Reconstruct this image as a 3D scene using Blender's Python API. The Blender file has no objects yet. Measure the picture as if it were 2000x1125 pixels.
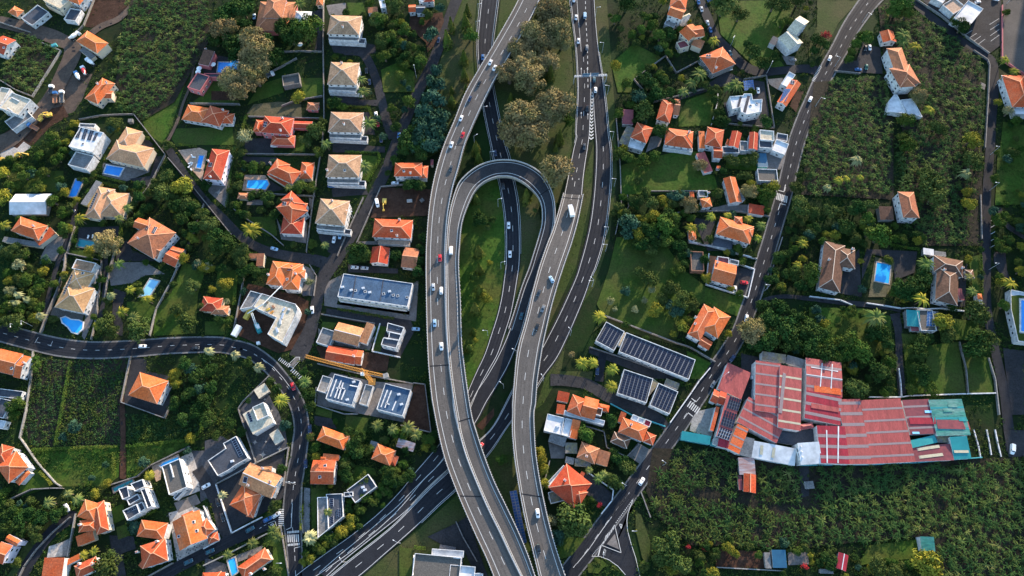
import bpy, math, random
import numpy as np
from mathutils import Vector
random.seed(11); RNG = np.random.default_rng(11)
R = math.radians
SC = bpy.context.scene; COL = SC.collection

# ------------------------------------------------------------------ camera, sky, sun, exposure
FPX, TILT, CAMH = 1333.3, R(22.0), 340.0
SUN_EL, SUN_AZ = R(14.5), R(27.0)
SUN_POWER, SKY_POWER, EXPOSURE = 3.7, 0.15, 1.86
cam = bpy.data.objects.new('camera', bpy.data.cameras.new('camera')); COL.objects.link(cam)
cam.data.sensor_width = 36.0; cam.data.lens = 24.0
cam.data.clip_start = 1.0; cam.data.clip_end = 9000
cam.location = (0, 0, CAMH); cam.rotation_euler = (TILT, 0, 0)
SC.camera = cam
wd = bpy.data.worlds.new('World'); SC.world = wd; wd.use_nodes = True
nt = wd.node_tree; bg = nt.nodes['Background']
sky = nt.nodes.new('ShaderNodeTexSky'); sky.sky_type = 'NISHITA'; sky.sun_disc = False
sky.sun_elevation = SUN_EL; sky.sun_rotation = SUN_AZ; sky.altitude = 200
sky.air_density = 1.2; sky.dust_density = 0.6; sky.ozone_density = 2.6
nt.links.new(sky.outputs[0], bg.inputs[0]); bg.inputs[1].default_value = SKY_POWER
sun = bpy.data.objects.new('sun', bpy.data.lights.new('sun', 'SUN')); COL.objects.link(sun)
sun.data.energy = SUN_POWER; sun.data.angle = R(0.5); sun.data.color = (1.0, 0.80, 0.60)
sd = Vector((math.cos(SUN_EL)*math.sin(SUN_AZ), math.cos(SUN_EL)*math.cos(SUN_AZ), math.sin(SUN_EL)))
sun.rotation_euler = sd.to_track_quat('Z', 'Y').to_euler(); sun.location = (0, 0, 500)
vs = SC.view_settings; vs.view_transform = 'Standard'; vs.look = 'None'; vs.exposure = EXPOSURE; vs.gamma = 1

# ------------------------------------------------------------------ survey: photograph pixel -> place on level z
CT, ST = math.cos(TILT), math.sin(TILT)
def W(px, py, z=0.0):
    u = (px-1000)/FPX; v = (562.5-py)/FPX
    dz = v*ST-CT; t = (z-CAMH)/dz
    return Vector((u*t, (v*CT+ST)*t, z))
def PX(p):
    x, y, z = p[0], p[1], p[2]-CAMH
    yc = y*CT+z*ST; zc = -y*ST+z*CT
    return (1000+FPX*x/-zc, 562.5-FPX*yc/-zc)
FRAMES = dict(A=(0,0,.25783), B=(330,0,.25783), C=(0,220,.25783), D=(330,220,.25783), E=(0,450,.25783), F=(400,450,.25783),
    G=(0,660,.25783), H=(400,660,.25785), I=(0,880,.21773), J=(400,880,.21773), K=(1150,0,.25783), L=(1580,0,.25783),
    M=(1150,200,.25783), N=(1580,290,.25783), O=(1150,450,.25783), Q=(1580,520,.25783), R=(1040,720,.25783), S=(1320,660,.3),
    T=(1000,900,.21), U=(1580,840,.25332), V=(780,0,.25783), X=(780,260,.25783), Y=(780,540,.25783), Z=(780,800,.28886),
    a=(1380,900,.2), b=(1780,560,.14667), c=(680,280,.23114), d=(720,0,.16), P=(0,0,1))
def f2(fr, x, y):
    o = FRAMES[fr]; return (o[0]+x*o[2], o[1]+y*o[2])
def fw(fr, x, y, z=0.0):
    return W(*f2(fr, x, y), z)
def pts(fr, *xy):
    return [f2(fr, xy[i], xy[i+1]) for i in range(0, len(xy), 2)]

# ------------------------------------------------------------------ materials
MAT = {}
def mat(name, c1, c2=None, scale=1.0, rough=.85, big=0.0, bump=0.0, rnd=0.0, metal=0.0, spec=.3, c3=None, fine=None, aniso=None):
    m = bpy.data.materials.new(name); m.use_nodes = True; n = m.node_tree.nodes; l = m.node_tree.links
    b = n['Principled BSDF']; b.inputs['Roughness'].default_value = rough; b.inputs['Metallic'].default_value = metal
    b.inputs['Specular IOR Level'].default_value = spec
    c1 = (*c1, 1); b.inputs['Base Color'].default_value = c1
    MAT[name] = m
    if c2 is None: return m
    geo = n.new('ShaderNodeNewGeometry'); pos = geo.outputs['Position']
    if aniso:
        mp = n.new('ShaderNodeMapping'); mp.inputs['Rotation'].default_value = (0, 0, aniso[0]); mp.inputs['Scale'].default_value = (aniso[1], aniso[2], 1)
        l.new(pos, mp.inputs[0]); pos = mp.outputs[0]
    def noise(s, d=4, r=.6):
        t = n.new('ShaderNodeTexNoise'); t.inputs['Scale'].default_value = s; t.inputs['Detail'].default_value = d
        t.inputs['Roughness'].default_value = r; l.new(pos, t.inputs['Vector']); return t.outputs[0]
    def ramp(v, lo, hi):
        r = n.new('ShaderNodeMapRange'); r.inputs[1].default_value = lo; r.inputs[2].default_value = hi; l.new(v, r.inputs[0]); return r.outputs[0]
    def mix(f, a, bb, mode='MIX'):
        x = n.new('ShaderNodeMix'); x.data_type = 'RGBA'; x.blend_type = mode
        if hasattr(f, 'default_value') or not isinstance(f, float): l.new(f, x.inputs[0])
        else: x.inputs[0].default_value = f
        for k, q in ((6, a), (7, bb)):
            if isinstance(q, tuple): x.inputs[k].default_value = q
            else: l.new(q, x.inputs[k])
        return x.outputs[2]
    f = ramp(noise(scale), .32, .68)
    col = mix(f, c1, (*c2, 1))
    if c3 is not None: col = mix(ramp(noise(big or scale*.12, 3), .42, .66), col, (*c3, 1))
    elif big: col = mix(ramp(noise(big, 3), .35, .75), col, mix(1.0, col, (.62, .62, .62, 1), 'MULTIPLY'))
    if fine: col = mix(ramp(noise(fine, 2, .8), .35, .7), col, mix(1.0, col, (.55, .55, .55, 1), 'MULTIPLY'))
    if rnd:
        oi = n.new('ShaderNodeObjectInfo'); hs = n.new('ShaderNodeHueSaturation')
        mr = n.new('ShaderNodeMapRange'); mr.inputs[3].default_value = 1-rnd; mr.inputs[4].default_value = 1+rnd
        l.new(oi.outputs['Random'], mr.inputs[0]); l.new(mr.outputs[0], hs.inputs['Value'])
        mh = n.new('ShaderNodeMapRange'); mh.inputs[3].default_value = .5-rnd*.03; mh.inputs[4].default_value = .5+rnd*.03
        l.new(oi.outputs['Random'], mh.inputs[0]); l.new(mh.outputs[0], hs.inputs['Hue'])
        l.new(col, hs.inputs['Color']); col = hs.outputs[0]
    l.new(col, b.inputs['Base Color'])
    if bump:
        bp = n.new('ShaderNodeBump'); bp.inputs['Strength'].default_value = bump; bp.inputs['Distance'].default_value = .25
        l.new(noise(scale*2.5, 3), bp.inputs['Height']); l.new(bp.outputs[0], b.inputs['Normal'])
    return m
mat('ground', (.009,.020,.006), (.021,.026,.011), .25, big=.03, bump=.6, c3=(.010,.032,.006), fine=1.6, spec=.08)
mat('lawn', (.032,.068,.010), (.054,.094,.014), .35, bump=.5, c3=(.062,.074,.018), big=.05, fine=1.3, spec=.08)
mat('verge', (.044,.064,.016), (.033,.054,.013), .3, bump=.5, c3=(.064,.062,.026), big=.045, fine=1.2, spec=.08)
mat('meadow', (.028,.074,.009), (.055,.106,.014), .22, bump=.8, c3=(.070,.082,.017), big=.05, fine=.8, spec=.08)
mat('dry_grass', (.10,.085,.045), (.06,.06,.025), .3, bump=.4, fine=1.2)
mat('soil', (.055,.028,.018), (.085,.045,.030), .3, bump=.5, big=.06, fine=1.0, spec=.08)
mat('dirt', (.115,.080,.058), (.075,.052,.040), .22, bump=.3, big=.07, fine=1.0)
mat('mulch', (.020,.020,.014), (.035,.028,.020), .4, bump=.6, fine=1.0, spec=.08)
mat('asphalt_shaded', (.040,.041,.046), (.050,.051,.056), .5, big=.05, fine=2.0, spec=.08)  # deck asphalt with the shade of the banked loop put into its colour
mat('asphalt_new', (.025,.0265,.032), (.032,.034,.040), .5, rough=.75, big=.05, fine=2.5, spec=.08)
mat('asphalt_old', (.112,.102,.093), (.135,.122,.111), .25, rough=.85, big=.05, c3=(.098,.090,.083), fine=2.0, spec=.08)
mat('asphalt_yard', (.038,.038,.042), (.052,.050,.052), .3, rough=.85, big=.07, fine=1.5, spec=.08)
mat('concrete', (.26,.25,.235), (.34,.33,.31), .4, big=.09, fine=1.2)
mat('parapet', (.34,.31,.27), (.42,.38,.33), .5, fine=1.5)
mat('pavement', (.15,.145,.14), (.20,.195,.19), .5, big=.1, fine=1.5)
mat('paving', (.16,.14,.13), (.22,.20,.185), .6, big=.1, fine=1.2)
mat('paving_pale', (.42,.38,.34), (.52,.48,.44), .5, big=.1, fine=1.2)
mat('paving_tan', (.40,.26,.18), (.48,.33,.24), .4, fine=1.0)
mat('stone_wall', (.16,.145,.135), (.26,.24,.22), .7, bump=.3, fine=1.3)
mat('white_wall', (.70,.70,.70), (.62,.62,.62), .25, fine=.6)
mat('pink_wall', (.52,.16,.16), (.44,.13,.14), .3)
mat('cream_wall', (.62,.52,.38), (.54,.45,.34), .3)
mat('lilac_wall', (.64,.58,.66), (.58,.53,.60), .3)
mat('yellow_wall', (.62,.45,.14), (.52,.38,.13), .3)
mat('teal_wall', (.05,.26,.28), (.07,.32,.34), .3)
mat('brick_wall', (.36,.16,.09), (.28,.13,.08), .8)
mat('yard_grey', (.070,.072,.080), (.095,.096,.104), .4, rough=.9, big=.09, fine=1.2, spec=.08)
mat('marking', (.52,.52,.50), (.40,.40,.385), 1.2, rough=.7)
mat('road_patch', (.017,.0185,.023), (.023,.0245,.030), .6, fine=1.5, spec=.08)
mat('deck_wear', (.094,.086,.079), (.113,.103,.094), .3, fine=1.2, spec=.08)
mat('roof_orange', (.50,.082,.018), (.58,.110,.028), .6, c3=(.52,.14,.055), big=.16, bump=.3, rnd=.2, fine=1.4)
mat('roof_red', (.48,.060,.016), (.54,.080,.022), .6, c3=(.50,.11,.045), big=.16, bump=.3, rnd=.2, fine=1.4)
mat('roof_worn', (.42,.14,.06), (.28,.11,.06), .5, big=.12, bump=.3, rnd=.12, c3=(.46,.16,.07), fine=1.2)
mat('roof_brown', (.38,.215,.120), (.52,.31,.185), .6, big=.14, bump=.3, rnd=.10, fine=1.1)
mat('roof_umber', (.125,.058,.034), (.18,.090,.055), .6, big=.14, bump=.3, rnd=.08, fine=1.1)
mat('roof_peach', (.58,.28,.14), (.64,.34,.18), .4, big=.12, rnd=.06, fine=1.3)
mat('roof_tan', (.50,.265,.115), (.58,.33,.155), .4, big=.12, rnd=.06, fine=1.3)
mat('roof_dark', (.058,.066,.085), (.078,.086,.105), .35, big=.12, fine=1.5)
mat('roof_slate', (.052,.108,.190), (.070,.130,.215), .35, big=.12, fine=1.5)
mat('roof_gravel', (.085,.078,.070), (.13,.12,.105), 1.5, fine=2.0)
mat('roof_grey', (.17,.17,.17), (.23,.225,.22), .4, big=.15, fine=1.2)
mat('roof_white', (.66,.66,.66), (.55,.55,.55), .3, big=.15)
mat('roof_cream', (.60,.52,.38), (.66,.58,.44), .3, big=.15, fine=1.2)
mat('roof_teal', (.015,.19,.20), (.02,.24,.24), .3, rough=.6)
mat('roof_green', (.05,.27,.20), (.02,.16,.15), .5, rough=.7, c3=(.16,.30,.26), big=.16, fine=.9, aniso=(0,.5,2))
mat('roof_blue', (.02,.085,.15), (.025,.11,.18), .3, rough=.6)
mat('roof_metal', (.46,.100,.086), (.38,.074,.068), .5, rough=.6, big=.09, aniso=(.1,6,.7), fine=1.0)
mat('roof_crimson', (.40,.022,.042), (.32,.018,.036), .5, rough=.6, big=.09, aniso=(.1,6,.7), fine=1.0)
mat('roof_maroon', (.24,.055,.06), (.16,.04,.05), .7, rough=.6, big=.08)
mat('roof_strip', (.25,.185,.185), (.19,.15,.15), 1.5, rough=.7)
mat('roof_strip_pale', (.46,.41,.28), (.36,.32,.23), 1.0, rough=.7)
mat('roof_rust', (.30,.13,.10), (.42,.38,.38), .45, rough=.8, aniso=(0,.35,2.5))
mat('roof_lichen', (.20,.19,.18), (.12,.11,.10), .7, c3=(.24,.20,.10), big=.4, fine=1.0)
mat('ridge_tile', (.62,.27,.14), (.68,.34,.20), 1.0)
mat('ridge_pale', (.46,.36,.28), (.54,.42,.33), 1.0)
mat('glass_dark', (.018,.026,.034), rough=.12, spec=.5)
mat('shutter_green', (.02,.06,.05), rough=.5)
mat('solar_cell', (.008,.012,.026), (.012,.018,.038), .8, rough=.4, spec=.15)
mat('roof_apricot', (.58,.24,.10), (.64,.29,.135), .5, big=.14, bump=.3, fine=1.2)
mat('solar_cell_blue', (.02,.07,.20), (.03,.09,.24), .8, rough=.22, spec=.5)
mat('aluminium', (.55,.57,.60), rough=.4, metal=.3)
mat('panel_frame', (.16,.17,.19), rough=.5)
mat('pool_water', (.015,.20,.62), (.02,.27,.70), .25, rough=.06, spec=.5)
mat('pool_pale', (.20,.48,.68), (.25,.54,.72), .25, rough=.06, spec=.5)
mat('pool_teal', (.01,.16,.20), (.015,.20,.23), .25, rough=.06, spec=.5)
mat('pool_sky', (.02,.32,.70), (.03,.38,.75), .25, rough=.06, spec=.5)
mat('bark', (.10,.075,.055), (.15,.12,.09), 1.5)
for nm, a, b, c in (('leaf_dark', (.013,.038,.011), (.024,.060,.014), (.040,.066,.016)), ('leaf_mid', (.026,.064,.012), (.046,.092,.016), (.075,.096,.020)),
    ('leaf_yellow', (.17,.16,.020), (.24,.21,.028), (.11,.14,.022)), ('leaf_olive', (.050,.074,.020), (.078,.098,.026), (.032,.058,.015)),
    ('leaf_brown', (.17,.135,.062), (.24,.185,.085), (.115,.11,.042)), ('leaf_blue', (.030,.070,.044), (.048,.096,.062), (.022,.054,.030)),
    ('leaf_banana', (.018,.041,.013), (.030,.060,.016), (.054,.070,.018)), ('leaf_palm', (.046,.085,.020), (.085,.12,.032), (.14,.14,.045)),
    ('leaf_conifer', (.050,.080,.015), (.080,.108,.020), (.11,.115,.026)), ('leaf_pale', (.20,.20,.10), (.26,.25,.13), (.14,.16,.07)),
    ('leaf_red', (.30,.02,.03), (.40,.04,.05), (.2,.03,.03)), ('leaf_under', (.017,.044,.011), (.036,.068,.015), (.066,.076,.020)),
    ('leaf_crop', (.024,.060,.020), (.040,.084,.030), (.046,.076,.018)), ('leaf_hedge', (.036,.078,.012), (.062,.105,.016), (.095,.11,.020))):
    mat(nm, a, b, .9, rough=.9, c3=c, big=.12, rnd=.22, spec=.03)
mat('crane_paint', (.60,.28,.06), (.52,.24,.05), 2.0, rough=.5)
mat('machine_yellow', (.60,.40,.06), (.50,.34,.08), 1.5, rough=.5)
mat('rust_bed', (.26,.13,.08), (.32,.17,.10), 1.0)
mat('tyre', (.015,.015,.015)); mat('lamp_lens', (.75,.75,.72), rough=.2); mat('steel', (.50,.51,.52), rough=.45)
mat('canvas_white', (.78,.77,.74), (.70,.69,.67), .5)
mat('skin', (.45,.28,.2)); mat('clothing', (.04,.04,.05)); mat('tail_lens', (.35,.01,.01), rough=.2)
PAINT = dict(white=(.72,.72,.72), black=(.012,.013,.015), red=(.50,.012,.020), blue=(.03,.12,.30), dark_blue=(.015,.03,.08), grey=(.15,.16,.17),
    silver=(.42,.44,.46), teal=(.012,.07,.10), pale_blue=(.28,.42,.55), green=(.03,.12,.08), dark_grey=(.045,.05,.055), orange=(.5,.15,.03), brown=(.2,.1,.06), yellow=(.6,.4,.05))
for k, c in PAINT.items(): mat('paint_'+k, c, rough=.3, spec=.5)

# ------------------------------------------------------------------ mesh building
class MB:
    def __init__(s): s.v = []; s.f = []; s.m = []
    def vert(s, p): s.v.append((p[0], p[1], p[2])); return len(s.v)-1
    def face(s, ps, m=0): s.f.append([s.vert(p) for p in ps]); s.m.append(m)
    def prism(s, poly, z0, z1, m=0, mt=None, bottom=False):
        n = len(poly)
        a = sum(poly[i][0]*poly[(i+1) % n][1]-poly[(i+1) % n][0]*poly[i][1] for i in range(n))
        if a < 0: poly = poly[::-1]
        b = [s.vert((p[0], p[1], z0)) for p in poly]; t = [s.vert((p[0], p[1], z1)) for p in poly]
        for i in range(n):
            j = (i+1) % n; s.f.append([b[i], b[j], t[j], t[i]]); s.m.append(m)
        s.f.append(t); s.m.append(m if mt is None else mt)
        if bottom: s.f.append(b[::-1]); s.m.append(m)
    def box(s, c, sx, sy, sz, rot=0.0, m=0):        # c = centre of the base
        ca, sa = math.cos(rot), math.sin(rot)
        q = [(c[0]+x*ca-y*sa, c[1]+x*sa+y*ca) for x, y in ((-sx/2,-sy/2),(sx/2,-sy/2),(sx/2,sy/2),(-sx/2,sy/2))]
        s.prism(q, c[2], c[2]+sz, m, bottom=True)
    def beam(s, p, q, w, h=None, m=0):
        p, q = Vector(p), Vector(q); h = h or w; d = q-p
        if d.length < 1e-6: return
        d.normalize(); up = Vector((0,0,1)) if abs(d.z) < .95 else Vector((1,0,0))
        a = d.cross(up).normalized()*w/2; b = a.cross(d).normalized()*h/2
        r0 = [s.vert(p+x) for x in (a+b, -a+b, -a-b, a-b)]; r1 = [s.vert(q+x) for x in (a+b, -a+b, -a-b, a-b)]
        for i in range(4):
            j = (i+1) % 4; s.f.append([r0[i], r0[j], r1[j], r1[i]]); s.m.append(m)
        s.f.append(r0[::-1]); s.m.append(m); s.f.append(r1); s.m.append(m)
    def cyl(s, p, q, r0, r1, k=8, m=0):
        p, q = Vector(p), Vector(q); d = (q-p).normalized(); up = Vector((0,0,1)) if abs(d.z) < .95 else Vector((1,0,0))
        a = d.cross(up).normalized(); b = d.cross(a)
        A = [s.vert(p+(a*math.cos(t)+b*math.sin(t))*r0) for t in [2*math.pi*i/k for i in range(k)]]
        B = [s.vert(q+(a*math.cos(t)+b*math.sin(t))*r1) for t in [2*math.pi*i/k for i in range(k)]]
        for i in range(k):
            j = (i+1) % k; s.f.append([A[i], A[j], B[j], B[i]]); s.m.append(m)
        s.f.append(A[::-1]); s.m.append(m); s.f.append(B); s.m.append(m)
    def mesh(s, name, mats, off=None, smooth=False):
        me = bpy.data.meshes.new(name); v = s.v
        if off is not None: v = [(a-off[0], b-off[1], c-off[2]) for a, b, c in v]
        me.from_pydata(v, [], s.f)
        for m in mats: me.materials.append(MAT[m])
        if len(mats) > 1: me.polygons.foreach_set('material_index', s.m)
        if smooth: me.polygons.foreach_set('use_smooth', [True]*len(s.f))
        me.update(); return me
    def build(s, name, mats, parent=None, smooth=False):
        if isinstance(mats, str): mats = [mats]
        o = bpy.data.objects.new(name, s.mesh(name, mats, parent.location if parent else None, smooth)); COL.objects.link(o)
        if parent: o.parent = parent
        return o
def put(name, me, parent=None, loc=(0,0,0), rot=0.0, scale=None):
    o = bpy.data.objects.new(name, me); COL.objects.link(o); o.location = loc; o.rotation_euler = (0, 0, rot)
    if scale is not None: o.scale = scale if hasattr(scale, '__len__') else (scale,)*3
    if parent: o.parent = parent
    return o
def tag(o, label, cat, group=None):
    o['label'] = label; o['category'] = cat
    if group: o['group'] = group
    return o
def thing(name, label, cat, loc=(0,0,0), group=None, rot=0.0):
    o = bpy.data.objects.new(name, None); COL.objects.link(o); o.location = loc; o.rotation_euler = (0, 0, rot); o.empty_display_size = .5
    return tag(o, label, cat, group)
def struct(o, kind='structure'): o['kind'] = kind; return o

# occupancy of the ground, in survey pixels, so that planting keeps off roads, roofs and yards
OCC = np.zeros((1325, 2200), bool); SOFT = np.zeros((1325, 2200), bool)
def occupy(poly, grid=None, val=True):
    g = OCC if grid is None else grid
    p = np.array(poly, float)+100; x0, y0 = np.floor(p.min(0)).astype(int); x1, y1 = np.ceil(p.max(0)).astype(int)+1
    x0, y0 = max(x0, 0), max(y0, 0); x1, y1 = min(x1, 2200), min(y1, 1325)
    if x1 <= x0 or y1 <= y0: return
    X, Y = np.meshgrid(np.arange(x0, x1)+.5, np.arange(y0, y1)+.5); ins = np.zeros(X.shape, bool); n = len(p)
    for i in range(n):
        (xa, ya), (xb, yb) = p[i], p[(i+1) % n]
        if ya == yb: continue
        c = ((ya > Y) != (yb > Y)) & (X < (xb-xa)*(Y-ya)/(yb-ya)+xa); ins ^= c
    g[y0:y1, x0:x1][ins] = val
def free(px, py, grid=None):
    g = OCC if grid is None else grid
    i, j = int(py+100), int(px+100)
    return 0 <= i < 1325 and 0 <= j < 2200 and not g[i, j]

# ------------------------------------------------------------------ the ground and its patches
g = MB(); g.face([(-4000,-3000,0),(4000,-3000,0),(4000,6000,0),(-4000,6000,0)]); struct(g.build('ground', 'ground'))
PZ = [0.02]
def patch(name, m, fr, *xy, soft=False, block=True):
    PZ[0] += .003; p = pts(fr, *xy)
    b = MB(); q = [W(x, y, PZ[0]) for x, y in p]
    a = sum(q[i].x*q[(i+1) % len(q)].y-q[(i+1) % len(q)].x*q[i].y for i in range(len(q)))
    b.face(q if a > 0 else q[::-1]); o = struct(b.build(name, m))
    if block: occupy(p, SOFT if soft else OCC)
    return o
ROADZ = .42
def catmull(P, n):
    P = np.array(P, float); out = []
    for i in range(len(P)-1):
        p0 = P[max(i-1, 0)] if i else 2*P[0]-P[1]; p1, p2 = P[i], P[i+1]; p3 = P[i+2] if i+2 < len(P) else 2*P[-1]-P[-2]
        for k in range(n):
            t = k/n; out.append(.5*((2*p1)+(-p0+p2)*t+(2*p0-5*p1+4*p2-p3)*t*t+(-p0+3*p1-3*p2+p3)*t**3))
    out.append(P[-1]); return np.array(out)
class Strip:                       # two edges in survey pixels plus a level; everything on the road follows it
    def __init__(s, rows, n=10): s.r = catmull(rows, n)
    def at(s, i, f, dz=0.0):
        r = s.r[i]; return W(r[0]+(r[2]-r[0])*f, r[1]+(r[3]-r[1])*f, r[4]+dz)
    def sheet(s, name, m, dz=0.0):
        b = MB(); n = len(s.r); L = [b.vert(s.at(i, 0, dz)) for i in range(n)]; Rr = [b.vert(s.at(i, 1, dz)) for i in range(n)]
        for i in range(n-1):
            q = [L[i], Rr[i], Rr[i+1], L[i+1]]; va, vb, vc = (Vector(b.v[k]) for k in q[:3])
            if (vb-va).cross(vc-vb).z < 0: q = q[::-1]
            b.f.append(q); b.m.append(0)
        occupy([tuple(PX(Vector((*s.at(i, 0)[:2], 0)))) for i in range(n)]+[tuple(PX(Vector((*s.at(i, 1)[:2], 0)))) for i in range(n-1, -1, -1)])
        return b.build(name, m)
    def line(s, b, f, w=.22, dash=None, i0=0, i1=None, dz=.02):
        i1 = len(s.r)-1 if i1 is None else i1; P = [s.at(i, f(i/(len(s.r)-1)) if callable(f) else f, dz) for i in range(i0, i1+1)]
        if dash is None: segs = [(P[i], P[i+1]) for i in range(len(P)-1)]
        else:
            segs = []; on, off = dash; d = 0.0
            for i in range(len(P)-1):
                p, q = P[i], P[i+1]; ln = (q-p).length; t = 0
                while t < ln-1e-6:
                    ph = (d+t) % (on+off); st = min((on-ph) if ph < on else (on+off-ph), ln-t); st = max(st, .01)
                    if ph < on: segs.append((p.lerp(q, t/ln), p.lerp(q, min(1, (t+st)/ln))))
                    t += st
                d += ln
        for p, q in segs:
            d = (q-p)
            if d.length < 1e-4: continue
            nrm = Vector((-d.y, d.x, 0)).normalized()*w/2; b.face([p+nrm, p-nrm, q-nrm, q+nrm])
    def near(s, px, py):
        c = (s.r[:, :2]+s.r[:, 2:4])/2; i = int(np.argmin(((c-(px, py))**2).sum(1))); return s.r[i][4], i
def rows(fr, *v, z=ROADZ):
    out = []
    for k in range(0, len(v), 4): out.append((*f2(fr, v[k], v[k+1]), *f2(fr, v[k+2], v[k+3]), z))
    return out
def centre(*v, z=ROADZ):           # x, y, width in survey pixels
    P = np.array([v[k:k+3] for k in range(0, len(v), 3)], float); d = np.gradient(P[:, :2], axis=0); d /= np.linalg.norm(d, axis=1)[:, None]
    out = []
    for (x, y, w), (a, b) in zip(P, d): out.append((x+b*w/2, y-a*w/2, x-b*w/2, y+a*w/2, z))
    return out
# ------------------------------------------------------------------ motorway and ramps on the ground
def zz(rows_, zs):
    return [(*r[:4], z) for r, z in zip(rows_, zs)]
D_left = Strip(zz(rows('V', 1286,-30,1452,-30, 1308,150,1450,150, 1333,350,1456,350, 1346,550,1456,550, 1350,700,1456,700, 1342,850,1452,850, 1334,1000,1446,1000) +
    rows('X', 1338,30,1442,30, 1316,120,1430,120, 1296,220,1414,220, 1272,340,1400,330, 1246,460,1388,470), [ROADZ]*8+[.6,1.2,2.2,3.2]))
D_right = Strip(rows('V', 1440,-30,1476,-30, 1446,150,1490,180, 1452,350,1514,400, 1456,550,1545,600, 1462,800,1570,800, 1476,1000,1588,1000, z=ROADZ+.006) +
    rows('X', 1484,130,1606,130, 1476,330,1608,330, 1460,520,1594,520, 1436,690,1572,700, 1400,850,1544,850, 1358,1000,1495,1010) +
    rows('Y', 1332,0,1462,0, 1270,140,1414,140, 1200,290,1350,300, 1128,430,1280,460, 1065,545,1200,620, 985,660,1090,770, 880,800,990,930) +
    rows('Z', 640,95,745,100, 530,210,620,285, 420,310,500,420, 335,402,385,545, 200,525,275,645, 80,650,150,765) +
    rows('J', 1700,650,1780,795, 1540,785,1630,925, 1280,985,1420,1110, 1080,1150,1230,1250))
C_road = Strip(rows('V', 618,-40,758,-40, 598,160,732,160, 586,320,712,320, 592,460,706,460, 602,570,700,540, 612,680,716,660, 630,800,740,790, 658,950,772,950, 690,1100,802,1080) +
    rows('X', 705,180,836,180, 735,300,856,300, 762,420,880,400, 786,560,902,530, 800,700,914,680, 804,850,918,840, 800,1000,915,990) +
    rows('Y', 788,20,899,20, 770,150,878,150, 738,290,850,290, 694,430,806,430, 640,590,750,590, 578,725,680,715, 518,865,600,865) +
    rows('Z', 380,70,430,120, 280,212,325,300, 190,320,250,400, 100,425,160,490, 0,550,50,625) +
    rows('J', 1550,560,1640,640, 1300,760,1400,850, 1100,900,1200,1000, 900,1045,1010,1130, 780,1140,880,1220))
LOOP = Strip(zz(rows('Z', 852,1180,932,1180, 757,990,868,990, 686,838,800,825, 605,675,722,660, 528,500,640,490, 458,322,575,325, 412,165,520,160)+rows('Y', 446,1100,548,1070, 405,850,516,880, 380,640,490,690, 365,400,470,500, 361,170,460,190) +
    rows('X', 358,1000,446,1000, 362,850,453,850, 372,700,470,690, 395,560,512,558, 440,415,570,440, 495,335,640,372, 600,255,725,335, 720,215,785,328, 850,212,845,332, 970,245,920,362, 1075,315,985,410, 1140,420,1050,480, 1172,540,1082,560, 1172,680,1085,680, 1140,830,1062,780, 1098,960,1020,920, 1065,1080,985,1030) +
    rows('Y', 1010,130,932,80, 968,280,880,250, 925,440,830,400, 880,560,785,510, 820,700,725,630, 745,830,655,750, 665,960,575,870) +
    rows('Z', 540,60,450,10, 445,215,385,150, 352,385,300,320, 225,515,170,455, 120,625,65,560, 20,715,-20,650) +
    rows('J', 1600,715,1540,650, 1400,870,1340,820, 1240,1000,1180,950, 1090,1140,1020,1090),
    [7.5]*7+[7.2,7,6.6,6.4,6.4,6.4,6.5,6.8,7,7.3,7.6,7.9,8,8,7.9,7.3,6.5,5.6,4.5,3.4,2.5,1.7,1.1,.7,ROADZ+.006]+[ROADZ+.006]*20))
VLZ = [7.8,7.8,7.8,7.6,7.2,6.9,6.6,6.4,6.4,6.4,6.4,6.4,6.4,6.4,6.5,6.6,6.7,7,7.2,7.4,7.5,7.5,7.5,7.5,7.5]
VL = Strip(zz(rows('V', 928,-40,1080,-40, 845,120,968,186, 690,390,812,452, 600,540,718,608, 500,720,627,790, 420,920,548,962) +
    rows('X', 345,90,492,90, 290,260,446,260, 248,450,398,430, 224,640,362,630, 210,850,346,850, 207,1000,345,1000) +
    rows('Y', 208,50,346,50, 211,250,350,250, 216,450,358,430, 227,680,378,670, 248,890,404,880) +
    rows('Z', 240,10,372,10, 272,170,410,165, 312,330,457,325, 372,500,527,500, 442,670,604,675, 522,850,685,838, 592,1000,756,990, 660,1170,850,1180), VLZ))
VR = Strip(zz(rows('X', 1246,460,1388,470, 1208,600,1358,620, 1165,740,1328,740, 1122,850,1292,860, 1070,1000,1245,995) +
    rows('Y', 1040,20,1208,20, 1008,140,1172,140, 984,250,1142,250, 950,380,1110,390, 915,500,1084,510, 892,620,1062,640, 876,780,1040,790, 863,950,1027,960) +
    rows('Z', 770,20,906,20, 768,150,909,150, 781,310,920,310, 801,450,946,480, 826,600,974,620, 858,760,1008,770, 905,950,1055,940, 960,1180,1130,1160),
    [3.2,4.2,5,5.7,6.3,6.7,7,7.2,7.3]+[7.5]*12))
# viaduct edges where they stand above the ground, for the shade and planting underneath
for s_ in (D_left, D_right, C_road):
    struct(s_.sheet('motorway', 'asphalt_new'))
n_up = 24*10
mk = MB()
for s_, f0, f1 in ((D_left, .06, None), (D_right, None, .93), (C_road, .08, .92)):
    for f in (f0, f1):
        if f: s_.line(mk, f, .24)
D_left.line(mk, .94, .24, i0=30)
D_left.line(mk, .34, .22, i0=0, i1=22)
D_left.line(mk, lambda t: .50 if t > .25 else .36+.5*t, .2, dash=(3.6, 6.5), i0=24)
D_left.line(mk, .74, .34, dash=(2.2, 2.2), i0=0, i1=38)
D_right.line(mk, .10, .24, i0=36)
D_right.line(mk, .50, .22, dash=(3.6, 8.5), i0=58)
C_road.line(mk, .50, .22, dash=(3.6, 8.5))
D_right.line(mk, .04, .2, i0=170)
struct(mk.build('lane_markings', 'marking'))
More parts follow.
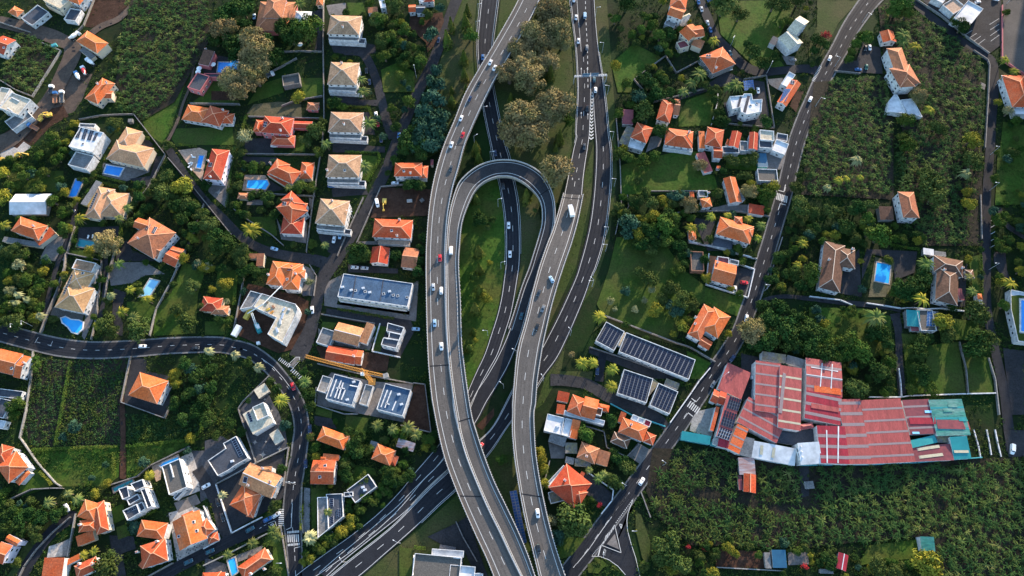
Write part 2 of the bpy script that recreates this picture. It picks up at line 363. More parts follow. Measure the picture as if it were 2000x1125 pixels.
# painted gore with chevrons, arrows on the lanes
mk = MB()
for k in range(15):
    t = k/14; x = 1461-8*t; y = 705+345*t; w = 4+14*t
    for sx in (-1, 1):
        a, b_, c_, d_ = [fw('V', x+sx*w*u, y+v*.9, ROADZ+.03) for u, v in ((0, 10), (0, -2), (1.0, -16), (1.0, -4))]
        q = [a, b_, c_, d_] if sx < 0 else [d_, c_, b_, a]
        mk.face(q)
def arrow(fr, x, y, L=50, hd=1, w=5, tip=None):
    z = ROADZ+.03 if tip is None else tip
    mk.face([fw(fr, x-w*.25, y+L/2, z), fw(fr, x+w*.25, y+L/2, z), fw(fr, x+w*.25, y-L*.2, z), fw(fr, x-w*.25, y-L*.2, z)])
    mk.face([fw(fr, x-w, y-L*.2, z), fw(fr, x+w, y-L*.2, z), fw(fr, x, y-L/2, z)])
for x, y in ((1378,535),(1424,535),(1378,870),(1428,880)): arrow('V', x, y)
for x, y in ((1311,360),(1360,365)): arrow('X', x, y, tip=2.35)
struct(mk.build('road_arrows', 'marking'))
# grass verges between the carriageways
patch('verge', 'verge', 'P', 872,0, 945,-20, 936,90, 930,150, 905,230, 880,285, 868,290, 800,330, 790,320, 838,190, 860,120, 880,40, soft=True)
patch('verge', 'verge', 'P', 980,-20, 1110,-20, 1126,120, 1128,240, 1118,330, 1096,400, 1084,395, 1060,340, 1010,318, 990,318, 965,190, 968,100, soft=True)
patch('verge', 'meadow', 'P', 915,345, 990,345, 1000,420, 1000,560, 970,660, 915,780, 900,700, 888,500, 898,400, soft=True)
patch('verge', 'verge', 'P', 1008,360, 1050,380, 1056,440, 1045,500, 1015,610, 985,680, 975,680, 1010,560, 1012,450, soft=True)
patch('verge', 'verge', 'P', 1124,400, 1160,280, 1155,380, 1125,520, 1070,640, 1055,680, 1060,620, 1090,520, soft=True)
patch('verge', 'verge', 'P', 1160,0, 1185,0, 1200,200, 1205,340, 1190,470, 1160,560, 1110,640, 1095,730, 1060,790, 1045,800, 1090,660, 1140,540, 1180,380, 1178,220, soft=True)
patch('verge', 'verge', 'P', 930,890, 1000,790, 1012,800, 1005,860, 1020,960, 1035,1060, 1060,1130, 1020,1130, 960,980, soft=True)
patch('verge', 'verge', 'P', 905,955, 800,1050, 700,1125, 960,1130, 925,1010, soft=True)
patch('ground_bare', 'soil', 'Z', 520,110, 640,-10, 640,40, 560,140, soft=True)
# ------------------------------------------------------------------ viaducts: deck, parapets, piers, painted lines
def viaduct(s, label, i0, i1, pier_at, joints=(), left=True, right=True, mat_deck='asphalt_old', lines=None, solid_below=None, dashes=.5, tracks=(.30, .46, .68, .88), dark_from=None):
    mid = s.at((i0+i1)//2, .5); root = thing('viaduct', label, 'viaduct', (mid.x, mid.y, 0))
    top = MB(); t2 = MB(); body = MB()
    for i in range(i0, i1):
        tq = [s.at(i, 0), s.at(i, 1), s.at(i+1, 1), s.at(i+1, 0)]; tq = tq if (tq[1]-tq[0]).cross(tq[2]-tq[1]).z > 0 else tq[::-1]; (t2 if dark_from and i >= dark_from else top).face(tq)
        a, b, c, d = s.at(i, -.03), s.at(i, 1.03), s.at(i+1, 1.03), s.at(i+1, -.03)
        low = lambda p: Vector((p.x, p.y, 0.0 if (solid_below and i >= solid_below) else max(p.z-1.5, 0)))
        up = lambda p: p-Vector((0, 0, .02))
        body.face([up(a), up(b), up(c), up(d)])
        for p, q in ((a, d), (b, c)): body.face([up(p), up(q), low(q), low(p)])
        body.face([low(a), low(b), low(c), low(d)])
    if dark_from: t2.build('deck', 'asphalt_shaded', root)  # shaded far part of the loop, painted as a darker deck
    top.build('deck', mat_deck, root); body.build('girder', 'concrete', root)
    for on, f, sg in ((left, 0, -1), (right, 1, 1)):
        if not on: continue
        b = MB()
        for i in range(i0, i1):
            p, q = s.at(i, f), s.at(i+1, f); nrm = (s.at(i, 1)-s.at(i, 0)); nrm.z = 0; nrm = nrm.normalized()*sg
            b.beam(p+nrm*.15+Vector((0,0,.3)), q+nrm*.15+Vector((0,0,.3)), .28, .75)
            b.beam(p+nrm*.15+Vector((0,0,1.05)), q+nrm*.15+Vector((0,0,1.05)), .14, .12, 1)
            n = max(1, round((q-p).length/2.0))
            for k in range(n):
                c = p.lerp(q, k/n)+nrm*.38; b.box(c+Vector((0,0,-.35)), .4, .5, 1.3, math.atan2(nrm.y, nrm.x))
        b.build('parapet', ['parapet', 'steel'], root)
    m = MB()
    for f in (lines or (.11, .93)): s.line(m, f, .26, i0=i0, i1=i1, dz=.015)
    if dashes: s.line(m, dashes, .24, dash=(3.8, 8.2), i0=i0, i1=i1, dz=.015)
    m.build('lane_lines', 'marking', root)
    m = MB()
    for f in tracks: s.line(m, f, .7, i0=i0, i1=i1, dz=.007)
    m.build('wheel_tracks', 'deck_wear', root)
    if joints:
        for i in joints:
            m = MB(); a, b = s.at(i, .02, .025), s.at(i, .98, .025); t = (s.at(i+1, .5)-s.at(i, .5)).normalized()*.3; m.face([a-t, b-t, b+t, a+t] if (b-a).cross(t).z > 0 else [b-t, a-t, a+t, b+t])
            m.build('expansion_joint', 'road_patch', root)
    for i in pier_at:
        c = s.at(i, .5); d = (s.at(i, 1)-s.at(i, 0)); rot = math.atan2(d.y, d.x); b = MB()
        b.box((c.x, c.y, 0), 2.6, 1.3, max(c.z-2.4, .5), rot); b.box((c.x, c.y, max(c.z-2.4, .5)), min(7, d.length*.8), 1.5, 1.1, rot)
        b.build('pier', 'concrete', root)
    return root
viaduct(VL, 'long curved viaduct on the left, running from the top edge to the bottom edge', 0, len(VL.r)-1, list(range(8, len(VL.r)-4, 13)), joints=(60, 150, 205), lines=(.2, .97), dashes=.58)
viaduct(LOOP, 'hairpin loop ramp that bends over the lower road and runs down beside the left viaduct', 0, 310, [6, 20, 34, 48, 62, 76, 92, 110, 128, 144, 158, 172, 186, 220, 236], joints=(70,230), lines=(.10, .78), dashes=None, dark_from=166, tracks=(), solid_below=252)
viaduct(VR, 'right viaduct carrying a white lorry, rising from the grass and ending bottom centre', 0, len(VR.r)-1, list(range(34, len(VR.r)-2, 13)), joints=(2, 168), solid_below=None, lines=(.08, .83), dashes=.45)
for s_, lab in ((VR, 0),):
    b = MB()
    for i in range(0, 14):
        for f in (-.02, 1.02):
            p, q = s_.at(i, f), s_.at(i+1, f); b.face([p, q, Vector((q.x, q.y, 0)), Vector((p.x, p.y, 0))])
    struct(b.build('embankment', 'verge'))
b = MB()
for i in range(70, len(D_left.r)-1):
    for f in (0, 1):
        p, q = D_left.at(i, f, -.02), D_left.at(i+1, f, -.02); b.face([p, q, Vector((q.x, q.y, 0)), Vector((p.x, p.y, 0))])
struct(b.build('embankment', 'verge'))
LO = MB()
Lg = Strip.__new__(Strip); Lg.r = LOOP.r[309:]; struct(Lg.sheet('motorway', 'asphalt_new', .004))
m = MB(); Lg.line(m, .10, .24, dz=.03); Lg.line(m, .90, .24, dz=.03); Lg.line(m, .5, .22, dash=(3.6, 8.5), i0=60, dz=.03); struct(m.build('lane_markings', 'marking'))
for s_ in (VL, VR, LOOP): occupy([tuple(PX(s_.at(i, 0))) for i in range(len(s_.r))]+[tuple(PX(s_.at(i, 1))) for i in range(len(s_.r)-1, -1, -1)])
# motorway barriers
def barrier(label, s, f, i0, i1, concrete=True):
    b = MB(); st = max(1, (i1-i0)//60)
    for i in range(i0, i1):
        p, q = s.at(i, f, .0), s.at(i+1, f, .0)
        if concrete: b.beam(p+Vector((0,0,.4)), q+Vector((0,0,.4)), .4, .8)
        else:
            b.beam(p+Vector((0,0,.65)), q+Vector((0,0,.65)), .12, .32)
            n = max(1, round((q-p).length/4))
            for k in range(n): b.box(p.lerp(q, k/n), .12, .12, .6)
    tag(b.build('crash_barrier', 'parapet' if concrete else 'steel'), label, 'crash barrier')
barrier('crash barrier beside the outer lane of the motorway right of the right viaduct', D_right, 1.01, 20, 120, False)
barrier('crash barrier along the left edge of the carriageway top right of centre', D_left, -.02, 0, 76, False)
barrier('crash barrier on the left edge of the lower road passing under the loop', C_road, -.02, 0, 150, False)
barrier('crash barrier on the right edge of the lower road inside the loop', C_road, 1.02, 0, 145, False)
barrier('concrete median barrier between the two motorway carriageways at the bottom of the photograph', D_right, -.02, 200, 240)
barrier('crash barrier on the lower right side of the motorway at the bottom', D_right, 1.01, 170, 240, False)
# ------------------------------------------------------------------ local roads
LOCAL = {}
def road(name, m, *v, z=ROADZ, lines=(), dash=None, key=None, side=0.0, w=.2):
    s = Strip(centre(*v, z=z)); struct(s.sheet(name, m))
    if side:
        t = Strip(centre(*[q+(side*2 if k % 3 == 2 else 0) for k, q in enumerate(v)], z=z-.03)); struct(t.sheet('pavement', 'pavement'))
    if lines or dash:
        b = MB()
        for f in lines: s.line(b, f, w)
        if dash: s.line(b, .5, .2, dash=dash)
        struct(b.build('lane_markings', 'marking'))
    LOCAL[key or name] = s; return s
road('street', 'asphalt_new', -15,645,31, 52,663,31, 116,678,31, 180,684,29, 258,681,28, 335,675,27, 420,673,26, 455,678,25, 490,688,25, 524,712,25, 545,735,25, 565,761,25, 580,789,25, 587,815,25, 589,841,25, 586,867,26, 583,892,26, 578,920,28, 572,960,28, 569,1010,29, 573,1045,28, 576,1090,25, 578,1140,25, dash=(2.2, 4.2), side=3.2, key='main_left')
road('street', 'asphalt_yard', 896,-12,21, 868,60,20, 846,120,20, 821,170,20, 796,225,20, 775,275,20, 757,325,21, 735,372,22, 710,420,23, 682,465,24, 658,502,27, 638,530,28, 624,562,23, 616,605,23, 606,643,26, 594,672,32, 578,700,30, z=ROADZ-.01, key='old_street')
road('street', 'asphalt_yard', 322,283,12, 331,294,15, 363,344,16, 397,388,16, 433,424,17, 469,460,17, 510,486,18, 562,500,19, 614,508,22, 645,518,26, z=ROADZ-.014, key='diagonal')
road('path', 'dirt', 318,292,6, 343,245,6, 358,200,5, 372,165,5, 380,120,4, z=ROADZ-.03, key='dirt_path')
road('street', 'asphalt_new', 560,1012,26, 545,1013,24, 520,1024,24, 491,1037,23, 454,1054,23, 417,1072,22, 380,1091,22, 345,1109,22, 305,1132,22, z=ROADZ-.006, key='side_street')
road('street', 'asphalt_yard', 448,1050,22, 436,1030,22, 424,989,22, 409,952,24, 385,915,24, z=ROADZ-.018, key='cul_de_sac')
road('street', 'asphalt_new', 142,998,18, 139,1011,20, 113,1028,22, 91,1050,22, 72,1076,22, 54,1104,23, 40,1135,23, z=ROADZ-.01, key='corner_lane')
road('dirt_road', 'dirt', -10,40,22, 52,55,25, 116,77,28, 142,98,34, 124,144,30, 98,193,28, 64,232,26, 26,268,30, -12,285,34, z=ROADZ-.02, key='dirt_road')
road('dirt_road', 'dirt', 140,95,20, 155,85,14, 193,54,12, 232,36,11, 258,10,11, 268,-12,11, z=ROADZ-.024, key='dirt_branch')
road('street', 'asphalt_new', 1362,-10,17, 1382,34,17, 1398,72,18, 1428,103,19, 1454,129,19, 1485,140,17, 1524,138,15, 1572,134,16, 1600,140,20, z=ROADZ-.01, key='upper_lane')
road('street', 'asphalt_new', 1722,-22,32, 1700,0,32, 1677,31,31, 1660,57,30, 1640,95,29, 1621,129,29, 1603,162,28, 1586,201,28, 1573,230,28, 1556,277,28, 1544,325,27, 1531,380,27, 1516,432,27, 1502,480,27, 1495,502,27, 1477,561,27, 1461,606,27, 1446,646,27, 1419,692,28, 1390,732,28, 1370,764,28, 1350,794,28, 1324,833,29, 1298,869,29, 1273,903,30, 1237,952,31, 1210,988,32, 1178,1030,33, 1147,1074,34, 1115,1115,34, 1095,1145,34, dash=(2.6, 5.6), side=3.0, key='main_right')
road('street', 'asphalt_new', 1770,-10,15, 1812,28,15, 1851,57,15, 1889,88,15, 1923,108,17, 1939,126,19, 1941,180,19, 1937,232,18, 1934,290,18, 1928,367,17, 1927,445,17, 1927,522,17, 1927,580,17, 1930,620,18, 1939,665,18, 1950,712,18, 1962,770,19, 1968,820,20, 1976,880,22, z=ROADZ-.01, key='far_right')
road('street', 'asphalt_yard', 672,100,16, 690,100,17, 712,108,17, 733,150,17, 745,195,17, 756,240,18, 768,270,18, z=ROADZ-.018, key='terrace_lane')
road('driveway', 'asphalt_yard', 655,292,12, 700,291,12, 752,292,12, z=ROADZ-.022, key='drive1')
road('driveway', 'asphalt_yard', 668,196,10, 700,199,10, 738,201,12, z=ROADZ-.022, key='drive2')
road('lane', 'asphalt_yard', 150,395,8, 141,440,9, 129,478,9, 113,514,9, 98,566,9, 87,612,8, z=ROADZ-.03, key='left_lane')
road('lane', 'asphalt_yard', 206,480,9, 206,550,9, 199,605,9, 191,628,9, z=ROADZ-.03, key='villa_lane')
road('street', 'asphalt_yard', 1075,742,24, 1092,742,22, 1120,745,22, 1150,752,22, 1190,775,24, 1240,796,24, 1285,818,20, 1302,835,16, z=ROADZ-.02, key='block_street')
road('street', 'asphalt_new', 1170,745,17, 1172,720,17, 1178,690,15, z=ROADZ-.026, key='block_drive')
road('lane', 'asphalt_yard', 1480,600,7, 1495,585,7, 1530,579,8, 1580,583,9, 1640,590,10, 1720,598,10, 1760,606,8, z=ROADZ-.03, key='villa_drive')
road('lane', 'asphalt_yard', 1748,612,20, 1755,650,15, 1756,700,14, 1762,770,16, z=ROADZ-.03, key='garden_drive')
road('farm_track', 'soil', 1262,955,9, 1330,962,8, 1400,972,8, 1480,990,8, 1560,992,7, z=.3, key='farm_track')
road('farm_track', 'soil', 237,770,10, 240,830,10, 240,905,12, 240,935,12, z=.3, key='vine_track')
road('farm_track', 'mulch', 1742,290,7, 1742,350,6, 1745,400,6, 1757,440,7, z=.3, key='grove_track')
road('farm_track', 'soil', 905,640,5, 900,560,4, z=.25, key='t') if 0 else None
# tyre-darkened wheel paths and repair patches
tr = MB(); rg = random.Random(4)
for s_, fs, i0, i1, dz in ((D_right, (.22,.38,.62,.80), 0, 240, .008), (C_road, (.2,.38,.62,.8), 0, 215, .008), (D_left, (.40,.5,.62,.75), 20, 70, .008)):
    for f in fs: s_.line(tr, f, .75, i0=i0, i1=min(i1, len(s_.r)-1), dz=dz)
for k in ('main_left', 'main_right', 'side_street'):
    for f in (.2,.36,.64,.8): LOCAL[k].line(tr, f, .6, dz=.008)
struct(tr.build('wheel_tracks', 'road_patch'))
tr = MB()
for k in list(LOCAL):
    s_ = LOCAL[k]
    for _ in range(max(2, len(s_.r)//14)):
        i = rg.randrange(0, len(s_.r)-2); f = rg.uniform(.15, .6); g_ = f+rg.uniform(.1, .3); q = [s_.at(i, f, .006), s_.at(i, g_, .006), s_.at(i+1, g_, .006), s_.at(i+1, f, .006)]
        if (q[1]-q[0]).cross(q[2]-q[1]).z < 0: q = q[::-1]
        tr.face(q)
struct(tr.build('repair_patches', 'road_patch'))
# junction and its paint, bottom right of the viaducts
patch('junction', 'asphalt_new', 'T', 1200,280, 1130,350, 1075,520, 1075,640, 1105,760, 1140,900, 1200,1140, 1070,1140, 1050,1060, 990,985, 900,920, 820,890, 740,890, 830,780, 960,580, 1080,400)
JZ = ROADZ+.02; PZ_keep = PZ[0]
mk = MB()
def stroke(fr, w, *xy, z=ROADZ+.03, b=None):
    b = b or mk; P = [fw(fr, xy[i], xy[i+1], z) for i in range(0, len(xy), 2)]
    for p, q in zip(P, P[1:]):
        d = q-p; n = Vector((-d.y, d.x, 0)).normalized()*w/2; b.face([p+n, p-n, q-n, q+n])
def dots(fr, w, L, x0, y0, x1, y1, n, z=ROADZ+.03):
    for k in range(n):
        t = k/n; u = t+L/n; stroke(fr, w, x0+(x1-x0)*t, y0+(y1-y0)*t, x0+(x1-x0)*u, y0+(y1-y0)*u, z=z)
stroke('T', .25, 1128,350, 1078,490, 1068,560, 1075,650, 1110,780, 1150,900, 1190,1075)
dots('T', .3, .55, 1130,350, 960,585, 14); dots('T', .3, .55, 825,785, 742,885, 8)
stroke('T', .25, 955,595, 1015,855, 830,785, 955,595); stroke('T', .5, 826,790, 800,890)
stroke('T', .25, 742,888, 820,890, 900,920, 985,980, 1055,1060)
for k in range(6): stroke('T', .35, 850+18*k,770-26*k, 878+13*k,690-14*k)
stroke('T', .3, 1000,590, 1024,592, 1015,632, 1000,590)
# crossings
def zebra(fr, ax, ay, bx, by, dx, dy, n, w=.55, z=ROADZ+.02):
    for k in range(n):
        t = (k+.5)/n; x, y = ax+(bx-ax)*t, ay+(by-ay)*t; stroke(fr, w, x-dx/2, y-dy/2, x+dx/2, y+dy/2, z=z)
zebra('R', 1180,262, 1262,325, -28,42, 6, .5); zebra('M', 1420,708, 1505,738, -8,50, 7, .6)
zebra('L', 90,500, 30,615, 20,12, 12, .35); zebra('J', 685,520, 685,680, 48,0, 9, .5)
zebra('J', 738,790, 848,785, 4,68, 6, .5); zebra('J', 738,735, 848,725, 0,20, 8, .5); zebra('J', 742,848, 852,838, 0,20, 8, .5)
zebra('H', 560,155, 645,215, -18,22, 7, .4); zebra('H', 655,235, 728,305, -22,22, 6, .5)
stroke('R', .4, 1205,225, 1240,252); stroke('R', .4, 1180,335, 1215,362); stroke('R', .2, 1180,335, 1145,380); stroke('R', .2, 1240,252, 1270,215)
stroke('M', .4, 1433,665, 1478,677, 1490,622); stroke('M', .4, 1492,777, 1450,766, 1435,815)
stroke('R', .25, 728,948, 600,1122); stroke('T', .25, 1085,305, 840,640, 720,815, 605,955)
stroke('J', .25, 785,475, 775,690, 730,710); stroke('J', .25, 855,862, 803,875, 806,910); stroke('H', .22, 430,155, 520,220, 600,310, 650,380)
stroke('J', .2, 568,655, 628,630, 645,680); stroke('J', .25, 585,668, 612,652, 615,670, 585,668)
for a, b_ in ((490,700),(530,675)): stroke('J', .22, a, b_, a+20, b_-12)
stroke('E', .2, 265,850, 290,810); stroke('E', .2, 380,878, 400,838)
for k in range(6): stroke('P', .18, 1913+6*k-2, 52-k*1.5, 1930+4*k, 33+k*8) if 0 else None
for k in range(4): stroke('L', .2, 1370,188+40*k, 1410+10*k,115+45*k+(8 if k else 0)) if 0 else stroke('L', .2, 1368+k*3,186+42*k, 1440,140+42*k)
for k in range(4): stroke('L', .2, 1175+35*k,268+23*k, 1238+32*k,230+22*k)
for k in range(5): stroke('N', .3, 1378,548+50*k, 1410,530+50*k)
stroke('F', .25, 640,1010, 690,960, 720,960, 715,990, 670,1040, 640,1030, 640,1010)
struct(mk.build('road_paint', 'marking'))
# traffic island
b = MB(); b.prism([fw('T', x, y) for x, y in ((955,680),(995,825),(880,775))], 0, ROADZ+.15); struct(b.build('traffic_island', 'paving'))
b = MB(); b.prism([fw('F', x, y) for x, y in ((645,1030),(690,965),(720,965),(710,990),(668,1035))], 0, ROADZ+.15); struct(b.build('traffic_island', 'paving'))
cu = bpy.data.curves.new('stop_lettering', 'FONT'); cu.body = 'STOP'; cu.size = 1.15; cu.align_x = 'CENTER'; cu.align_y = 'CENTER'
to = bpy.data.objects.new('stop_lettering', cu); COL.objects.link(to); cu.materials.append(MAT['marking'])
p = fw('T', 862, 850, ROADZ+.035); q = fw('T', 868, 826, ROADZ+.035); to.location = p; to.rotation_euler = (0, 0, math.atan2(q.y-p.y, q.x-p.x)); to.scale = (1, 1.5, 1)
bpy.context.view_layer.update(); sm_ = bpy.data.meshes.new_from_object(to); so = bpy.data.objects.new('stop_lettering', sm_); COL.objects.link(so); so.location = to.location; so.rotation_euler = to.rotation_euler; so.scale = to.scale; struct(so); bpy.data.objects.remove(to)
# ------------------------------------------------------------------ buildings
ROOF = dict(o='roof_orange', r='roof_red', w='roof_worn', b='roof_brown', u='roof_umber', p='roof_peach', t='roof_tan', a='roof_apricot', d='roof_dark', z='roof_slate', v='roof_gravel', y='roof_grey', W='roof_white',
    c='roof_cream', T='roof_teal', G='roof_green', B='roof_blue', M='roof_metal', C='roof_crimson', m='roof_maroon', R='roof_rust', l='roof_lichen', k='paving_tan', q='concrete')
WALL = dict(W='white_wall', K='pink_wall', C='cream_wall', L='lilac_wall', Y='yellow_wall', T='teal_wall', S='stone_wall', B='brick_wall', N='concrete')
def window_mesh(nm, w, h, pane):
    b = MB(); b.box((0,0,-h/2), w, .12, h, m=0); b.face([(-w*.42,-.075,-h*.42),(w*.42,-.075,-h*.42),(w*.42,-.075,h*.42),(-w*.42,-.075,h*.42)], 1)
    b.box((0,-.09,-h/2-.1), w*1.15, .22, .1)
    return b.mesh(nm, ['white_wall', pane])
WIN = window_mesh('window', 1.35, 1.35, 'glass_dark'); WING = window_mesh('window', 1.5, 1.6, 'shutter_green'); DOOR = window_mesh('door', 1.7, 2.2, 'glass_dark')
def chimney_mesh(m):
    b = MB(); b.box((0,0,-1.2), .95, .7, 2.2); b.box((0,0,1.0), 1.2, .95, .18); b.box((0,0,1.18), .7, .5, .3, m=1); return b.mesh('chimney', [m, 'roof_worn'])
CHIM = chimney_mesh('white_wall')
def sky_mesh():
    b = MB(); b.box((0,0,-.2), 1.3, 1.3, .5); b.face([(-.5,-.5,.31),(.5,-.5,.31),(.5,.5,.31),(-.5,.5,.31)], 1); return b.mesh('skylight', ['white_wall', 'glass_dark'])
SKYL = sky_mesh()
class Blk: pass
ZF = [0.0]
def block(fr, tok):
    t, h = tok[0][0], float(tok[0][1:]); P = []; cod = ''
    for w in tok[1:]:
        if ',' in w: x, y = w.split(','); P.append(f2(fr, float(x), float(y)))
        else: cod = w
    ZF[0] = (ZF[0]+.0037) % .03
    k = Blk(); k.t = t; k.h = h+ZF[0]; k.code = cod[0] if cod else None; k.wall = cod[1] if len(cod) > 1 else None
    k.poly = [W(x, y, k.h) for x, y in P]
    if t != 'p':
        A, B, Cc = k.poly[:3]; u = (B-A); L = u.length; u = u/L; v = Cc-B; v = v-u*v.dot(u); wd_ = v.length; v = v/wd_
        if u.x*v.y-u.y*v.x < 0: A = B; u = -u
        k.A, k.u, k.v, k.L, k.w = A, u, v, L, wd_; k.poly = [A, A+u*L, A+u*L+v*wd_, A+v*wd_]
        k.slope = {'h': .42, 'g': .40, 's': .14 if wd_ < 11 else .035, 'f': 0, 'n': 0}[t]
        if t == 'g' and wd_ > 16 and k.code == 'M': k.slope = .06
    return k
def st(k, p): d = Vector(p)-k.A; return d.dot(k.u), d.dot(k.v)
def inside(k, p, pad=0.0):
    if k.t == 'p':
        c = False; n = len(k.poly)
        for i in range(n):
            a, b = k.poly[i], k.poly[(i+1) % n]
            if (a.y > p[1]) != (b.y > p[1]) and p[0] < (b.x-a.x)*(p[1]-a.y)/(b.y-a.y)+a.x: c = not c
        return c
    s, t = st(k, p); return pad <= s <= k.L-pad and pad <= t <= k.w-pad
def roof_z(k, p):
    if not inside(k, p): return None
    if k.t in 'pfn': return k.h
    s, t = st(k, p)
    if k.t == 'h': return k.h+k.slope*min(s, k.L-s, t, k.w-t)
    if k.t == 'g': return k.h+k.slope*min(t, k.w-t)
    return k.h+k.slope*t
def loc(k, s, t, z): q = k.A+k.u*s+k.v*t; return Vector((q.x, q.y, z))
RIDGE = dict(b='ridge_pale', u='ridge_pale', p='ridge_pale', t='ridge_pale')
def roof_obj(k, root, rm, wm):
    b = MB(); h = k.h; L, w = k.L, k.w; rm_n = ROOF[rm]
    mats = [rm_n, WALL[wm] if wm in 'WLC' else 'white_wall', RIDGE.get(rm, 'ridge_tile' if rm in 'orw' else 'steel')]
    c = [loc(k, 0, 0, h), loc(k, L, 0, h), loc(k, L, w, h), loc(k, 0, w, h)]
    dn = Vector((0,0,-.22))
    if k.t == 'h':
        if L >= w: r0, r1 = loc(k, w/2, w/2, h+k.slope*w/2), loc(k, L-w/2, w/2, h+k.slope*w/2); F = [(c[0],c[1],r1,r0),(c[1],c[2],r1),(c[2],c[3],r0,r1),(c[3],c[0],r0)]; hips = [(c[0],r0),(c[3],r0),(c[1],r1),(c[2],r1)]
        else: r0, r1 = loc(k, L/2, L/2, h+k.slope*L/2), loc(k, L/2, w-L/2, h+k.slope*L/2); F = [(c[1],c[2],r1,r0),(c[2],c[3],r1),(c[3],c[0],r0,r1),(c[0],c[1],r0)]; hips = [(c[0],r0),(c[1],r0),(c[2],r1),(c[3],r1)]
        for f in F:
            f = list(f)
            if len(f) == 4 and (f[2]-f[3]).length < .05: f = f[:3]
            b.face(f, 0)
        if min(L, w) > 3.5:
            if (r1-r0).length > .3: b.beam(r0, r1, .34, .16, 2)
            for p, q in hips: b.beam(p, q, .30, .14, 2)
    elif k.t == 'g':
        r0, r1 = loc(k, 0, w/2, h+k.slope*w/2), loc(k, L, w/2, h+k.slope*w/2)
        b.face((c[0],c[1],r1,r0), 0); b.face((c[2],c[3],r0,r1), 0); b.face((c[1]+dn,r1+dn,r1,c[1]), 1); b.face((c[2]+dn,c[2],r1,r1+dn), 1); b.face((c[3]+dn,r0+dn,r0,c[3]), 1); b.face((c[0]+dn,c[0],r0,r0+dn), 1)
        if w > 3.5: b.beam(r0, r1, .36, .16, 2)
    elif k.t == 's':
        up = Vector((0,0,k.slope*w)); c = [c[0], c[1], c[2]+up, c[3]+up]; b.face(c, 0)
    else: b.face(c, 0)
    for i in range(4):
        j = (i+1) % 4
        if k.t == 'g' and i in (1, 3): continue
        b.face((c[i]+dn, c[j]+dn, c[j], c[i]), 1)
    if k.t != 'g': b.face([q+dn for q in c][::-1], 1)
    return b.build('roof', mats, root)
def parapet_roof(k, root, rm, wm, ph=.7, pw=.24):
    P = k.poly; n = len(P)
    a = sum(P[i].x*P[(i+1) % n].y-P[(i+1) % n].x*P[i].y for i in range(n))
    if a < 0: P = P[::-1]
    b = MB(); b.face([(p.x, p.y, k.h) for p in P]); b.build('roof', ROOF[rm], root)
    ins = []
    for i in range(n):
        p0, p1, p2 = P[i-1], P[i], P[(i+1) % n]; d0 = (p1-p0).normalized(); d1 = (p2-p1).normalized(); n0 = Vector((-d0.y, d0.x, 0)); n1 = Vector((-d1.y, d1.x, 0))
        m = (n0+n1); m = m/max(.3, m.length_squared/2)*pw; ins.append(p1+m)
    b = MB()
    for i in range(n):
        j = (i+1) % n; z0, z1 = k.h-.3, k.h+ph
        V = lambda p, z: (p.x, p.y, z)
        b.face([V(P[i], z0), V(P[j], z0), V(P[j], z1), V(P[i], z1)]); b.face([V(P[i], z1), V(P[j], z1), V(ins[j], z1), V(ins[i], z1)]); b.face([V(ins[j], z0), V(ins[i], z0), V(ins[i], z1), V(ins[j], z1)])
    b.build('parapet', WALL[wm], root)
def face_windows(k, blocks, root, wm, mesh, cap, count):
    P = k.poly; n = len(P); inset = .5 if k.t in 'hgsn' else 0
    cen = sum((Vector(p) for p in P), Vector())/n
    a = sum(P[i].x*P[(i+1) % n].y-P[(i+1) % n].x*P[i].y for i in range(n))
    if a < 0: P = P[::-1]
    for i in range(n):
        p, q = P[i], P[(i+1) % n]; d = q-p; ln = d.length
        if ln < 3.2: continue
        d = d/ln; nr = Vector((d.y, -d.x, 0)); mid = (p+q)/2
        if nr.dot(Vector((-mid.x, -mid.y, 0)).normalized()) < .15: continue
        fl = max(1, int(round(k.h/3.1))); per = max(1, int((ln-1.4)/3.3))
        for f in range(fl):
            for s in range(per):
                if count[0] >= cap: return
                z = (k.h/fl)*(f+.5)+.15; c = p+d*(ln*(s+.5)/per)-nr*(inset-.06); pos = Vector((c.x, c.y, z))
                if any(o is not k and inside(o, pos+nr*.3, .3) and o.h > z for o in blocks): continue
                o = put('window', mesh, root, pos-root.location, math.atan2(nr.y, nr.x)+math.pi/2); count[0] += 1
def on_roof(blocks, px, py):
    z = max(k.h for k in blocks)
    for _ in range(6):
        p = W(px, py, z); zs = [roof_z(k, p) for k in blocks]; zs = [q for q in zs if q is not None]
        if not zs: return W(px, py, min(k.h for k in blocks))
        z = max(zs)
    return Vector((p.x, p.y, z))
def panels(root, Q, nx, ny, m='solar_cell', lift=.32, gap=.08):
    A, B, Cc = Q; D = A+Cc-B; up = Vector((0,0,lift)); b = MB()
    P = lambda s, t: A.lerp(B, s).lerp(D.lerp(Cc, s), t)+up
    if (B-A).cross(Cc-B).z < 0: P0 = P; P = lambda s, t: P0(1-s, t)
    b.face([P(0,0)-up*.5, P(1,0)-up*.5, P(1,1)-up*.5, P(0,1)-up*.5], 0)
    for i in range(nx):
        for j in range(ny):
            s0, s1, t0, t1 = (i+gap)/nx, (i+1-gap)/nx, (j+gap)/ny, (j+1-gap)/ny
            b.face([P(s0,t0), P(s1,t0), P(s1,t1), P(s0,t1)], 1)
    return b.build('solar_panels', ['aluminium' if nx*ny < 20 else 'panel_frame', m], root)
BUILT = []
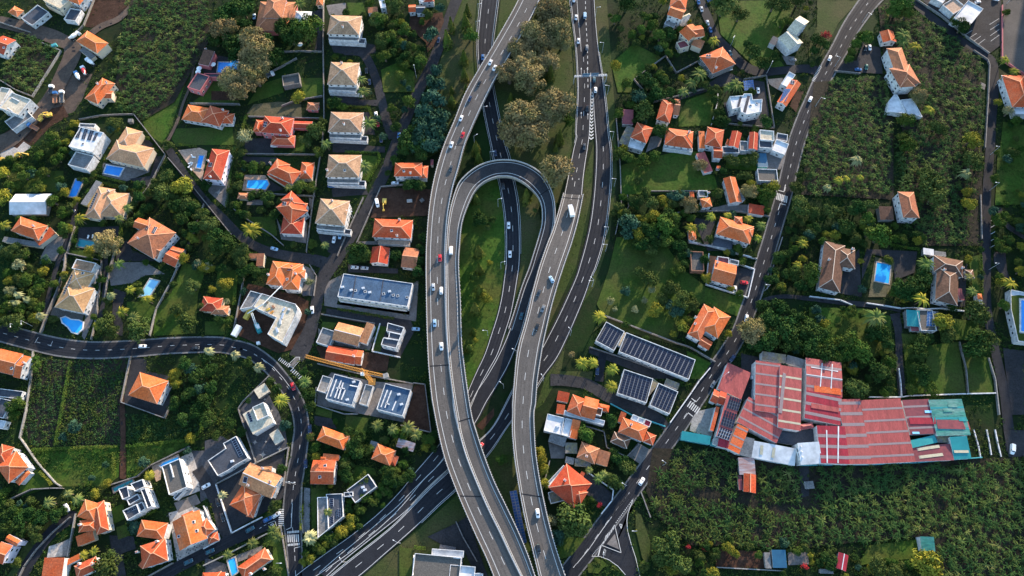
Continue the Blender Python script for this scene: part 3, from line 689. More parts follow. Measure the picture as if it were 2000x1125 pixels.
def H(fr, label, wall, spec, name='house', cat=None, group=None, win=True, cap=9, shutters=False, ph=.7):
    items = [q.split() for q in spec.split(';') if q.strip()]; blocks = []; extra = []
    for tok in items:
        (blocks if tok[0][0] in 'hgsfnp' and tok[0][1:].replace('.', '').isdigit() else extra).append(tok)
    blocks = [block(fr, t) for t in blocks]
    c = sum((sum((Vector(p) for p in k.poly), Vector())/len(k.poly) for k in blocks), Vector())/len(blocks)
    root = thing(name, label, cat or {'house': 'house'}.get(name, name.replace('_', ' ')), (c.x, c.y, 0), group)
    wmesh = {}
    for k in blocks:
        wm = k.wall or wall; rm = k.code or 'o'; b = wmesh.setdefault(wm, MB()); P = k.poly
        if k.t == 'p': b.prism([(p.x, p.y) for p in P], 0, k.h-.02)
        else:
            i = .5 if k.t in 'hg' else (.2 if k.t in 'sn' else 0.0); i = min(i, k.L*.15, k.w*.15); Q = [loc(k, s, t, 0) for s, t in ((i,i),(k.L-i,i),(k.L-i,k.w-i),(i,k.w-i))]
            b.prism([(p.x, p.y) for p in Q], 0, k.h-(.06 if k.t in 'hg' else .03))
            if k.t == 'g':
                e = k.slope
                for s in (i, k.L-i):
                    f = [loc(k, s, i, k.h-.06), loc(k, s, k.w-i, k.h-.06), loc(k, s, k.w/2, k.h+e*k.w/2-.1)]
                    b.face(f if s != i else f[::-1])
            if k.t == 's':
                z1 = k.h+k.slope*(k.w-i)-.06; q = [loc(k, i, i, k.h-.06), loc(k, k.L-i, i, k.h-.06), loc(k, k.L-i, k.w-i, z1), loc(k, i, k.w-i, z1)]
                z0 = k.h-.1; b.face([q[1], Vector((q[2].x,q[2].y,z0)), q[2]]); b.face([Vector((q[3].x,q[3].y,z0)), q[0], q[3]]); b.face([Vector((q[2].x,q[2].y,z0)), Vector((q[3].x,q[3].y,z0)), q[3], q[2]])
        if k.t in 'hgsn': roof_obj(k, root, rm, wm)
        else: parapet_roof(k, root, rm, wm, ph)
        occupy([PX(Vector((p.x, p.y, 0))) for p in P])
    for wm, b in wmesh.items(): b.build('wall', WALL[wm], root)
    cnt = [0]
    if win:
        for k in sorted(blocks, key=lambda k: -k.h): face_windows(k, blocks, root, wall, WING if shutters else WIN, cap, cnt)
    for tok in extra:
        xy = [f2(fr, *map(float, w.split(','))) for w in tok[1:] if ',' in w]; rest = [w for w in tok[1:] if ',' not in w]
        if tok[0] == 'ch':
            for p in xy: q = on_roof(blocks, *p); put('chimney', CHIM, root, q-root.location+Vector((0,0,.5)), math.atan2(blocks[0].poly[1].y-blocks[0].poly[0].y, blocks[0].poly[1].x-blocks[0].poly[0].x))
        elif tok[0] == 'sk':
            for p in xy: q = on_roof(blocks, *p); put('skylight', SKYL, root, q-root.location, .2)
        elif tok[0] == 'sp':
            Q = [on_roof(blocks, *p) for p in xy]; ok = [max((roof_z(k, q) or 0 for k in blocks), default=0) > q.z-.3 and any(inside(k, q) for k in blocks) for q in Q]
            if not all(ok) and any(ok): zr = max(q.z for q, f in zip(Q, ok) if f); Q = [q if f else W(*p, zr) for q, f, p in zip(Q, ok, xy)]
            panels(root, Q, int(rest[0]), int(rest[1]), 'solar_cell_blue' if len(rest) > 2 else 'solar_cell')
        elif tok[0] == 'beam':              # raised strip lying on a flat roof
            b = MB()
            for p, q in zip(xy[::2], xy[1::2]): b.beam(on_roof(blocks, *p)+Vector((0,0,.3)), on_roof(blocks, *q)+Vector((0,0,.3)), .5, .6)
            b.build('roof_beam', 'white_wall', root)
        elif tok[0] == 'band':              # translucent or metal strips across a sheet roof
            wdt = float(rest[0])
            for p, q in zip(xy[::2], xy[1::2]):
                b = MB(); n = 6; prev = None
                for i in range(n+1):
                    t = i/n; r = on_roof(blocks, p[0]+(q[0]-p[0])*t, p[1]+(q[1]-p[1])*t)+Vector((0,0,.16))
                    if prev is not None:
                        d = r-prev; d.z = 0; nn = Vector((-d.y, d.x, 0)).normalized()*wdt; b.face([prev+nn, prev-nn, r-nn, r+nn])
                    prev = r
                b.build('roof_sheet_strip', rest[1], root)
        elif tok[0] == 'strips':            # sheets of another colour laid across the whole width of one roof: block number, spacing, half width
            k = blocks[int(rest[0])]; sp_, hw = float(rest[1]), float(rest[2]); t = sp_*.6
            Z = lambda s_, t_: loc(k, s_, t_, k.h+(k.slope*min(t_, k.w-t_) if k.t == 'g' else k.slope*t_)+.035)
            while t < k.w-hw:
                b = MB(); b.face([Z(.05, t-hw), Z(k.L-.05, t-hw), Z(k.L-.05, t+hw), Z(.05, t+hw)]); b.build('roof_sheet_strip', rest[3], root); t += sp_
        elif tok[0] == 'unit':
            for p in xy: q = on_roof(blocks, *p); b = MB(); b.box(q, 1.6, 1.1, .8, .3); b.box(q+Vector((0,0,.8)), 1.2, .8, .12, .3); b.build('roof_unit', 'aluminium', root)
        elif tok[0] == 'door':
            pass
    BUILT.append((root, blocks)); return root
def wall(label, fr, *v, h=1.8, t=.35, m='stone_wall', name='garden_wall', cat='wall', cap=None):
    P = [fw(fr, v[i], v[i+1]) for i in range(0, len(v), 2)]; b = MB()
    for p, q in zip(P, P[1:]):
        d = (q-p).normalized()*t/2; b.beam(p-d+Vector((0,0,h/2)), q+d+Vector((0,0,h/2)), t, h); b.beam(p-d+Vector((0,0,h+.05)), q+d+Vector((0,0,h+.05)), t+.12, .1)
    return tag(b.build(name, m), label, cat)
def pool(label, fr, *v, m='pool_water', edge='paving_pale', ew=.6, z=0.0):
    P = [fw(fr, v[i], v[i+1], z) for i in range(0, len(v), 2)]; n = len(P); occupy(pts(fr, *v))
    a = sum(P[i].x*P[(i+1) % n].y-P[(i+1) % n].x*P[i].y for i in range(n))
    if a < 0: P = P[::-1]
    c = sum(P, Vector())/n; root = thing('swimming_pool', label, 'swimming pool', (c.x, c.y, z))
    b = MB(); b.face([p+Vector((0,0,.46)) for p in P]); b.build('water', m, root)
    out = []
    for i in range(n):
        p0, p1, p2 = P[i-1], P[i], P[(i+1) % n]; d0 = (p1-p0).normalized(); d1 = (p2-p1).normalized(); mm = Vector((d0.y+d1.y, -d0.x-d1.x, 0)); out.append(p1+mm/max(.3, mm.length_squared/2)*ew)
    b = MB(); u = Vector((0,0,.62)); l = Vector((0,0,.44))
    for i in range(n):
        j = (i+1) % n; b.face([P[i]+u, out[i]+u, out[j]+u, P[j]+u]); b.face([out[i], out[j], out[j]+u, out[i]+u]); b.face([P[j]+l, P[i]+l, P[i]+u, P[j]+u])
    b.build('coping', edge, root); return root
# ------------------------------------------------------------------ yards, terraces, lawns and bare ground
patch('yard', 'asphalt_yard', 'G', 1000,145, 1110,160, 1110,250, 1285,290, 1290,530, 1260,612, 925,500)
patch('field', 'mulch', 'G', 255,150, 560,175, 980,150, 930,500, 960,560, 930,820, 240,830, 190,700, 225,480, soft=True, block=False)
patch('lawn', 'meadow', 'G', 240,830, 900,815, 900,1050, 800,1125, 440,1125, 250,880, soft=True, block=False)
patch('lawn', 'meadow', 'G', 960,820, 1450,760, 1520,760, 1150,960, 1000,1060, 960,1060, soft=True, block=False)
patch('lawn', 'lawn', 'G', 180,1060, 280,990, 400,1080, 430,1110, 180,1200, 130,1180, soft=True)
patch('lawn', 'meadow', 'A', 1130,560, 1300,540, 1400,640, 1300,960, 1230,1090, 1100,1000, 1060,800, soft=True)
patch('lawn', 'lawn', 'C', 60,450, 480,440, 490,600, 60,600, soft=True, block=False)
patch('soil_field', 'soil', 'A', 720,0, 1010,0, 900,130, 690,210, 640,200, soft=True)
patch('soil_field', 'dirt', 'A', 380,700, 560,560, 700,560, 620,760, 560,850, 360,900, soft=True)
patch('soil_field', 'soil', 'A', 250,860, 480,800, 520,880, 380,960, 250,1100, 100,1125, 0,1125, 0,1030, soft=True)
patch('concrete_slab', 'paving_pale', 'C', 0,220, 130,270, 180,220, 240,260, 130,330, 60,360, 0,330)
patch('terrace', 'asphalt_yard', 'B', 255,450, 370,420, 480,440, 480,470, 370,550, 260,560)
patch('lawn', 'lawn', 'B', 275,590, 390,590, 540,780, 170,780, 250,720, soft=True)
patch('soil_field', 'soil', 'B', 320,690, 530,690, 530,760, 320,760, soft=True)
patch('lawn', 'dry_grass', 'B', 590,860, 640,790, 830,770, 1000,790, 1010,890, 600,885, soft=True)
patch('lawn', 'lawn', 'B', 690,640, 850,590, 870,700, 650,770, 590,800, soft=True)
patch('lawn', 'lawn', 'B', 1000,590, 1165,590, 1165,720, 1020,740, soft=True)
patch('lawn', 'lawn', 'B', 1350,20, 1470,20, 1500,115, 1360,115, soft=True)
patch('yard', 'paving', 'B', 1190,40, 1340,20, 1340,115, 1215,115)
patch('yard', 'asphalt_yard', 'B', 1210,265, 1560,340, 1570,400, 1430,420, 1250,400, 1220,330)
patch('yard', 'asphalt_yard', 'B', 1230,700, 1320,720, 1500,760, 1560,760, 1560,800, 1320,800, 1230,760)
patch('yard', 'asphalt_yard', 'B', 1460,850, 1530,850, 1560,1020, 1480,1020)
patch('yard', 'asphalt_yard', 'D', 1240,210, 1600,260, 1580,300, 1240,300)
patch('yard', 'asphalt_yard', 'D', 1230,560, 1500,590, 1510,620, 1240,640)
patch('yard', 'asphalt_yard', 'D', 1130,860, 1220,890, 1330,890, 1360,920, 1280,1080, 1210,1060, 1140,960)
patch('yard', 'asphalt_yard', 'B', 900,180, 1160,60, 1160,380, 1100,390, 1130,250)
patch('lawn', 'lawn', 'D', 40,120, 480,110, 495,245, 190,245, 60,260, 20,200, soft=True)
patch('terrace', 'paving_tan', 'D', 70,285, 230,265, 290,290, 250,520, 180,440)
patch('terrace', 'paving', 'D', 290,510, 460,350, 460,560, 430,720, 300,600)
patch('yard', 'asphalt_yard', 'D', 580,200, 780,190, 800,320, 570,310)
patch('lawn', 'lawn', 'D', 960,170, 1040,170, 1030,300, 960,290, soft=True)
patch('terrace', 'paving_tan', 'D', 575,470, 730,475, 770,540, 730,600, 555,590)
patch('yard', 'asphalt_yard', 'D', 560,330, 830,340, 740,400, 565,370)
patch('yard', 'asphalt_yard', 'D', 730,490, 870,580, 780,600, 730,590)
patch('yard', 'paving', 'D', 590,660, 710,660, 710,700, 590,700)
patch('lawn', 'lawn', 'D', 580,790, 800,790, 820,930, 760,940, 640,860, soft=True)
patch('yard', 'paving', 'D', 810,780, 860,900, 1010,940, 1060,780, 1090,660, 1060,640, 1070,760, 1040,990, 850,960)
patch('lawn', 'lawn', 'D', 1450,320, 1590,330, 1510,520, 1460,500, soft=True)
patch('terrace', 'paving', 'C', 780,380, 1000,400, 1100,420, 1160,340, 1130,450, 960,520, 775,475)
patch('terrace', 'asphalt_yard', 'C', 1040,130, 1160,240, 1140,270, 1000,250)
patch('drive', 'asphalt_yard', 'C', 1180,330, 1230,330, 1140,560, 1010,520, 980,500, 1140,480)
patch('yard', 'asphalt_yard', 'C', 590,870, 900,860, 900,940, 780,960, 780,1000, 740,1060, 700,1060, 590,960)
patch('yard', 'asphalt_yard', 'C', 960,960, 1000,1040, 1200,1125, 880,1125, 880,1040)
patch('tennis_court', 'paving', 'C', 390,930, 500,950, 420,1125, 300,1110)
patch('lawn', 'lawn', 'E', 520,150, 700,145, 690,200, 520,190, soft=True)
patch('yard', 'paving', 'E', 850,240, 1100,240, 1250,330, 1100,340, 1000,400, 840,420, 820,320)
patch('lawn', 'lawn', 'E', 960,540, 1100,540, 1190,590, 1130,720, 960,690, soft=True)
patch('drive', 'asphalt_yard', 'E', 860,440, 960,470, 900,640, 930,700, 930,800, 880,790, 850,640)
patch('lawn', 'meadow', 'E', 1300,470, 1390,240, 1560,300, 1500,480, 1480,780, 1160,800, 1180,600, soft=True)
patch('lawn', 'lawn', 'F', 0,690, 150,690, 150,790, 0,790, soft=True)
patch('lawn', 'lawn', 'F', 100,300, 250,300, 240,560, 130,560, 70,480, soft=True)
patch('terrace', 'roof_gravel', 'E', 400,580, 640,620, 600,790, 440,660, 380,640)
patch('terrace', 'paving', 'E', 650,620, 750,440, 740,600, 640,830, 620,800)
patch('yard', 'paving', 'F', 740,260, 830,300, 840,500, 740,490, 710,460)
patch('soil_field', 'soil', 'F', 330,400, 700,490, 790,540, 760,720, 670,900, 560,930, 440,880, 260,800, 240,650)
patch('yard', 'paving', 'F', 905,400, 1050,330, 1000,560, 1550,640, 1540,690, 1580,400, 1620,380, 1600,690, 905,570)
patch('yard', 'asphalt_yard', 'F', 920,590, 1560,680, 1590,760, 1480,960, 1290,910, 1290,720, 920,650)
patch('lawn', 'lawn', 'F', 1300,720, 1385,730, 1350,820, 1330,930, 1270,915, soft=True)
patch('lawn', 'lawn', 'F', 890,690, 1000,700, 970,750, 880,740, soft=True)
patch('yard', 'paving', 'F', 860,740, 970,830, 1160,880, 1290,800, 1250,910, 860,850)
patch('soil_field', 'soil', 'H', 840,60, 1400,130, 1380,250, 1200,260, 900,200, soft=True)
patch('yard', 'paving', 'H', 850,380, 960,260, 1280,330, 1580,350, 1510,640, 850,510)
patch('soil_field', 'soil', 'H', 1590,350, 1670,360, 1710,715, 1500,670, 1540,500)
patch('yard', 'yard_grey', 'H', 260,540, 440,330, 520,500, 560,560, 610,700, 630,830, 400,940, 300,700)
patch('yard', 'yard_grey', 'H', 0,780, 140,740, 340,920, 100,1060, 60,1125, 0,1125)
patch('lawn', 'lawn', 'H', 840,520, 970,540, 960,610, 840,580, soft=True)
patch('lawn', 'lawn', 'H', 1070,580, 1240,610, 1220,740, 1060,660, soft=True)
patch('yard', 'asphalt_yard', 'H', 830,590, 960,610, 1000,690, 830,660)
patch('lawn', 'lawn', 'J', 950,330, 1110,345, 1100,420, 1010,420, 1000,700, 960,700, soft=True)
patch('yard', 'roof_grey', 'J', 890,330, 945,340, 940,740, 880,730)
patch('lawn', 'lawn', 'J', 1290,320, 1350,130, 1520,160, 1540,220, 1460,215, 1270,350, soft=True)
patch('lawn', 'lawn', 'J', 560,760, 680,690, 740,1125, 610,1125, 610,860, 520,840, soft=True)
patch('yard', 'asphalt_yard', 'J', 120,300, 440,130, 720,0, 720,400, 600,520, 280,700, 230,740, 130,480)
patch('yard', 'yard_grey', 'J', 0,0, 480,0, 480,90, 130,280, 0,340)
patch('terrace', 'paving_pale', 'J', 0,490, 20,500, 130,810, 0,870)
patch('terrace', 'paving', 'J', 280,940, 520,850, 510,900, 400,960, 300,1000)
patch('court', 'paving_pale', 'I', 1510,560, 1740,500, 1830,540, 1929,820, 1929,850, 1590,1000)
patch('yard', 'paving', 'I', 1560,470, 1760,390, 1800,470, 1600,560)
patch('terrace', 'paving_tan', 'I', 1360,140, 1600,30, 1620,70, 1450,150, 1440,260, 1400,280)
patch('terrace', 'paving_pale', 'I', 1620,60, 1720,10, 1850,340, 1560,450, 1700,320)
patch('yard', 'yard_grey', 'I', 1720,0, 1929,0, 1929,400, 1800,460, 1780,200)
patch('yard', 'asphalt_yard', 'I', 980,760, 1200,770, 1220,880, 1100,920, 1130,1125, 1000,1125, 1000,900)
patch('lawn', 'meadow', 'I', 1000,520, 1110,470, 1120,610, 1020,660, soft=True)
patch('lawn', 'lawn', 'I', 1040,690, 1130,660, 1170,760, 1060,800, soft=True)
patch('terrace', 'paving_pale', 'I', 440,860, 560,820, 560,950, 420,960)
patch('yard', 'roof_grey', 'I', 560,820, 640,780, 620,950, 560,950)
patch('lawn', 'verge', 'I', 220,820, 330,830, 200,1060, 120,1125, 60,1125, 130,1040, soft=True)
patch('yard', 'yard_grey', 'J', 0,960, 200,1020, 210,1125, 0,1125)
# right half
patch('lawn', 'meadow', 'M', 230,480, 450,420, 640,380, 860,370, 880,540, 950,550, 980,660, 640,690, 240,700, soft=True)
patch('lawn', 'meadow', 'K', 960,10, 1450,0, 1560,40, 1500,160, 1440,280, 1360,330, 1480,500, 1280,530, 1000,260, soft=True)
patch('lawn', 'verge', 'L', 60,0, 380,0, 220,180, 100,420, 0,480, 0,360, 60,200, soft=True)
patch('lawn', 'meadow', 'K', 170,480, 340,330, 560,440, 340,600, 320,700, 220,700, soft=True)
patch('lawn', 'meadow', 'K', 740,760, 960,680, 920,950, 680,960, 680,880, soft=True)
patch('yard', 'asphalt_yard', 'K', 1040,540, 1170,600, 1160,640, 980,660, 900,690, 650,770, 640,750, 880,650)
patch('yard', 'paving', 'K', 1460,420, 1560,430, 1560,495, 1500,490)
patch('yard', 'paving_tan', 'K', 1355,600, 1470,590, 1450,690, 1370,640)
patch('soil_field', 'soil', 'K', 1560,690, 1629,690, 1570,850, 1520,800)
patch('yard', 'asphalt_yard', 'K', 1200,600, 1330,620, 1380,960, 1060,920, 1020,780, 1240,700)
patch('lawn', 'meadow', 'M', 1040,400, 1290,390, 1280,520, 1040,500, soft=True)
patch('yard', 'paving', 'M', 470,260, 560,250, 540,330, 470,360, 430,380)
patch('yard', 'paving', 'M', 230,290, 330,180, 310,340)
patch('yard', 'paving', 'M', 930,800, 1060,770, 1330,780, 1210,840, 930,830)
patch('yard', 'paving', 'M', 1290,340, 1380,360, 1500,400, 1450,510, 1290,500)
patch('lawn', 'lawn', 'M', 800,920, 930,930, 900,1040, 810,1010, soft=True)
patch('yard', 'asphalt_yard', 'M', 780,870, 960,900, 900,1060, 1100,1125, 900,1125)
patch('meadow', 'lawn', 'O', 210,50, 560,80, 720,300, 880,420, 900,530, 850,560, 740,640, 660,830, 400,760, 110,650, 60,560, 150,300, soft=True)
patch('lawn', 'meadow', 'O', 880,430, 1190,520, 1150,660, 880,560, soft=True)
patch('yard', 'asphalt_yard', 'O', 1090,270, 1240,300, 1200,500, 1080,450)
patch('terrace', 'roof_worn', 'O', 905,190, 985,200, 930,390, 890,410)
patch('verge', 'verge', 'O', 10,790, 110,660, 680,840, 660,870, 260,760, 130,690, soft=True)
patch('yard', 'asphalt_yard', 'O', 0,880, 700,1080, 760,1125, 500,1125, 0,930)
patch('verge', 'verge', 'R', 205,20, 460,20, 440,150, 330,130, 200,70, soft=True)
patch('lawn', 'verge', 'R', 550,20, 680,60, 640,190, 540,180, soft=True)
patch('lawn', 'meadow', 'O', 740,910, 940,1010, 850,1125, 770,1125, soft=True)
patch('yard', 'paving', 'R', 250,330, 560,380, 510,440, 230,360)
patch('yard', 'paving', 'R', 720,660, 800,560, 900,620, 810,720)
patch('yard', 'paving', 'R', 120,560, 250,600, 240,680, 140,680)
patch('yard', 'asphalt_yard', 'R', 330,830, 420,790, 620,960, 560,1060, 420,960)
patch('yard', 'concrete', 'R', 1220,330, 1390,290, 1360,530, 1190,470)
patch('yard', 'asphalt_yard', 'S', 425,100, 560,130, 510,430, 425,410)
patch('lawn', 'lawn', 'T', 400,700, 700,720, 560,880, 440,920, soft=True)
patch('verge', 'verge', 'T', 1150,480, 1200,500, 1290,760, 1260,980, 1210,900, 1150,640, soft=True)
patch('lawn', 'lawn', 'T', 700,960, 840,920, 880,960, 800,1050, 710,1040, soft=True)
patch('car_park', 'asphalt_yard', 'L', 1150,260, 1330,70, 1300,0, 1455,0, 1455,340, 1370,405)
patch('car_park', 'asphalt_old', 'L', 1470,0, 1700,0, 1700,580, 1629,560, 1465,450)
patch('yard', 'asphalt_yard', 'L', 860,0, 1330,0, 1330,70, 1150,260)
patch('yard', 'asphalt_yard', 'L', 400,330, 540,360, 560,560, 200,540, 260,460, 360,460)
patch('yard', 'paving', 'L', 1190,560, 1340,640, 1330,680, 1150,620)
patch('lawn', 'meadow', 'L', 1470,920, 1700,960, 1700,1200, 1440,1200, soft=True, block=False)
patch('lawn', 'meadow', 'N', 1430,0, 1700,0, 1700,420, 1410,430, soft=True, block=False)
patch('yard', 'asphalt_yard', 'N', 240,900, 380,760, 400,1125, 240,1100)
patch('yard', 'asphalt_yard', 'N', 440,760, 820,780, 800,940, 650,1000, 640,840, 480,800, 400,1000, 400,880)
patch('lawn', 'dry_grass', 'N', 500,820, 650,860, 620,1060, 580,1125, 450,1125, soft=True)
patch('yard', 'asphalt_yard', 'N', 1140,980, 1200,860, 1180,1200, 960,1200, 1130,1180)
patch('lawn', 'lawn', 'N', 1210,830, 1300,800, 1300,1125, 1250,1125, soft=True)
patch('drive', 'asphalt_yard', 'N', 1410,440, 1460,450, 1500,560, 1629,660, 1629,690, 1500,610)
patch('drive', 'asphalt_yard', 'N', 1400,780, 1490,790, 1500,920, 1540,1030, 1490,1030, 1400,870)
patch('lawn', 'meadow', 'Q', 0,310, 420,320, 620,380, 630,650, 450,700, 300,560, 0,640, soft=True, block=False)
patch('lawn', 'lawn', 'Q', 700,510, 870,520, 880,960, 760,970, soft=True, block=False)
patch('lawn', 'lawn', 'Q', 890,600, 1130,570, 1190,960, 880,970, soft=True)
patch('lawn', 'lawn', 'Q', 1140,580, 1360,700, 1400,960, 1200,960, soft=True)
patch('lawn', 'lawn', 'Q', 970,380, 1290,420, 1280,560, 1000,560, soft=True)
patch('yard', 'paving', 'Q', 720,330, 980,340, 990,490, 720,470)
patch('yard', 'asphalt_yard', 'Q', 1470,620, 1629,640, 1629,1125, 1540,1125, 1490,800)
patch('soil_field', 'mulch', 'U', 0,270, 1629,210, 1700,1125, 1000,1125, 880,820, 0,900, block=False)
patch('soil_field', 'mulch', 'P', 1275,875, 1400,880, 1600,905, 1600,1070, 1350,1065, 1285,1010, 1262,960, block=False)
patch('soil_field', 'mulch', 'P', 1590,160, 1730,150, 1745,240, 1740,390, 1565,380, block=False)
patch('soil_field', 'mulch', 'P', 1715,10, 1760,10, 1915,110, 1920,480, 1790,480, 1760,240, 1730,150, 1720,60, block=False)
patch('soil_field', 'mulch', 'P', 255,0, 400,0, 420,60, 340,200, 270,240, 225,160, block=False)
patch('soil_field', 'mulch', 'P', 15,90, 45,66, 115,98, 65,185, 5,160, block=False)
patch('lawn', 'meadow', 'U', 400,1000, 460,890, 850,840, 870,930, 790,990, 400,1040, soft=True)
patch('soil_field', 'soil', 'a', 90,860, 570,890, 570,1050, 90,1040)
patch('yard', 'paving', 'a', 790,890, 990,890, 1000,1010, 800,1020)
patch('yard', 'asphalt_yard', 'a', 1000,50, 905,60, 930,360, 1000,340)
patch('yard', 'asphalt_yard', 'U', 1500,0, 1700,0, 1700,200, 1540,210)
patch('lawn', 'lawn', 'Z', 0,930, 90,940, 80,1125, 0,1125, soft=True)
patch('yard', 'asphalt_yard', 'Z', 190,860, 400,760, 460,720, 580,1080, 600,1125, 520,1125, 440,960, 300,920)
patch('soil_field', 'soil', 'c', 270,370, 700,390, 690,610, 190,630, 230,480)
patch('yard', 'asphalt_yard', 'c', 0,1020, 420,1060, 420,1100, 0,1090)
patch('yard', 'paving', 'c', 80,830, 500,820, 500,870, 80,850)
patch('soil_field', 'soil', 'd', 500,200, 900,150, 920,260, 800,560, 720,640, 700,520, 500,340, soft=True, block=False)
patch('lawn', 'meadow', 'd', 150,850, 360,760, 560,880, 560,1125, 180,1125, soft=True, block=False)

# ------------------------------------------------------------------ swimming pools
pool('L shaped blue pool below the brown tree of the pink terrace house', 'B', 378,476, 470,478, 485,455, 530,460, 518,556, 370,550)
pool('blue pool on the white terrace of the peach roofed house', 'C', 812,402, 938,424, 906,484, 790,460, edge='white_wall')
pool('blue lap pool beside a yellow wall below the white cube house', 'C', 578,508, 634,515, 576,645, 526,636, z=.3)
pool('dark teal pool in a walled yard left of a grey crown', 'C', 606,960, 738,985, 714,1036, 584,1013, m='pool_teal', edge='pavement')
pool('kidney shaped bright blue pool beside the curved road', 'E', 470,668, 500,658, 540,680, 600,685, 632,700, 625,750, 590,782, 550,770, 520,730, 480,700, edge='white_wall', m='pool_sky')
pool('pale blue pool with straight sides in a garden of palms', 'E', 1140,372, 1208,388, 1140,495, 1060,502, m='pool_pale')
pool('small blue pool on the tan terrace left of the lilac house', 'D', 232,328, 268,330, 245,425, 210,420)
pool('bright blue pool with a rounded end on a tan deck', 'D', 598,515, 745,513, 760,545, 735,585, 590,575, m='pool_sky', edge='paving_tan')
pool('blue pool with a covered strip beside the bottom orange house', 'J', 210,985, 272,960, 300,1085, 248,1125, m='pool_sky')
pool('curved blue pool along the edge of the gravel roofed house', 'I', 1442,138, 1470,110, 1600,60, 1612,76, 1455,150, m='pool_sky')
pool('bright blue rectangular pool on a lawn between the brown roofed villas', 'N', 512,865, 614,885, 600,1026, 496,1005, m='pool_sky')
pool('teal pool in the small garden of the black and white cluster house', 'I', 1020,340, 1190,260, 1200,280, 1030,372, m='pool_teal', edge='paving')

# ------------------------------------------------------------------ houses, upper left
H('A', 'small orange hipped shed by the dirt road at the top left', 'C', 'h3 60,92 112,45 185,80 o', 'shed')
H('A', 'low white walled outbuilding with a grey flat roof beside the top left dirt road', 'W', 'f3.2 165,142 250,198 345,78 d', 'outbuilding')
H('A', 'cream unfinished villa with flat roof cut by the top edge, left', 'C', 'f6 330,5 462,70 520,-40 c; f3.5 350,40 455,92 470,70 q')
H('A', 'white house with orange roof and grey terrace cut by the top edge, left', 'W', 'h6.5 478,-10 602,38 650,-60 o; f3.2 487,150 575,165 615,80 d')
H('A', 'broad orange gabled house cut by the left edge near the top', 'W', 'g6 30,415 -70,380 0,262 r; sk 38,300 30,360')
H('A', 'orange hipped house with a bright facet next to the cement mixers', 'C', 'h6 575,310 735,406 818,325 o; n2.6 600,380 690,450 720,420 y')
H('A', 'orange house with two chimneys below the parked mixers', 'C', 'h5.5 640,745 775,590 868,640 o; g4.6 765,745 845,745 850,690 o; ch 745,640 812,632')
H('A', 'white concrete shell of an unfinished house at the left edge', 'W', 'f7 0,820 95,705 215,790 c; f3.5 40,925 100,990 215,850 y; f5 -60,790 15,665 75,690 c; beam 60,820 100,850 90,740 150,770')
H('B', 'pink mansion with a tall brown hipped roof above a lower skirt roof', 'K', 'h8 710,136 858,142 872,-14 w; h4.5 650,233 935,236 946,15 w')
H('B', 'white marquee tent beside the pink mansion', 'W', 'h3.2 930,190 1060,196 1078,88 W', 'marquee', 'tent', win=False)
H('B', 'pink L shaped house with a grey terrace roof above the blue pool', 'K', 's4.2 220,482 300,500 360,402 u; f4.4 143,665 238,695 278,572 d; f3 262,590 395,590 395,560 d; ch 285,380')
H('B', 'long orange bungalow with white walls and green shutters', 'W', 'h3.8 95,906 275,935 290,816 o; h4.3 240,920 384,962 428,832 o; h3.6 384,935 480,938 482,860 o; ch 412,838', shutters=True)
H('B', 'orange roofed pink house with a long lean-to roof on its right', 'K', 'h6.5 690,1003 916,1022 924,894 r; h4.6 635,997 692,1002 715,912 r; h3.4 770,1097 945,1102 958,1027 r; g3 920,970 1080,975 1085,920 r; ch 862,900 848,992; sp 712,960 738,965 748,925 2 2')
TG = 'white terrace houses with brown hipped roofs along one lane'
for fr, lab, sp in (('B', 'topmost of the five brown hipped white houses in the column', 'h8.2 1198,258 1440,266 1450,122 b; ch 1318,208'),
    ('B', 'second from the top of the five brown hipped white houses in the column', 'h8.2 1198,640 1418,647 1420,476 b; ch 1310,482'),
    ('B', 'middle one of the five brown hipped white houses in the column', 'h8.2 1204,1000 1456,1006 1462,853 b; ch 1328,945'),
    ('D', 'fourth brown hipped house of the column, with a pale facet and a roof opening', 'h8.2 1188,488 1440,491 1448,321 b; sk 1332,438; ch 1202,440'),
    ('D', 'lowest of the five brown hipped houses, with two cars on its drive', 'h8.2 1106,838 1330,858 1352,668 b; ch 1238,672')):
    q = sp.split(';')[0].split()[1:4]; x0, y0 = map(float, q[0].split(',')); x1, y1 = map(float, q[1].split(','))
    H(fr, lab, 'W', sp+f'; n5.4 {x0+8},{y0+38} {x1-5},{y1+40} {x1-5},{y1+2} y; f2.7 {x0+15},{y0+62} {x1+45},{y1+70} {x1+40},{y1+30} d', group=TG, cap=14)
H('B', 'roofless ruined stone building on the grass', 'S', 'f2.6 870,663 998,640 975,565 v', 'ruin', win=False, ph=1.4)
H('B', 'tiny pink hut with a worn orange hipped roof', 'K', 'h3 1040,832 1128,836 1132,778 w', 'hut', cap=2)
H('B', 'small orange roof cut by the top edge beside the tall garden wall', 'C', 'h3.5 1113,40 1166,40 1166,-30 o', 'shed')
H('d', 'small white house with brown roof at the top edge near the lane', 'W', 's3.4 -5,160 112,148 108,88 w', 'outhouse', 'house')
H('d', 'white flat roofed house cut by the top edge', 'W', 'f5 150,108 215,95 200,-30 W')
H('C', 'white cube house with rows of panels on its roof', 'W', 'f7.5 525,260 702,304 765,150 W; f5 519,398 658,434 706,330 y; f4 600,112 720,118 722,90 y; sp 572,190 600,195 625,118 2 7; sp 618,200 645,205 670,128 2 7; sp 660,208 690,212 715,140 2 7; sp 700,215 722,215 748,155 2 6; sk 630,238')
H('C', 'big peach coloured hipped house with an L plan', 'C', 'h5.2 803,350 1090,416 1147,265 p; h5.1 858,262 985,300 1040,132 p')
H('C', 'yellow walled pool house below the white cube house', 'Y', 'n2.6 610,690 655,705 690,500 y', 'pool_house', 'pool house', win=False)
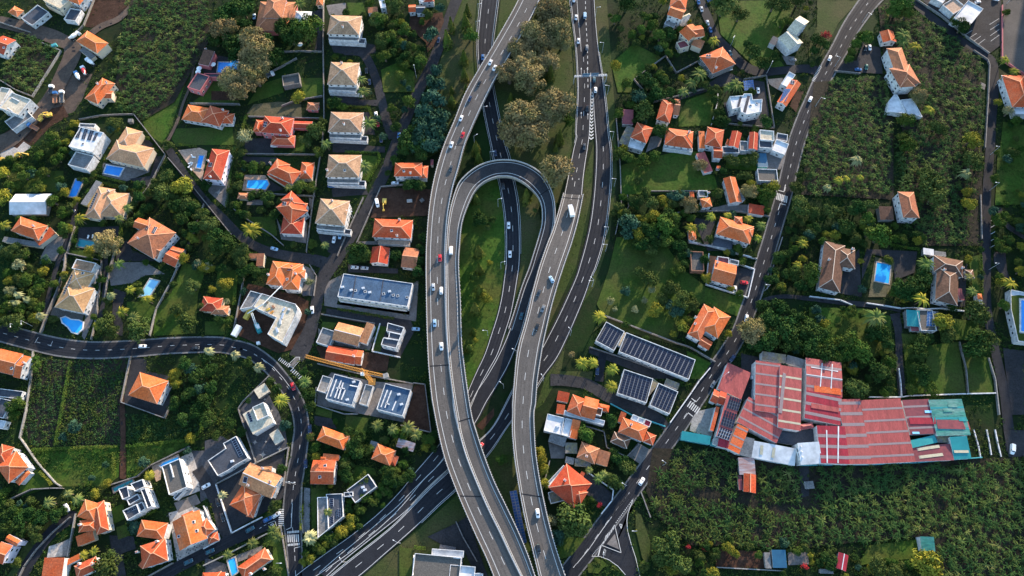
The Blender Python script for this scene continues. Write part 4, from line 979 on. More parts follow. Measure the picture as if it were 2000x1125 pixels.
H('C', 'wide tan hipped house with a panel strip on the left slope', 'C', 'h4.6 638,790 768,812 838,575 p; h4.5 742,786 930,792 1022,612 p; ch 828,598; sp 676,728 692,733 745,612 1 8')
H('C', 'white corrugated metal shed in the overgrown garden', 'N', 'g3 70,772 350,770 356,615 W', 'shed', win=False)
H('C', 'orange hipped house with a grey lean-to canopy at the left edge', 'C', 'h6 82,895 290,966 348,852 o; s3.4 298,1008 425,915 372,880 o; n2.8 15,975 305,1020 300,980 y; ch 260,862')
H('C', 'old manor with worn brown cross roofs and a white side wall', 'W', 'h6.6 963,988 1165,1108 1292,885 w; g7 1006,866 1190,925 1220,850 o; g5.5 1130,1085 1190,1110 1262,1005 w; ch 1050,955; sp 1100,880 1122,888 1145,848 2 4; sp 1148,910 1170,918 1195,870 2 4')
H('E', 'orange gabled annex right of the old manor', 'C', 'g3.6 1228,232 1325,280 1382,178 r; g3.4 1280,175 1370,200 1385,140 r', 'annex', 'house')
H('E', 'long tan villa with white balconies above the kidney pool', 'W', 'h5.4 412,582 632,627 722,440 t; h5.3 478,440 640,480 700,318 t; f5.2 548,290 698,322 738,252 b; sp 478,480 492,486 555,340 1 9; sk 628,325', cap=12)
H('F', 'orange hipped cottage behind the construction site', 'C', 'h4.4 -40,608 110,622 130,512 r; h4 45,635 172,640 182,572 w', 'cottage', 'house')
# ------------------------------------------------------------------ houses, left of the viaduct
H('D', 'lilac white house with an orange hipped roof beside the tan terrace', 'L', 'h7.2 258,502 395,513 443,283 r; ch 318,490 302,370; sp 298,408 325,410 330,380 2 1', cap=12)
H('D', 'cream house with an orange cross roof above the pool with rounded end', 'C', 'h6.4 745,452 935,542 1002,448 r; h6.3 750,445 850,490 880,375 r; s3.4 742,470 885,560 905,525 r; h4.2 985,500 1082,503 1086,378 r; ch 1035,455 772,388')
H('D', 'orange house of three stepped roofs beside the column of brown houses', 'W', 'h7 810,716 925,842 1050,742 r; h6.8 845,660 950,760 1000,660 r; h5 843,915 1005,922 1028,795 r; h5.6 925,722 1030,745 1060,690 r; sp 858,700 888,705 892,680 2 1; ch 935,658')
H('D', 'little square brown hut by the garden wall below the pool deck', 'C', 'h2.8 517,652 597,656 602,610 w', 'hut', win=False)
H('c', 'orange hipped house with white balconies next to the viaduct', 'W', 'h6.2 388,280 622,279 630,163 r; h4.6 600,294 668,296 670,190 r; h6 390,278 500,278 500,210 r; ch 527,255; sk 470,235')
H('c', 'wide orange hipped house framed by a white parapet next to the viaduct', 'W', 'h6.4 203,792 530,806 556,650 r; n3 250,850 520,860 525,825 k; ch 415,785 435,650; sk 368,738', cap=12)
H('c', 'orange gabled garage left of its twin below the wide hipped house', 'W', 'g4.4 183,1012 205,874 354,883 r', 'garage', 'garage')
H('c', 'orange garage right of its twin, closest to the viaduct', 'W', 'g4.2 445,1045 573,1060 582,890 w', 'garage', 'garage')
H('c', 'small red roofed shed under the viaduct parapet', 'C', 's2.8 695,185 720,185 720,140 m', 'shed', win=False)
H('F', 'sprawling orange house with cross hips right of the brown L shaped hut', 'W', 'h6.6 464,408 592,424 625,245 o; h6.5 590,446 712,452 740,256 o; h6.3 660,362 757,362 755,298 o; h6.4 500,330 700,350 700,250 o; ch 486,340 690,330; sp 622,305 650,305 668,265 3 2; sk 625,370')
H('F', 'brown orange L shaped hut with a lean-to at the lane', 'C', 's3 388,270 442,270 446,180 w; s3.1 330,212 444,216 446,180 w', 'hut', win=False)
H('F', 'white concrete building under construction with a red edged roof slab', 'W', 'p7 435,480 560,520 640,545 690,560 708,600 690,650 590,852 478,788 545,662 372,582 c; p4.4 350,460 432,482 362,582 268,600 y; band 437,484 560,522 560,522 688,562 688,562 705,604 705,604 592,848 480,786 545,660 545,660 374,584 .22 roof_crimson', 'construction_building', 'building site', cap=8)
H('F', 'long white terrace building with a dark flat roof and white skylights', 'W', 'f6.8 1006,502 1536,578 1574,402 z; n3.2 1012,530 1530,605 1535,580 c; sk 1142,456 1215,465 1355,482 1428,492 1462,497 1532,508; unit 1045,432 1110,455 1250,472 1200,440 1400,465; band 1120,505 1145,350 1328,535 1352,378 .25 roof_dark', 'row_house', 'terrace building', cap=12, ph=.3)
H('F', 'tan gabled house with a blue sided lean-to between the grey yards', 'W', 'g5 963,828 1160,878 1205,742 a; s4.4 1168,842 1225,862 1282,718 a; f3 845,850 945,882 972,762 y')
H('F', 'white modern house with a stepped dark roof on a green yard', 'W', 'p6.5 1388,702 1512,736 1450,896 1336,868 1354,815 1390,822 1402,772 1376,764 d; sp 1450,750 1475,755 1480,735 2 1; beam 1400,770 1490,790 1360,815 1475,835')
H('F', 'red orange gabled house under the crane jib', 'W', 'g4.6 908,978 1130,1016 1150,905 r; g4.4 1128,1012 1182,1018 1206,912 r; ch 1130,955')
H('G', 'orange house with white parapet gables at the left edge below the road', 'W', 'g6.5 -80,240 95,282 168,120 o; g6 98,295 152,308 224,142 o; sk 90,230; ch 190,190')
H('G', 'square orange hipped house standing alone in the overgrown field', 'W', 'h6.4 970,434 1190,502 1266,322 o', cap=10)
H('G', 'orange house of several hips at the left edge above the stone retaining wall', 'W', 'h6.6 66,1102 216,978 126,850 o; h6.4 -50,930 45,955 105,828 o; h4.2 112,1090 145,1118 242,1028 o; h6 -20,1000 60,1020 80,960 o')
H('G', 'grey flat terraces of a house at the left edge', 'W', 'f3.2 -60,590 30,610 66,470 d; f2.8 -40,440 160,465 165,405 d; f3 -40,680 30,690 50,630 W')
H('H', 'cream two level modern house with a small solar strip and white walls', 'W', 's6 365,732 520,640 440,490 c; f7 400,628 485,588 440,492 c; sp 345,640 368,632 340,558 1 5', cap=12)
H('H', 'cream shade canopy, upper one of the pair beside the cream house', 'N', 'n2.8 370,395 410,460 490,402 c', 'canopy', 'canopy', win=False)
H('H', 'cream shade canopy, lower one of the pair beside the cream house', 'N', 'n2.8 487,730 535,812 602,770 c', 'canopy', 'canopy', win=False)
H('H', 'low black roofed modern house with a white slatted pergola', 'W', 'p4.6 142,800 240,745 332,912 240,962 180,1005 100,1046 26,930 160,838 d; sp 262,900 290,885 228,758 1 8; unit 210,935')
H('J', 'large house half tan half orange with many hips near the zebra crossing', 'W', 'g7 303,302 590,430 655,215 a; h6 220,487 388,588 468,350 o; h7.2 470,200 600,190 605,140 a; h4.6 370,590 435,606 530,412 o; h6.6 500,395 600,432 640,320 a; ch 395,312 590,278 525,160; sp 340,285 375,295 388,240 1 1', cap=10)
H('H', 'orange hipped cottage above the square orange gable house', 'W', 'h4.8 846,774 1050,850 1098,744 o', 'cottage', 'house')
H('J', 'bright orange gabled house with two roof windows and white gable edges', 'W', 'g6 946,300 1156,303 1182,88 o; s3.8 1055,78 1200,92 1206,40 o; sk 1080,135 1032,237; h4.5 1035,82 1085,84 1088,58 o', cap=8)
H('H', 'worn orange pyramid roofed cottage among rusty sheds', 'C', 'h4.4 1260,916 1400,970 1440,850 o; h3.6 1395,955 1440,972 1470,900 o; n2.6 1235,850 1290,865 1310,790 y', 'cottage', 'house')
H('H', 'rusty metal sheds beside the motorway bank', 'N', 's3 1448,822 1575,862 1600,800 R', 'shed', win=False)
CW = 'pair of concrete houses under construction'
H('H', 'left one of two dark roofed houses under construction with white roof beams', 'W', 'f6.8 916,462 1116,514 1184,326 z; f3.2 850,400 920,420 945,300 q; beam 952,445 1000,315 985,455 1035,325 1010,462 1050,340 1035,470 1065,395 1100,360 1160,372 1000,380 1060,385; unit 1130,335 1080,470', group=CW, cap=8)
H('H', 'right one of two dark roofed houses under construction with white roof beams', 'W', 'f6.8 1302,542 1499,594 1564,396 z; f3.4 1170,500 1230,515 1275,365 q; beam 1335,525 1385,395 1365,530 1415,400 1420,550 1450,480 1370,495 1400,505; unit 1470,430 1490,505', group=CW, cap=8)
H('J', 'pale grey modern house with a dark panel field beside the motorway', 'W', 'p4.6 1012,420 1104,416 1112,705 1015,786 y; p4.4 1090,392 1235,386 1245,592 1112,705 d; sp 1120,500 1158,500 1158,430 1 4; sp 1180,600 1220,590 1218,515 2 5; sp 1122,660 1160,650 1158,585 1 4')
H('J', 'slate grey modern house set diagonally above the motorway', 'W', 'f4.4 1350,470 1275,356 1468,214 d; f4.6 1250,415 1332,408 1330,370 d; unit 1420,330 1438,355')
H('J', 'orange hipped house with the covered pool at the bottom edge', 'C', 'h5.6 348,1155 290,1046 556,902 o; ch 540,1062 418,1105; s3.4 380,980 430,990 440,945 u')
H('J', 'orange roofs cut by the bottom edge left of the covered pool', 'W', 'h5.5 -30,1170 -20,1095 192,1042 o; h5.4 60,1200 50,1110 150,1085 o')
H('J', 'small orange garden pavilion at the corner of the tiled court', 'W', 'h3 35,840 130,805 90,735 o', 'pavilion', 'pavilion', win=False)
H('I', 'orange house of four hips left of the black and white cluster', 'C', 'h6 868,758 980,714 922,450 o; h6.2 690,592 850,640 905,480 o; h5.8 705,735 862,715 865,610 o; s3.6 700,862 852,802 838,712 o; ch 728,665', cap=10)
H('I', 'cluster house of rounded black roofs rimmed in white', 'W', 'p6 1070,345 1150,318 1168,415 1105,440 d; p6.6 1178,300 1285,258 1306,325 1215,368 d; p5.6 1145,445 1240,388 1265,432 1165,492 d; p6.3 1108,540 1232,480 1262,560 1148,628 d; p5.8 1238,482 1282,460 1312,520 1270,556 d; p7 1268,352 1310,338 1372,500 1330,520 d; sp 1140,560 1165,548 1155,530 2 1; sp 1190,540 1225,525 1212,505 2 1', ph=.9)
H('I', 'brown gravel roofed house with a white tiled side terrace', 'W', 'f6.5 1520,398 1682,328 1604,78 v; f3 1690,330 1580,445 1560,420 y; beam 1530,125 1560,240')
H('I', 'orange house with a bright slope on the patterned pale court', 'W', 'g6 1612,900 1545,640 1800,565 o; h5 1640,640 1745,595 1720,540 o; h5.8 1770,680 1845,780 1830,575 o; sk 1738,640 1765,720 1605,770', cap=8)
H('I', 'orange house of tall cross hips with white stair rails', 'W', 'h6.4 1280,1062 1508,988 1462,790 o; h6.2 1225,770 1465,800 1428,640 o; s4 1240,1030 1275,1060 1240,770 o; ch 1418,815 1240,910', cap=10)
H('I', 'wide plain orange roof at the bottom left with a white edge', 'W', 's5.5 370,1150 552,1150 592,960 r')
H('I', 'thin orange strip roof beside palms at the bottom left', 'W', 's3.4 560,1052 730,965 690,935 o', 'lean_to', 'shed', win=False)
H('I', 'orange roof with two white chimneys next to a round tree at the bottom', 'W', 'h5.5 690,1150 665,1036 862,950 o; ch 722,1015 840,1015')
H('I', 'pale pink house with orange gable in the bottom left corner', 'L', 'g6.8 -80,985 25,1022 136,860 o; g6.2 45,805 150,862 212,820 o', cap=8)
H('Z', 'white office block with gravel roof at the bottom edge', 'W', 'f7 84,1150 402,1180 422,1000 v; f5.5 218,985 432,1000 446,955 W; f6.4 335,1150 505,1165 512,1062 W; f6 500,1170 560,1175 566,1110 W; n3.4 268,945 375,965 378,930 d; beam 100,985 420,1005 100,985 92,1120', 'office_building', 'building', ph=.8)

# patterned paving: dark diamonds in the pale court, wind roses in the driveways
b = MB()
for fr, L_ in (('I', ((1515,580),(1535,715),(1690,905),(1748,876),(1808,848),(1876,770),(1900,692),(1875,620),(1770,560),(1600,960))), ('I', ((1700,70),(1750,215),(1790,315)))):
    for x, y in L_:
        for a in range(4):
            t = a*math.pi/2+.4; c, s_ = math.cos(t), math.sin(t); p = W(*f2(fr, x, y), .40); d = Vector((c, s_, 0)); n = Vector((-s_, c, 0))
            b.face([p+d*.35, p+d*.9-n*.32, p+d*1.25, p+d*.9+n*.32])
struct(b.build('paving_pattern', 'roof_dark'))
b = MB()
for fr, x, y, r in (('H',440,885,1.8),('D',378,603,2.2),('H',380,790,1.3),('H',565,838,1.3),('H',455,465,.8),('H',507,550,.8),('H',462,785,.8)):
    p = W(*f2(fr, x, y), .40)
    for a in range(8):
        t = a*math.pi/4; d = Vector((math.cos(t), math.sin(t), 0)); n = Vector((-d.y, d.x, 0)); k = r if a % 2 == 0 else r*.6; b.face([p, p+d*k*.35-n*.16*r, p+d*k, p+d*k*.35+n*.16*r])
struct(b.build('paving_pattern', 'paving_pale'))
# ------------------------------------------------------------------ houses right of the viaducts
H('d', 'small bright orange roofed hut beside a grey roofed shed near the top', 'W', 'g4 488,150 576,146 574,56 r', 'hut', 'house', cap=3)
H('d', 'grey roofed shed right of the bright orange hut near the top', 'W', 'g4.2 580,162 692,158 700,60 d', 'shed', cap=4)
H('d', 'white house with orange roof cut by the top edge left of the lower road', 'W', 'h5 668,28 802,20 805,-60 r; f4.6 612,10 665,35 668,-20 W', cap=6)
H('K', 'tall white house with stepped orange roofs at the top edge', 'W', 'g9 592,112 700,150 785,88 o; h9.6 612,48 735,68 760,-10 o; h8.2 700,150 775,115 790,85 c; f4 570,185 640,215 660,150 q', cap=14)
H('K', 'cream house with flat pitched orange roofs and a curved balcony', 'C', 'g7 684,243 756,312 860,250 o; g7.6 800,285 880,272 858,190 o; s4.4 775,340 850,370 872,315 w; f3.8 662,325 690,375 780,385 m', cap=9)
H('K', 'orange hipped house with a small panel and chimney by the upper lane', 'N', 'h5.8 838,428 936,560 1096,462 o; h5.6 1000,500 1096,464 1045,400 o; sp 885,440 922,442 925,415 2 1; ch 963,518')
H('K', 'white stepped modern house with two long panel strips', 'W', 'p7 1064,735 1166,728 1172,714 1232,714 1240,760 1312,755 1305,850 1190,872 1150,850 1146,815 1085,832 W; sp 1118,815 1140,818 1162,735 1 9; sp 1165,850 1192,855 1224,730 1 12; sk 1272,785 1225,800', cap=12)
H('K', 'orange gabled house with a large blue panel field', 'W', 'g5.6 1425,772 1538,600 1605,640 r; f4.6 1452,640 1500,665 1560,570 W; sp 1442,770 1490,772 1530,675 4 6 b; sp 1525,635 1555,640 1560,612 2 1', cap=6)
H('K', 'cream roofed house with white walls facing left, top right of centre', 'W', 'g7 1434,286 1520,378 1618,318 c; g8 1500,226 1572,270 1700,180 c; n4.2 1365,325 1410,345 1440,290 d', cap=12)
H('K', 'small shed with a crimson corrugated roof by the motorway fence', 'N', 's3 253,940 335,945 337,842 m; n2.5 225,1080 300,1110 335,965 l', 'shed', win=False)
H('K', 'orange gabled house with a brown lean-to above the row of hipped houses', 'W', 'h5.2 510,905 612,932 650,775 o; g3.6 638,870 682,876 748,762 w', cap=6)
H('M', 'orange hipped house with a pale front terrace, leftmost of its row', 'W', 'h5.4 313,266 436,312 474,190 o; f3.2 295,340 405,372 435,310 W', cap=6)
H('M', 'wide orange hipped house, second from the left in its row', 'W', 'h5.4 573,322 782,352 804,222 o; h5.6 690,300 785,310 800,225 o; f2.8 565,350 782,382 790,352 W; ch 758,228', cap=8)
H('M', 'orange hipped house with long pink lean-to wings', 'W', 'h6.2 878,322 1006,347 1022,208 o; s4.2 838,348 882,350 886,222 o; g5 942,420 1010,425 1012,338 o; s3.2 874,536 940,520 935,362 M; n2.8 970,500 1000,500 1002,480 r', cap=8)
H('M', 'narrow orange gabled house with a dark terrace, left of its look-alike', 'W', 'g5.2 1058,330 1086,214 1162,222 r; f3.4 1015,388 1138,388 1135,338 d; s3.4 1036,318 1060,325 1066,285 o', cap=5)
H('M', 'narrow orange gabled house next to the white flat roofs', 'W', 'g5.4 1210,352 1218,224 1284,232 r; f3.4 1145,368 1205,372 1215,300 y', cap=5)
H('M', 'flat roofed house half white half grey near the main road', 'W', 'f5.4 1295,285 1402,295 1412,222 c; f4.6 1290,345 1390,352 1400,297 d', cap=5)
H('M', 'white patched flat roof beside the main road', 'W', 'f4 1385,365 1480,402 1508,318 W; f3.4 1420,285 1500,300 1510,250 d', 'workshop', 'shed', cap=5)
H('M', 'orange roofed cottage with a white sheet-metal half', 'W', 'g4.8 1068,765 1018,575 1108,560 o; s4 1150,748 1186,735 1165,570 y', cap=5)
H('M', 'little white house with a small orange hipped roof', 'W', 'h5.2 861,798 936,788 923,720 o; f3 832,718 900,720 900,672 y; ch 905,690', cap=6)
H('M', 'flat orange garage roof close to the main road', 'W', 'n3.2 1208,838 1326,858 1332,785 r', 'garage', cap=4)
H('M', 'grey flat roofed garage with white front near the zebra crossing', 'W', 'f3.6 1284,597 1432,602 1450,512 v', 'garage', cap=5)
H('M', 'dark green net shelter beside the white patched roof', 'T', 'n2.8 1284,488 1360,488 1368,385 B', 'net_shelter', 'shelter', win=False)
H('M', 'orange hipped house with white balconies left of the main road', 'W', 'h6.4 963,998 1220,1074 1248,940 o; h6.8 1108,922 1166,925 1178,868 o; h6.6 1185,1000 1240,1015 1250,955 o; n3.2 935,1085 1085,1112 1095,1050 d', cap=14)
H('M', 'little orange hut on a white walled terrace', 'W', 'h3.2 758,1042 816,1042 818,970 o', 'hut', cap=2)
H('M', 'tiny red roofed hut at the end of the vegetable garden', 'W', 'n2.6 768,718 800,718 798,676 r', 'hut', win=False)
H('O', 'roofless brick shell of a small building', 'B', 'f2.8 773,310 870,315 858,168 v', 'ruin', win=False, ph=1.2)
H('O', 'orange gabled house with pink flat annex and a walled yard', 'W', 'g5.4 924,378 1090,424 1134,272 o; f4 972,246 1058,258 1070,212 m; f3.6 1062,252 1130,268 1142,235 y; ch 972,248', cap=6)
H('O', 'orange house of several hips alone beside the main road', 'W', 'h6.6 746,784 842,838 962,606 o; h6.5 848,742 976,820 1078,656 o; g5 828,862 905,908 945,850 o; h6.4 860,600 960,650 990,620 o; ch 806,662 802,710', cap=8)
SG = 'black panel covered flat buildings of one complex'
H('O', 'small white black panel roofed building at the upper left of its complex', 'W', 'f4.6 50,838 190,914 262,764 d; sp 72,832 180,892 246,775 4 9', group=SG, cap=5)
H('O', 'long white building with a black panel covered flat roof', 'W', 'f4.6 226,920 756,1132 812,984 d; sp 244,912 745,1112 800,995 15 9; n3.6 205,860 240,880 285,778 c', group=SG, cap=7)
H('R', 'white building with a black panel roof and three dark tanks at its front', 'W', 'f4.6 640,188 862,262 906,76 d; sp 655,184 852,248 895,86 7 9', group=SG, cap=5)
H('R', 'smallest black panel roofed building, nearest the zebra crossing', 'W', 'f4.5 886,278 1036,346 1104,178 d; sp 902,272 1030,328 1092,185 5 8; n3.4 868,225 960,110 905,75 l; n3.5 1000,120 1100,160 1110,110 l', group=SG, cap=5)
H('R', 'orange house of overlapping roofs next to the right viaduct', 'W', 'h6.4 258,324 372,368 405,232 o; g6.2 362,360 470,390 515,240 o; h5.4 490,312 575,332 598,284 r; s4 182,240 268,258 300,190 r; s3.8 178,338 238,348 262,280 r; f4.6 235,350 540,430 545,395 W; f5.6 458,345 520,360 530,305 u', cap=10)
H('R', 'house half white flat terrace half orange roof', 'W', 'f4.6 85,470 215,502 250,376 W; f4.4 218,502 282,520 312,392 W; s4.6 274,522 336,537 376,402 o; unit 190,440', cap=6)
H('R', 'orange hipped house with white and red box roofs behind it', 'W', 'h5.6 648,482 838,556 885,445 o; h4.6 842,552 912,582 952,512 o; s3.8 645,400 685,416 722,345 o; f4 745,385 790,405 808,368 W; f4 793,405 835,422 850,385 W; f4 838,425 885,445 908,405 C; ch 745,425', cap=8)
H('R', 'small brown hipped house on a dark walled lawn', 'W', 'h4.6 590,552 715,608 748,533 u', cap=6)
H('R', 'weathered orange hipped cottage joined to pink sheet roofs', 'C', 'h5.2 334,672 470,724 514,606 w; s4 480,716 565,742 598,640 w; n3.2 320,735 440,745 445,690 l; ch 408,665', 'cottage', 'house', cap=4)
H('R', 'old grey lichen covered sheds beside the viaduct', 'S', 's3 118,552 240,592 262,530 y; n3 248,640 340,642 372,562 l; n2.8 245,712 310,727 332,682 y', 'shed', win=False)
H('T', 'large coral orange hipped house with a pale terrace by the viaduct foot', 'W', 'h6.2 338,248 575,442 745,216 r; h6.4 540,330 640,400 720,300 r; f3.4 315,215 345,245 500,62 W; f3 335,295 360,400 530,445 l; s4.2 630,130 665,150 690,120 r; ch 490,182', cap=8)
b = MB(); Q = [fw('Z', 745,553,.8), fw('Z', 793,545,2.0), fw('Z', 862,900,2.0), fw('Z', 833,906,.8)]
rt = thing('solar_array', 'long blue ground mounted panel strip between the two viaducts', 'solar panels', (Q[0].x, Q[0].y, 0)); panels(rt, [Q[0], Q[1], Q[2]], 2, 18, 'solar_cell_blue', .1)
for t in (.05, .35, .65, .95):
    for a, c_ in ((Q[0], Q[3]), (Q[1], Q[2])): p = a.lerp(c_, t); b.beam(p, Vector((p.x, p.y, 0)), .15)
b.build('support', 'steel', rt)
# the red warehouse complex
MA = 'band'
H('S', 'red sheet roofed warehouse of many sections with grey strips, largest roof in the photograph', 'W',
  's7 514,472 682,495 718,176 M; s7.6 664,582 812,606 842,206 M; g7.4 848,352 1084,386 1106,165 M; s7.2 838,522 1072,570 1082,388 C; s7 945,815 1132,822 1117,578 C; s6.6 1128,822 1278,820 1232,400 M; s6.2 1276,820 1562,806 1475,395 M; '
  's5.6 1526,630 1705,622 1662,398 m; s6 1700,638 1920,632 1884,398 G; n4.6 1558,806 1812,796 1800,690 m; n5 1526,720 1705,680 1700,628 T; s4.4 1812,792 1925,786 1915,640 T; n4 1706,678 1796,682 1798,640 l; '
  's6 398,545 655,686 672,492 M; s5.6 338,720 412,756 445,580 r; h6.2 815,600 900,585 905,545 M; '
  'strips 0 5.2 .45 roof_strip; strips 1 5.6 .5 roof_strip_pale; strips 2 5.4 .6 roof_strip; strips 3 4.8 .75 roof_strip; strips 4 5.0 .75 roof_strip; strips 5 5.2 .75 roof_strip; strips 6 5.6 .5 roof_strip; strips 7 5.2 .5 roof_strip; strips 8 5.2 .45 roof_teal; strips 13 4.8 .45 roof_strip; strips 14 4.5 .4 roof_strip; '
  'band 712,180 680,490 .8 roof_strip; band 1560,780 1738,758 1550,730 1715,705 .7 roof_strip_pale; band 1810,740 1905,740 .6 roof_strip_pale; band 1018,170 1010,330 952,165 940,318 .25 roof_white; band 880,190 1055,218 .25 roof_white; '
  'band 980,560 985,815 1058,575 1055,815 .3 roof_white; band 1770,440 1830,440 1740,470 1800,470 .9 roof_green; band 1840,530 1895,530 .9 roof_teal; band 1700,562 1908,566 2.2 roof_maroon; band 1520,540 1690,540 1.6 roof_crimson; band 880,440 1060,470 1.2 roof_metal; band 900,330 1075,352 1.6 roof_red; band 1620,480 1660,480 .6 pool_pale; band 1530,618 1585,618 .5 pool_pale',
  'warehouse', cap=3)
H('S', 'red roofed front building with three black panel fields beside the warehouse', 'W', 's6.4 262,640 352,672 432,408 M; s5.6 272,330 425,400 422,200 M; g5.2 220,410 262,430 292,352 r; g5.4 268,425 310,440 348,360 r; s4.6 222,600 245,608 288,455 r; s5 270,705 340,722 352,672 C; n5.2 240,690 268,700 280,655 q; '
  'sp 328,455 405,478 428,400 5 4; sp 290,565 372,592 398,495 5 5; sp 266,640 345,668 370,605 5 3', 'shop_building', 'building', win=False)
H('S', 'white and blue metal roof below the dark pit of the warehouse', 'W', 's4.4 408,758 492,780 505,660 y; s4.4 492,778 775,832 772,722 W; band 560,700 555,760 640,715 630,780 .7 roof_strip_pale', 'metal_roof_shed', 'shed', win=False)
H('S', 'bright white roofed block jutting out below the warehouse', 'W', 's6.5 814,826 956,816 920,678 W; f5.6 776,720 812,820 790,690 q; beam 795,710 815,705 800,745 820,740 805,780 825,775', 'annex', 'building', win=False)
H('S', 'grey corrugated shed along the top edge of the warehouse', 'W', 's5 560,142 715,165 722,112 l; s5 718,165 842,200 866,152 y', 'shed', win=False)
H('S', 'bright teal roofed shed at the roadside corner of the warehouse', 'T', 's3.6 34,662 222,696 226,640 T; s2.6 225,700 320,722 330,700 T', 'shed', win=False)
H('S', 'black pit roof between the warehouse sections', 'N', 'n2.6 656,680 780,700 900,640 d; n2.4 780,690 915,670 895,592 d', 'low_roof', 'roof', win=False)
H('S', 'rust streaked white sheet roof among the banana plants', 'N', 's3 415,890 520,890 525,780 R', 'shed', win=False)
H('S', 'plain orange hut below the rusty sheet roof among the banana plants', 'C', 'g3.4 440,1000 442,880 522,880 r; n2.4 412,990 440,990 438,895 m', 'hut', 'shed', win=False)
H('a', 'grey corrugated slab hut on the banana field track', 'N', 'n2.4 970,276 1056,270 1042,196 y', 'hut', 'shed', win=False)
H('a', 'long dark blue roofed shed at the lower edge', 'N', 's3.2 650,1045 786,1046 770,870 B; n3 578,1050 635,1052 628,895 y', 'shed', win=False)
H('a', 'crimson sheet roofed shed at the lower edge', 'N', 'g3.2 1264,1046 1290,890 1392,888 C; n2.6 1115,1100 1240,1105 1245,1060 y', 'shed', win=False)
H('U', 'pale teal sheet roofed shed with a white striped side', 'W', 's3.4 868,932 975,936 945,824 G', 'shed', 'shed', win=False)
# far right
H('L', 'worn orange mansion with a long row of windows facing left', 'W', 'h8 688,662 588,366 700,352 w; h8.1 690,664 845,630 790,480 w; h7.6 700,480 745,470 712,370 w', cap=18)
H('L', 'small orange gabled lodge above the mansion', 'W', 'g4.4 560,322 535,240 636,228 r', 'lodge', 'house', cap=4)
H('L', 'derelict white and blue patched roofs below the mansion', 'W', 'p3.2 640,722 664,722 690,770 740,866 588,850 600,770 W; p3 690,762 780,750 856,890 745,868 W', 'ruin', win=False)
H('L', 'white flat roofed hall beside the car park at the top right', 'W', 'f5.6 1094,138 1210,204 1324,76 W; f4.4 1008,42 1090,112 1150,30 k; f4 930,-10 1010,30 1030,-20 W', 'hall', 'building', cap=4)
H('L', 'coral roofed house with a white lower wing cut by the right edge', 'W', 'h5.6 1540,812 1720,812 1720,570 r; f4 1560,868 1700,872 1700,815 W')
H('N', 'tall white house with a brown hipped roof in the banana grove', 'W', 'h7.4 714,524 838,527 814,330 w', cap=10)
H('N', 'brown lean-to shed next to the tall white house in the grove', 'N', 's3 540,540 645,542 650,446 u', 'shed', win=False)
H('N', 'brown tiled villa with an L plan left of the rectangular pool', 'W', 'h5.4 74,1054 236,1094 300,742 u; h5.5 205,890 350,914 370,772 u; ch 148,845 325,765', cap=10)
H('N', 'brown tiled villa with two white chimneys right of the rectangular pool', 'W', 'h5.4 945,935 1168,980 1182,855 u; h5.6 955,1150 1125,1192 1142,930 u; n3 1140,1150 1180,1150 1178,1060 m; ch 1018,922 1155,908', cap=10)
H('N', 'tiny brown roofed hut right of the two-chimney villa', 'W', 'h3 1195,980 1256,982 1262,920 u', 'hut', cap=2)
H('N', 'white slatted pergola behind the two-chimney villa', 'N', 'n2.8 868,800 948,812 962,766 W; n2.6 955,808 1040,818 1052,786 y', 'pergola', 'pergola', win=False)
H('Q', 'dark green canvas canopy below the white wavy wall', 'N', 's3 744,452 846,460 850,344 T', 'canopy', 'canopy', win=False)
H('Q', 'flat roofed garage with blue panels on it', 'W', 'f3.4 845,490 965,492 968,334 v; sp 888,455 955,457 960,345 3 5 b; n2.4 775,490 840,492 842,460 m', 'garage', cap=3)
H('b', 'white gate tower with a little orange roof beside the far right road', 'W', 'h3.8 886,168 950,172 952,95 o; f3 892,235 940,240 945,175 W', 'gate_tower', 'gate house', win=False)
H('b', 'raised white terrace building with lawn and blue pool cut by the right edge', 'W', 'p4 1312,42 1700,120 1700,770 1412,735 1315,300 W', 'terrace_building', 'building', cap=4)
b = MB(); b.face([fw('b', x, y, 4.08) for x, y in ((1330,120),(1330,300),(1425,715),(1700,750),(1700,160),(1440,110))][::1]); struct(b.build('roof_lawn', 'lawn'))
b = MB(); b.face([fw('b', x, y, 4.1) for x, y in ((1432,150),(1442,620),(1700,650),(1700,150))]); struct(b.build('roof_terrace', 'paving_pale'))
pool('deep blue pool on the raised white terrace at the right edge', 'b', 1452,185, 1452,595, 1700,620, 1700,190, edge='white_wall', z=4.1)
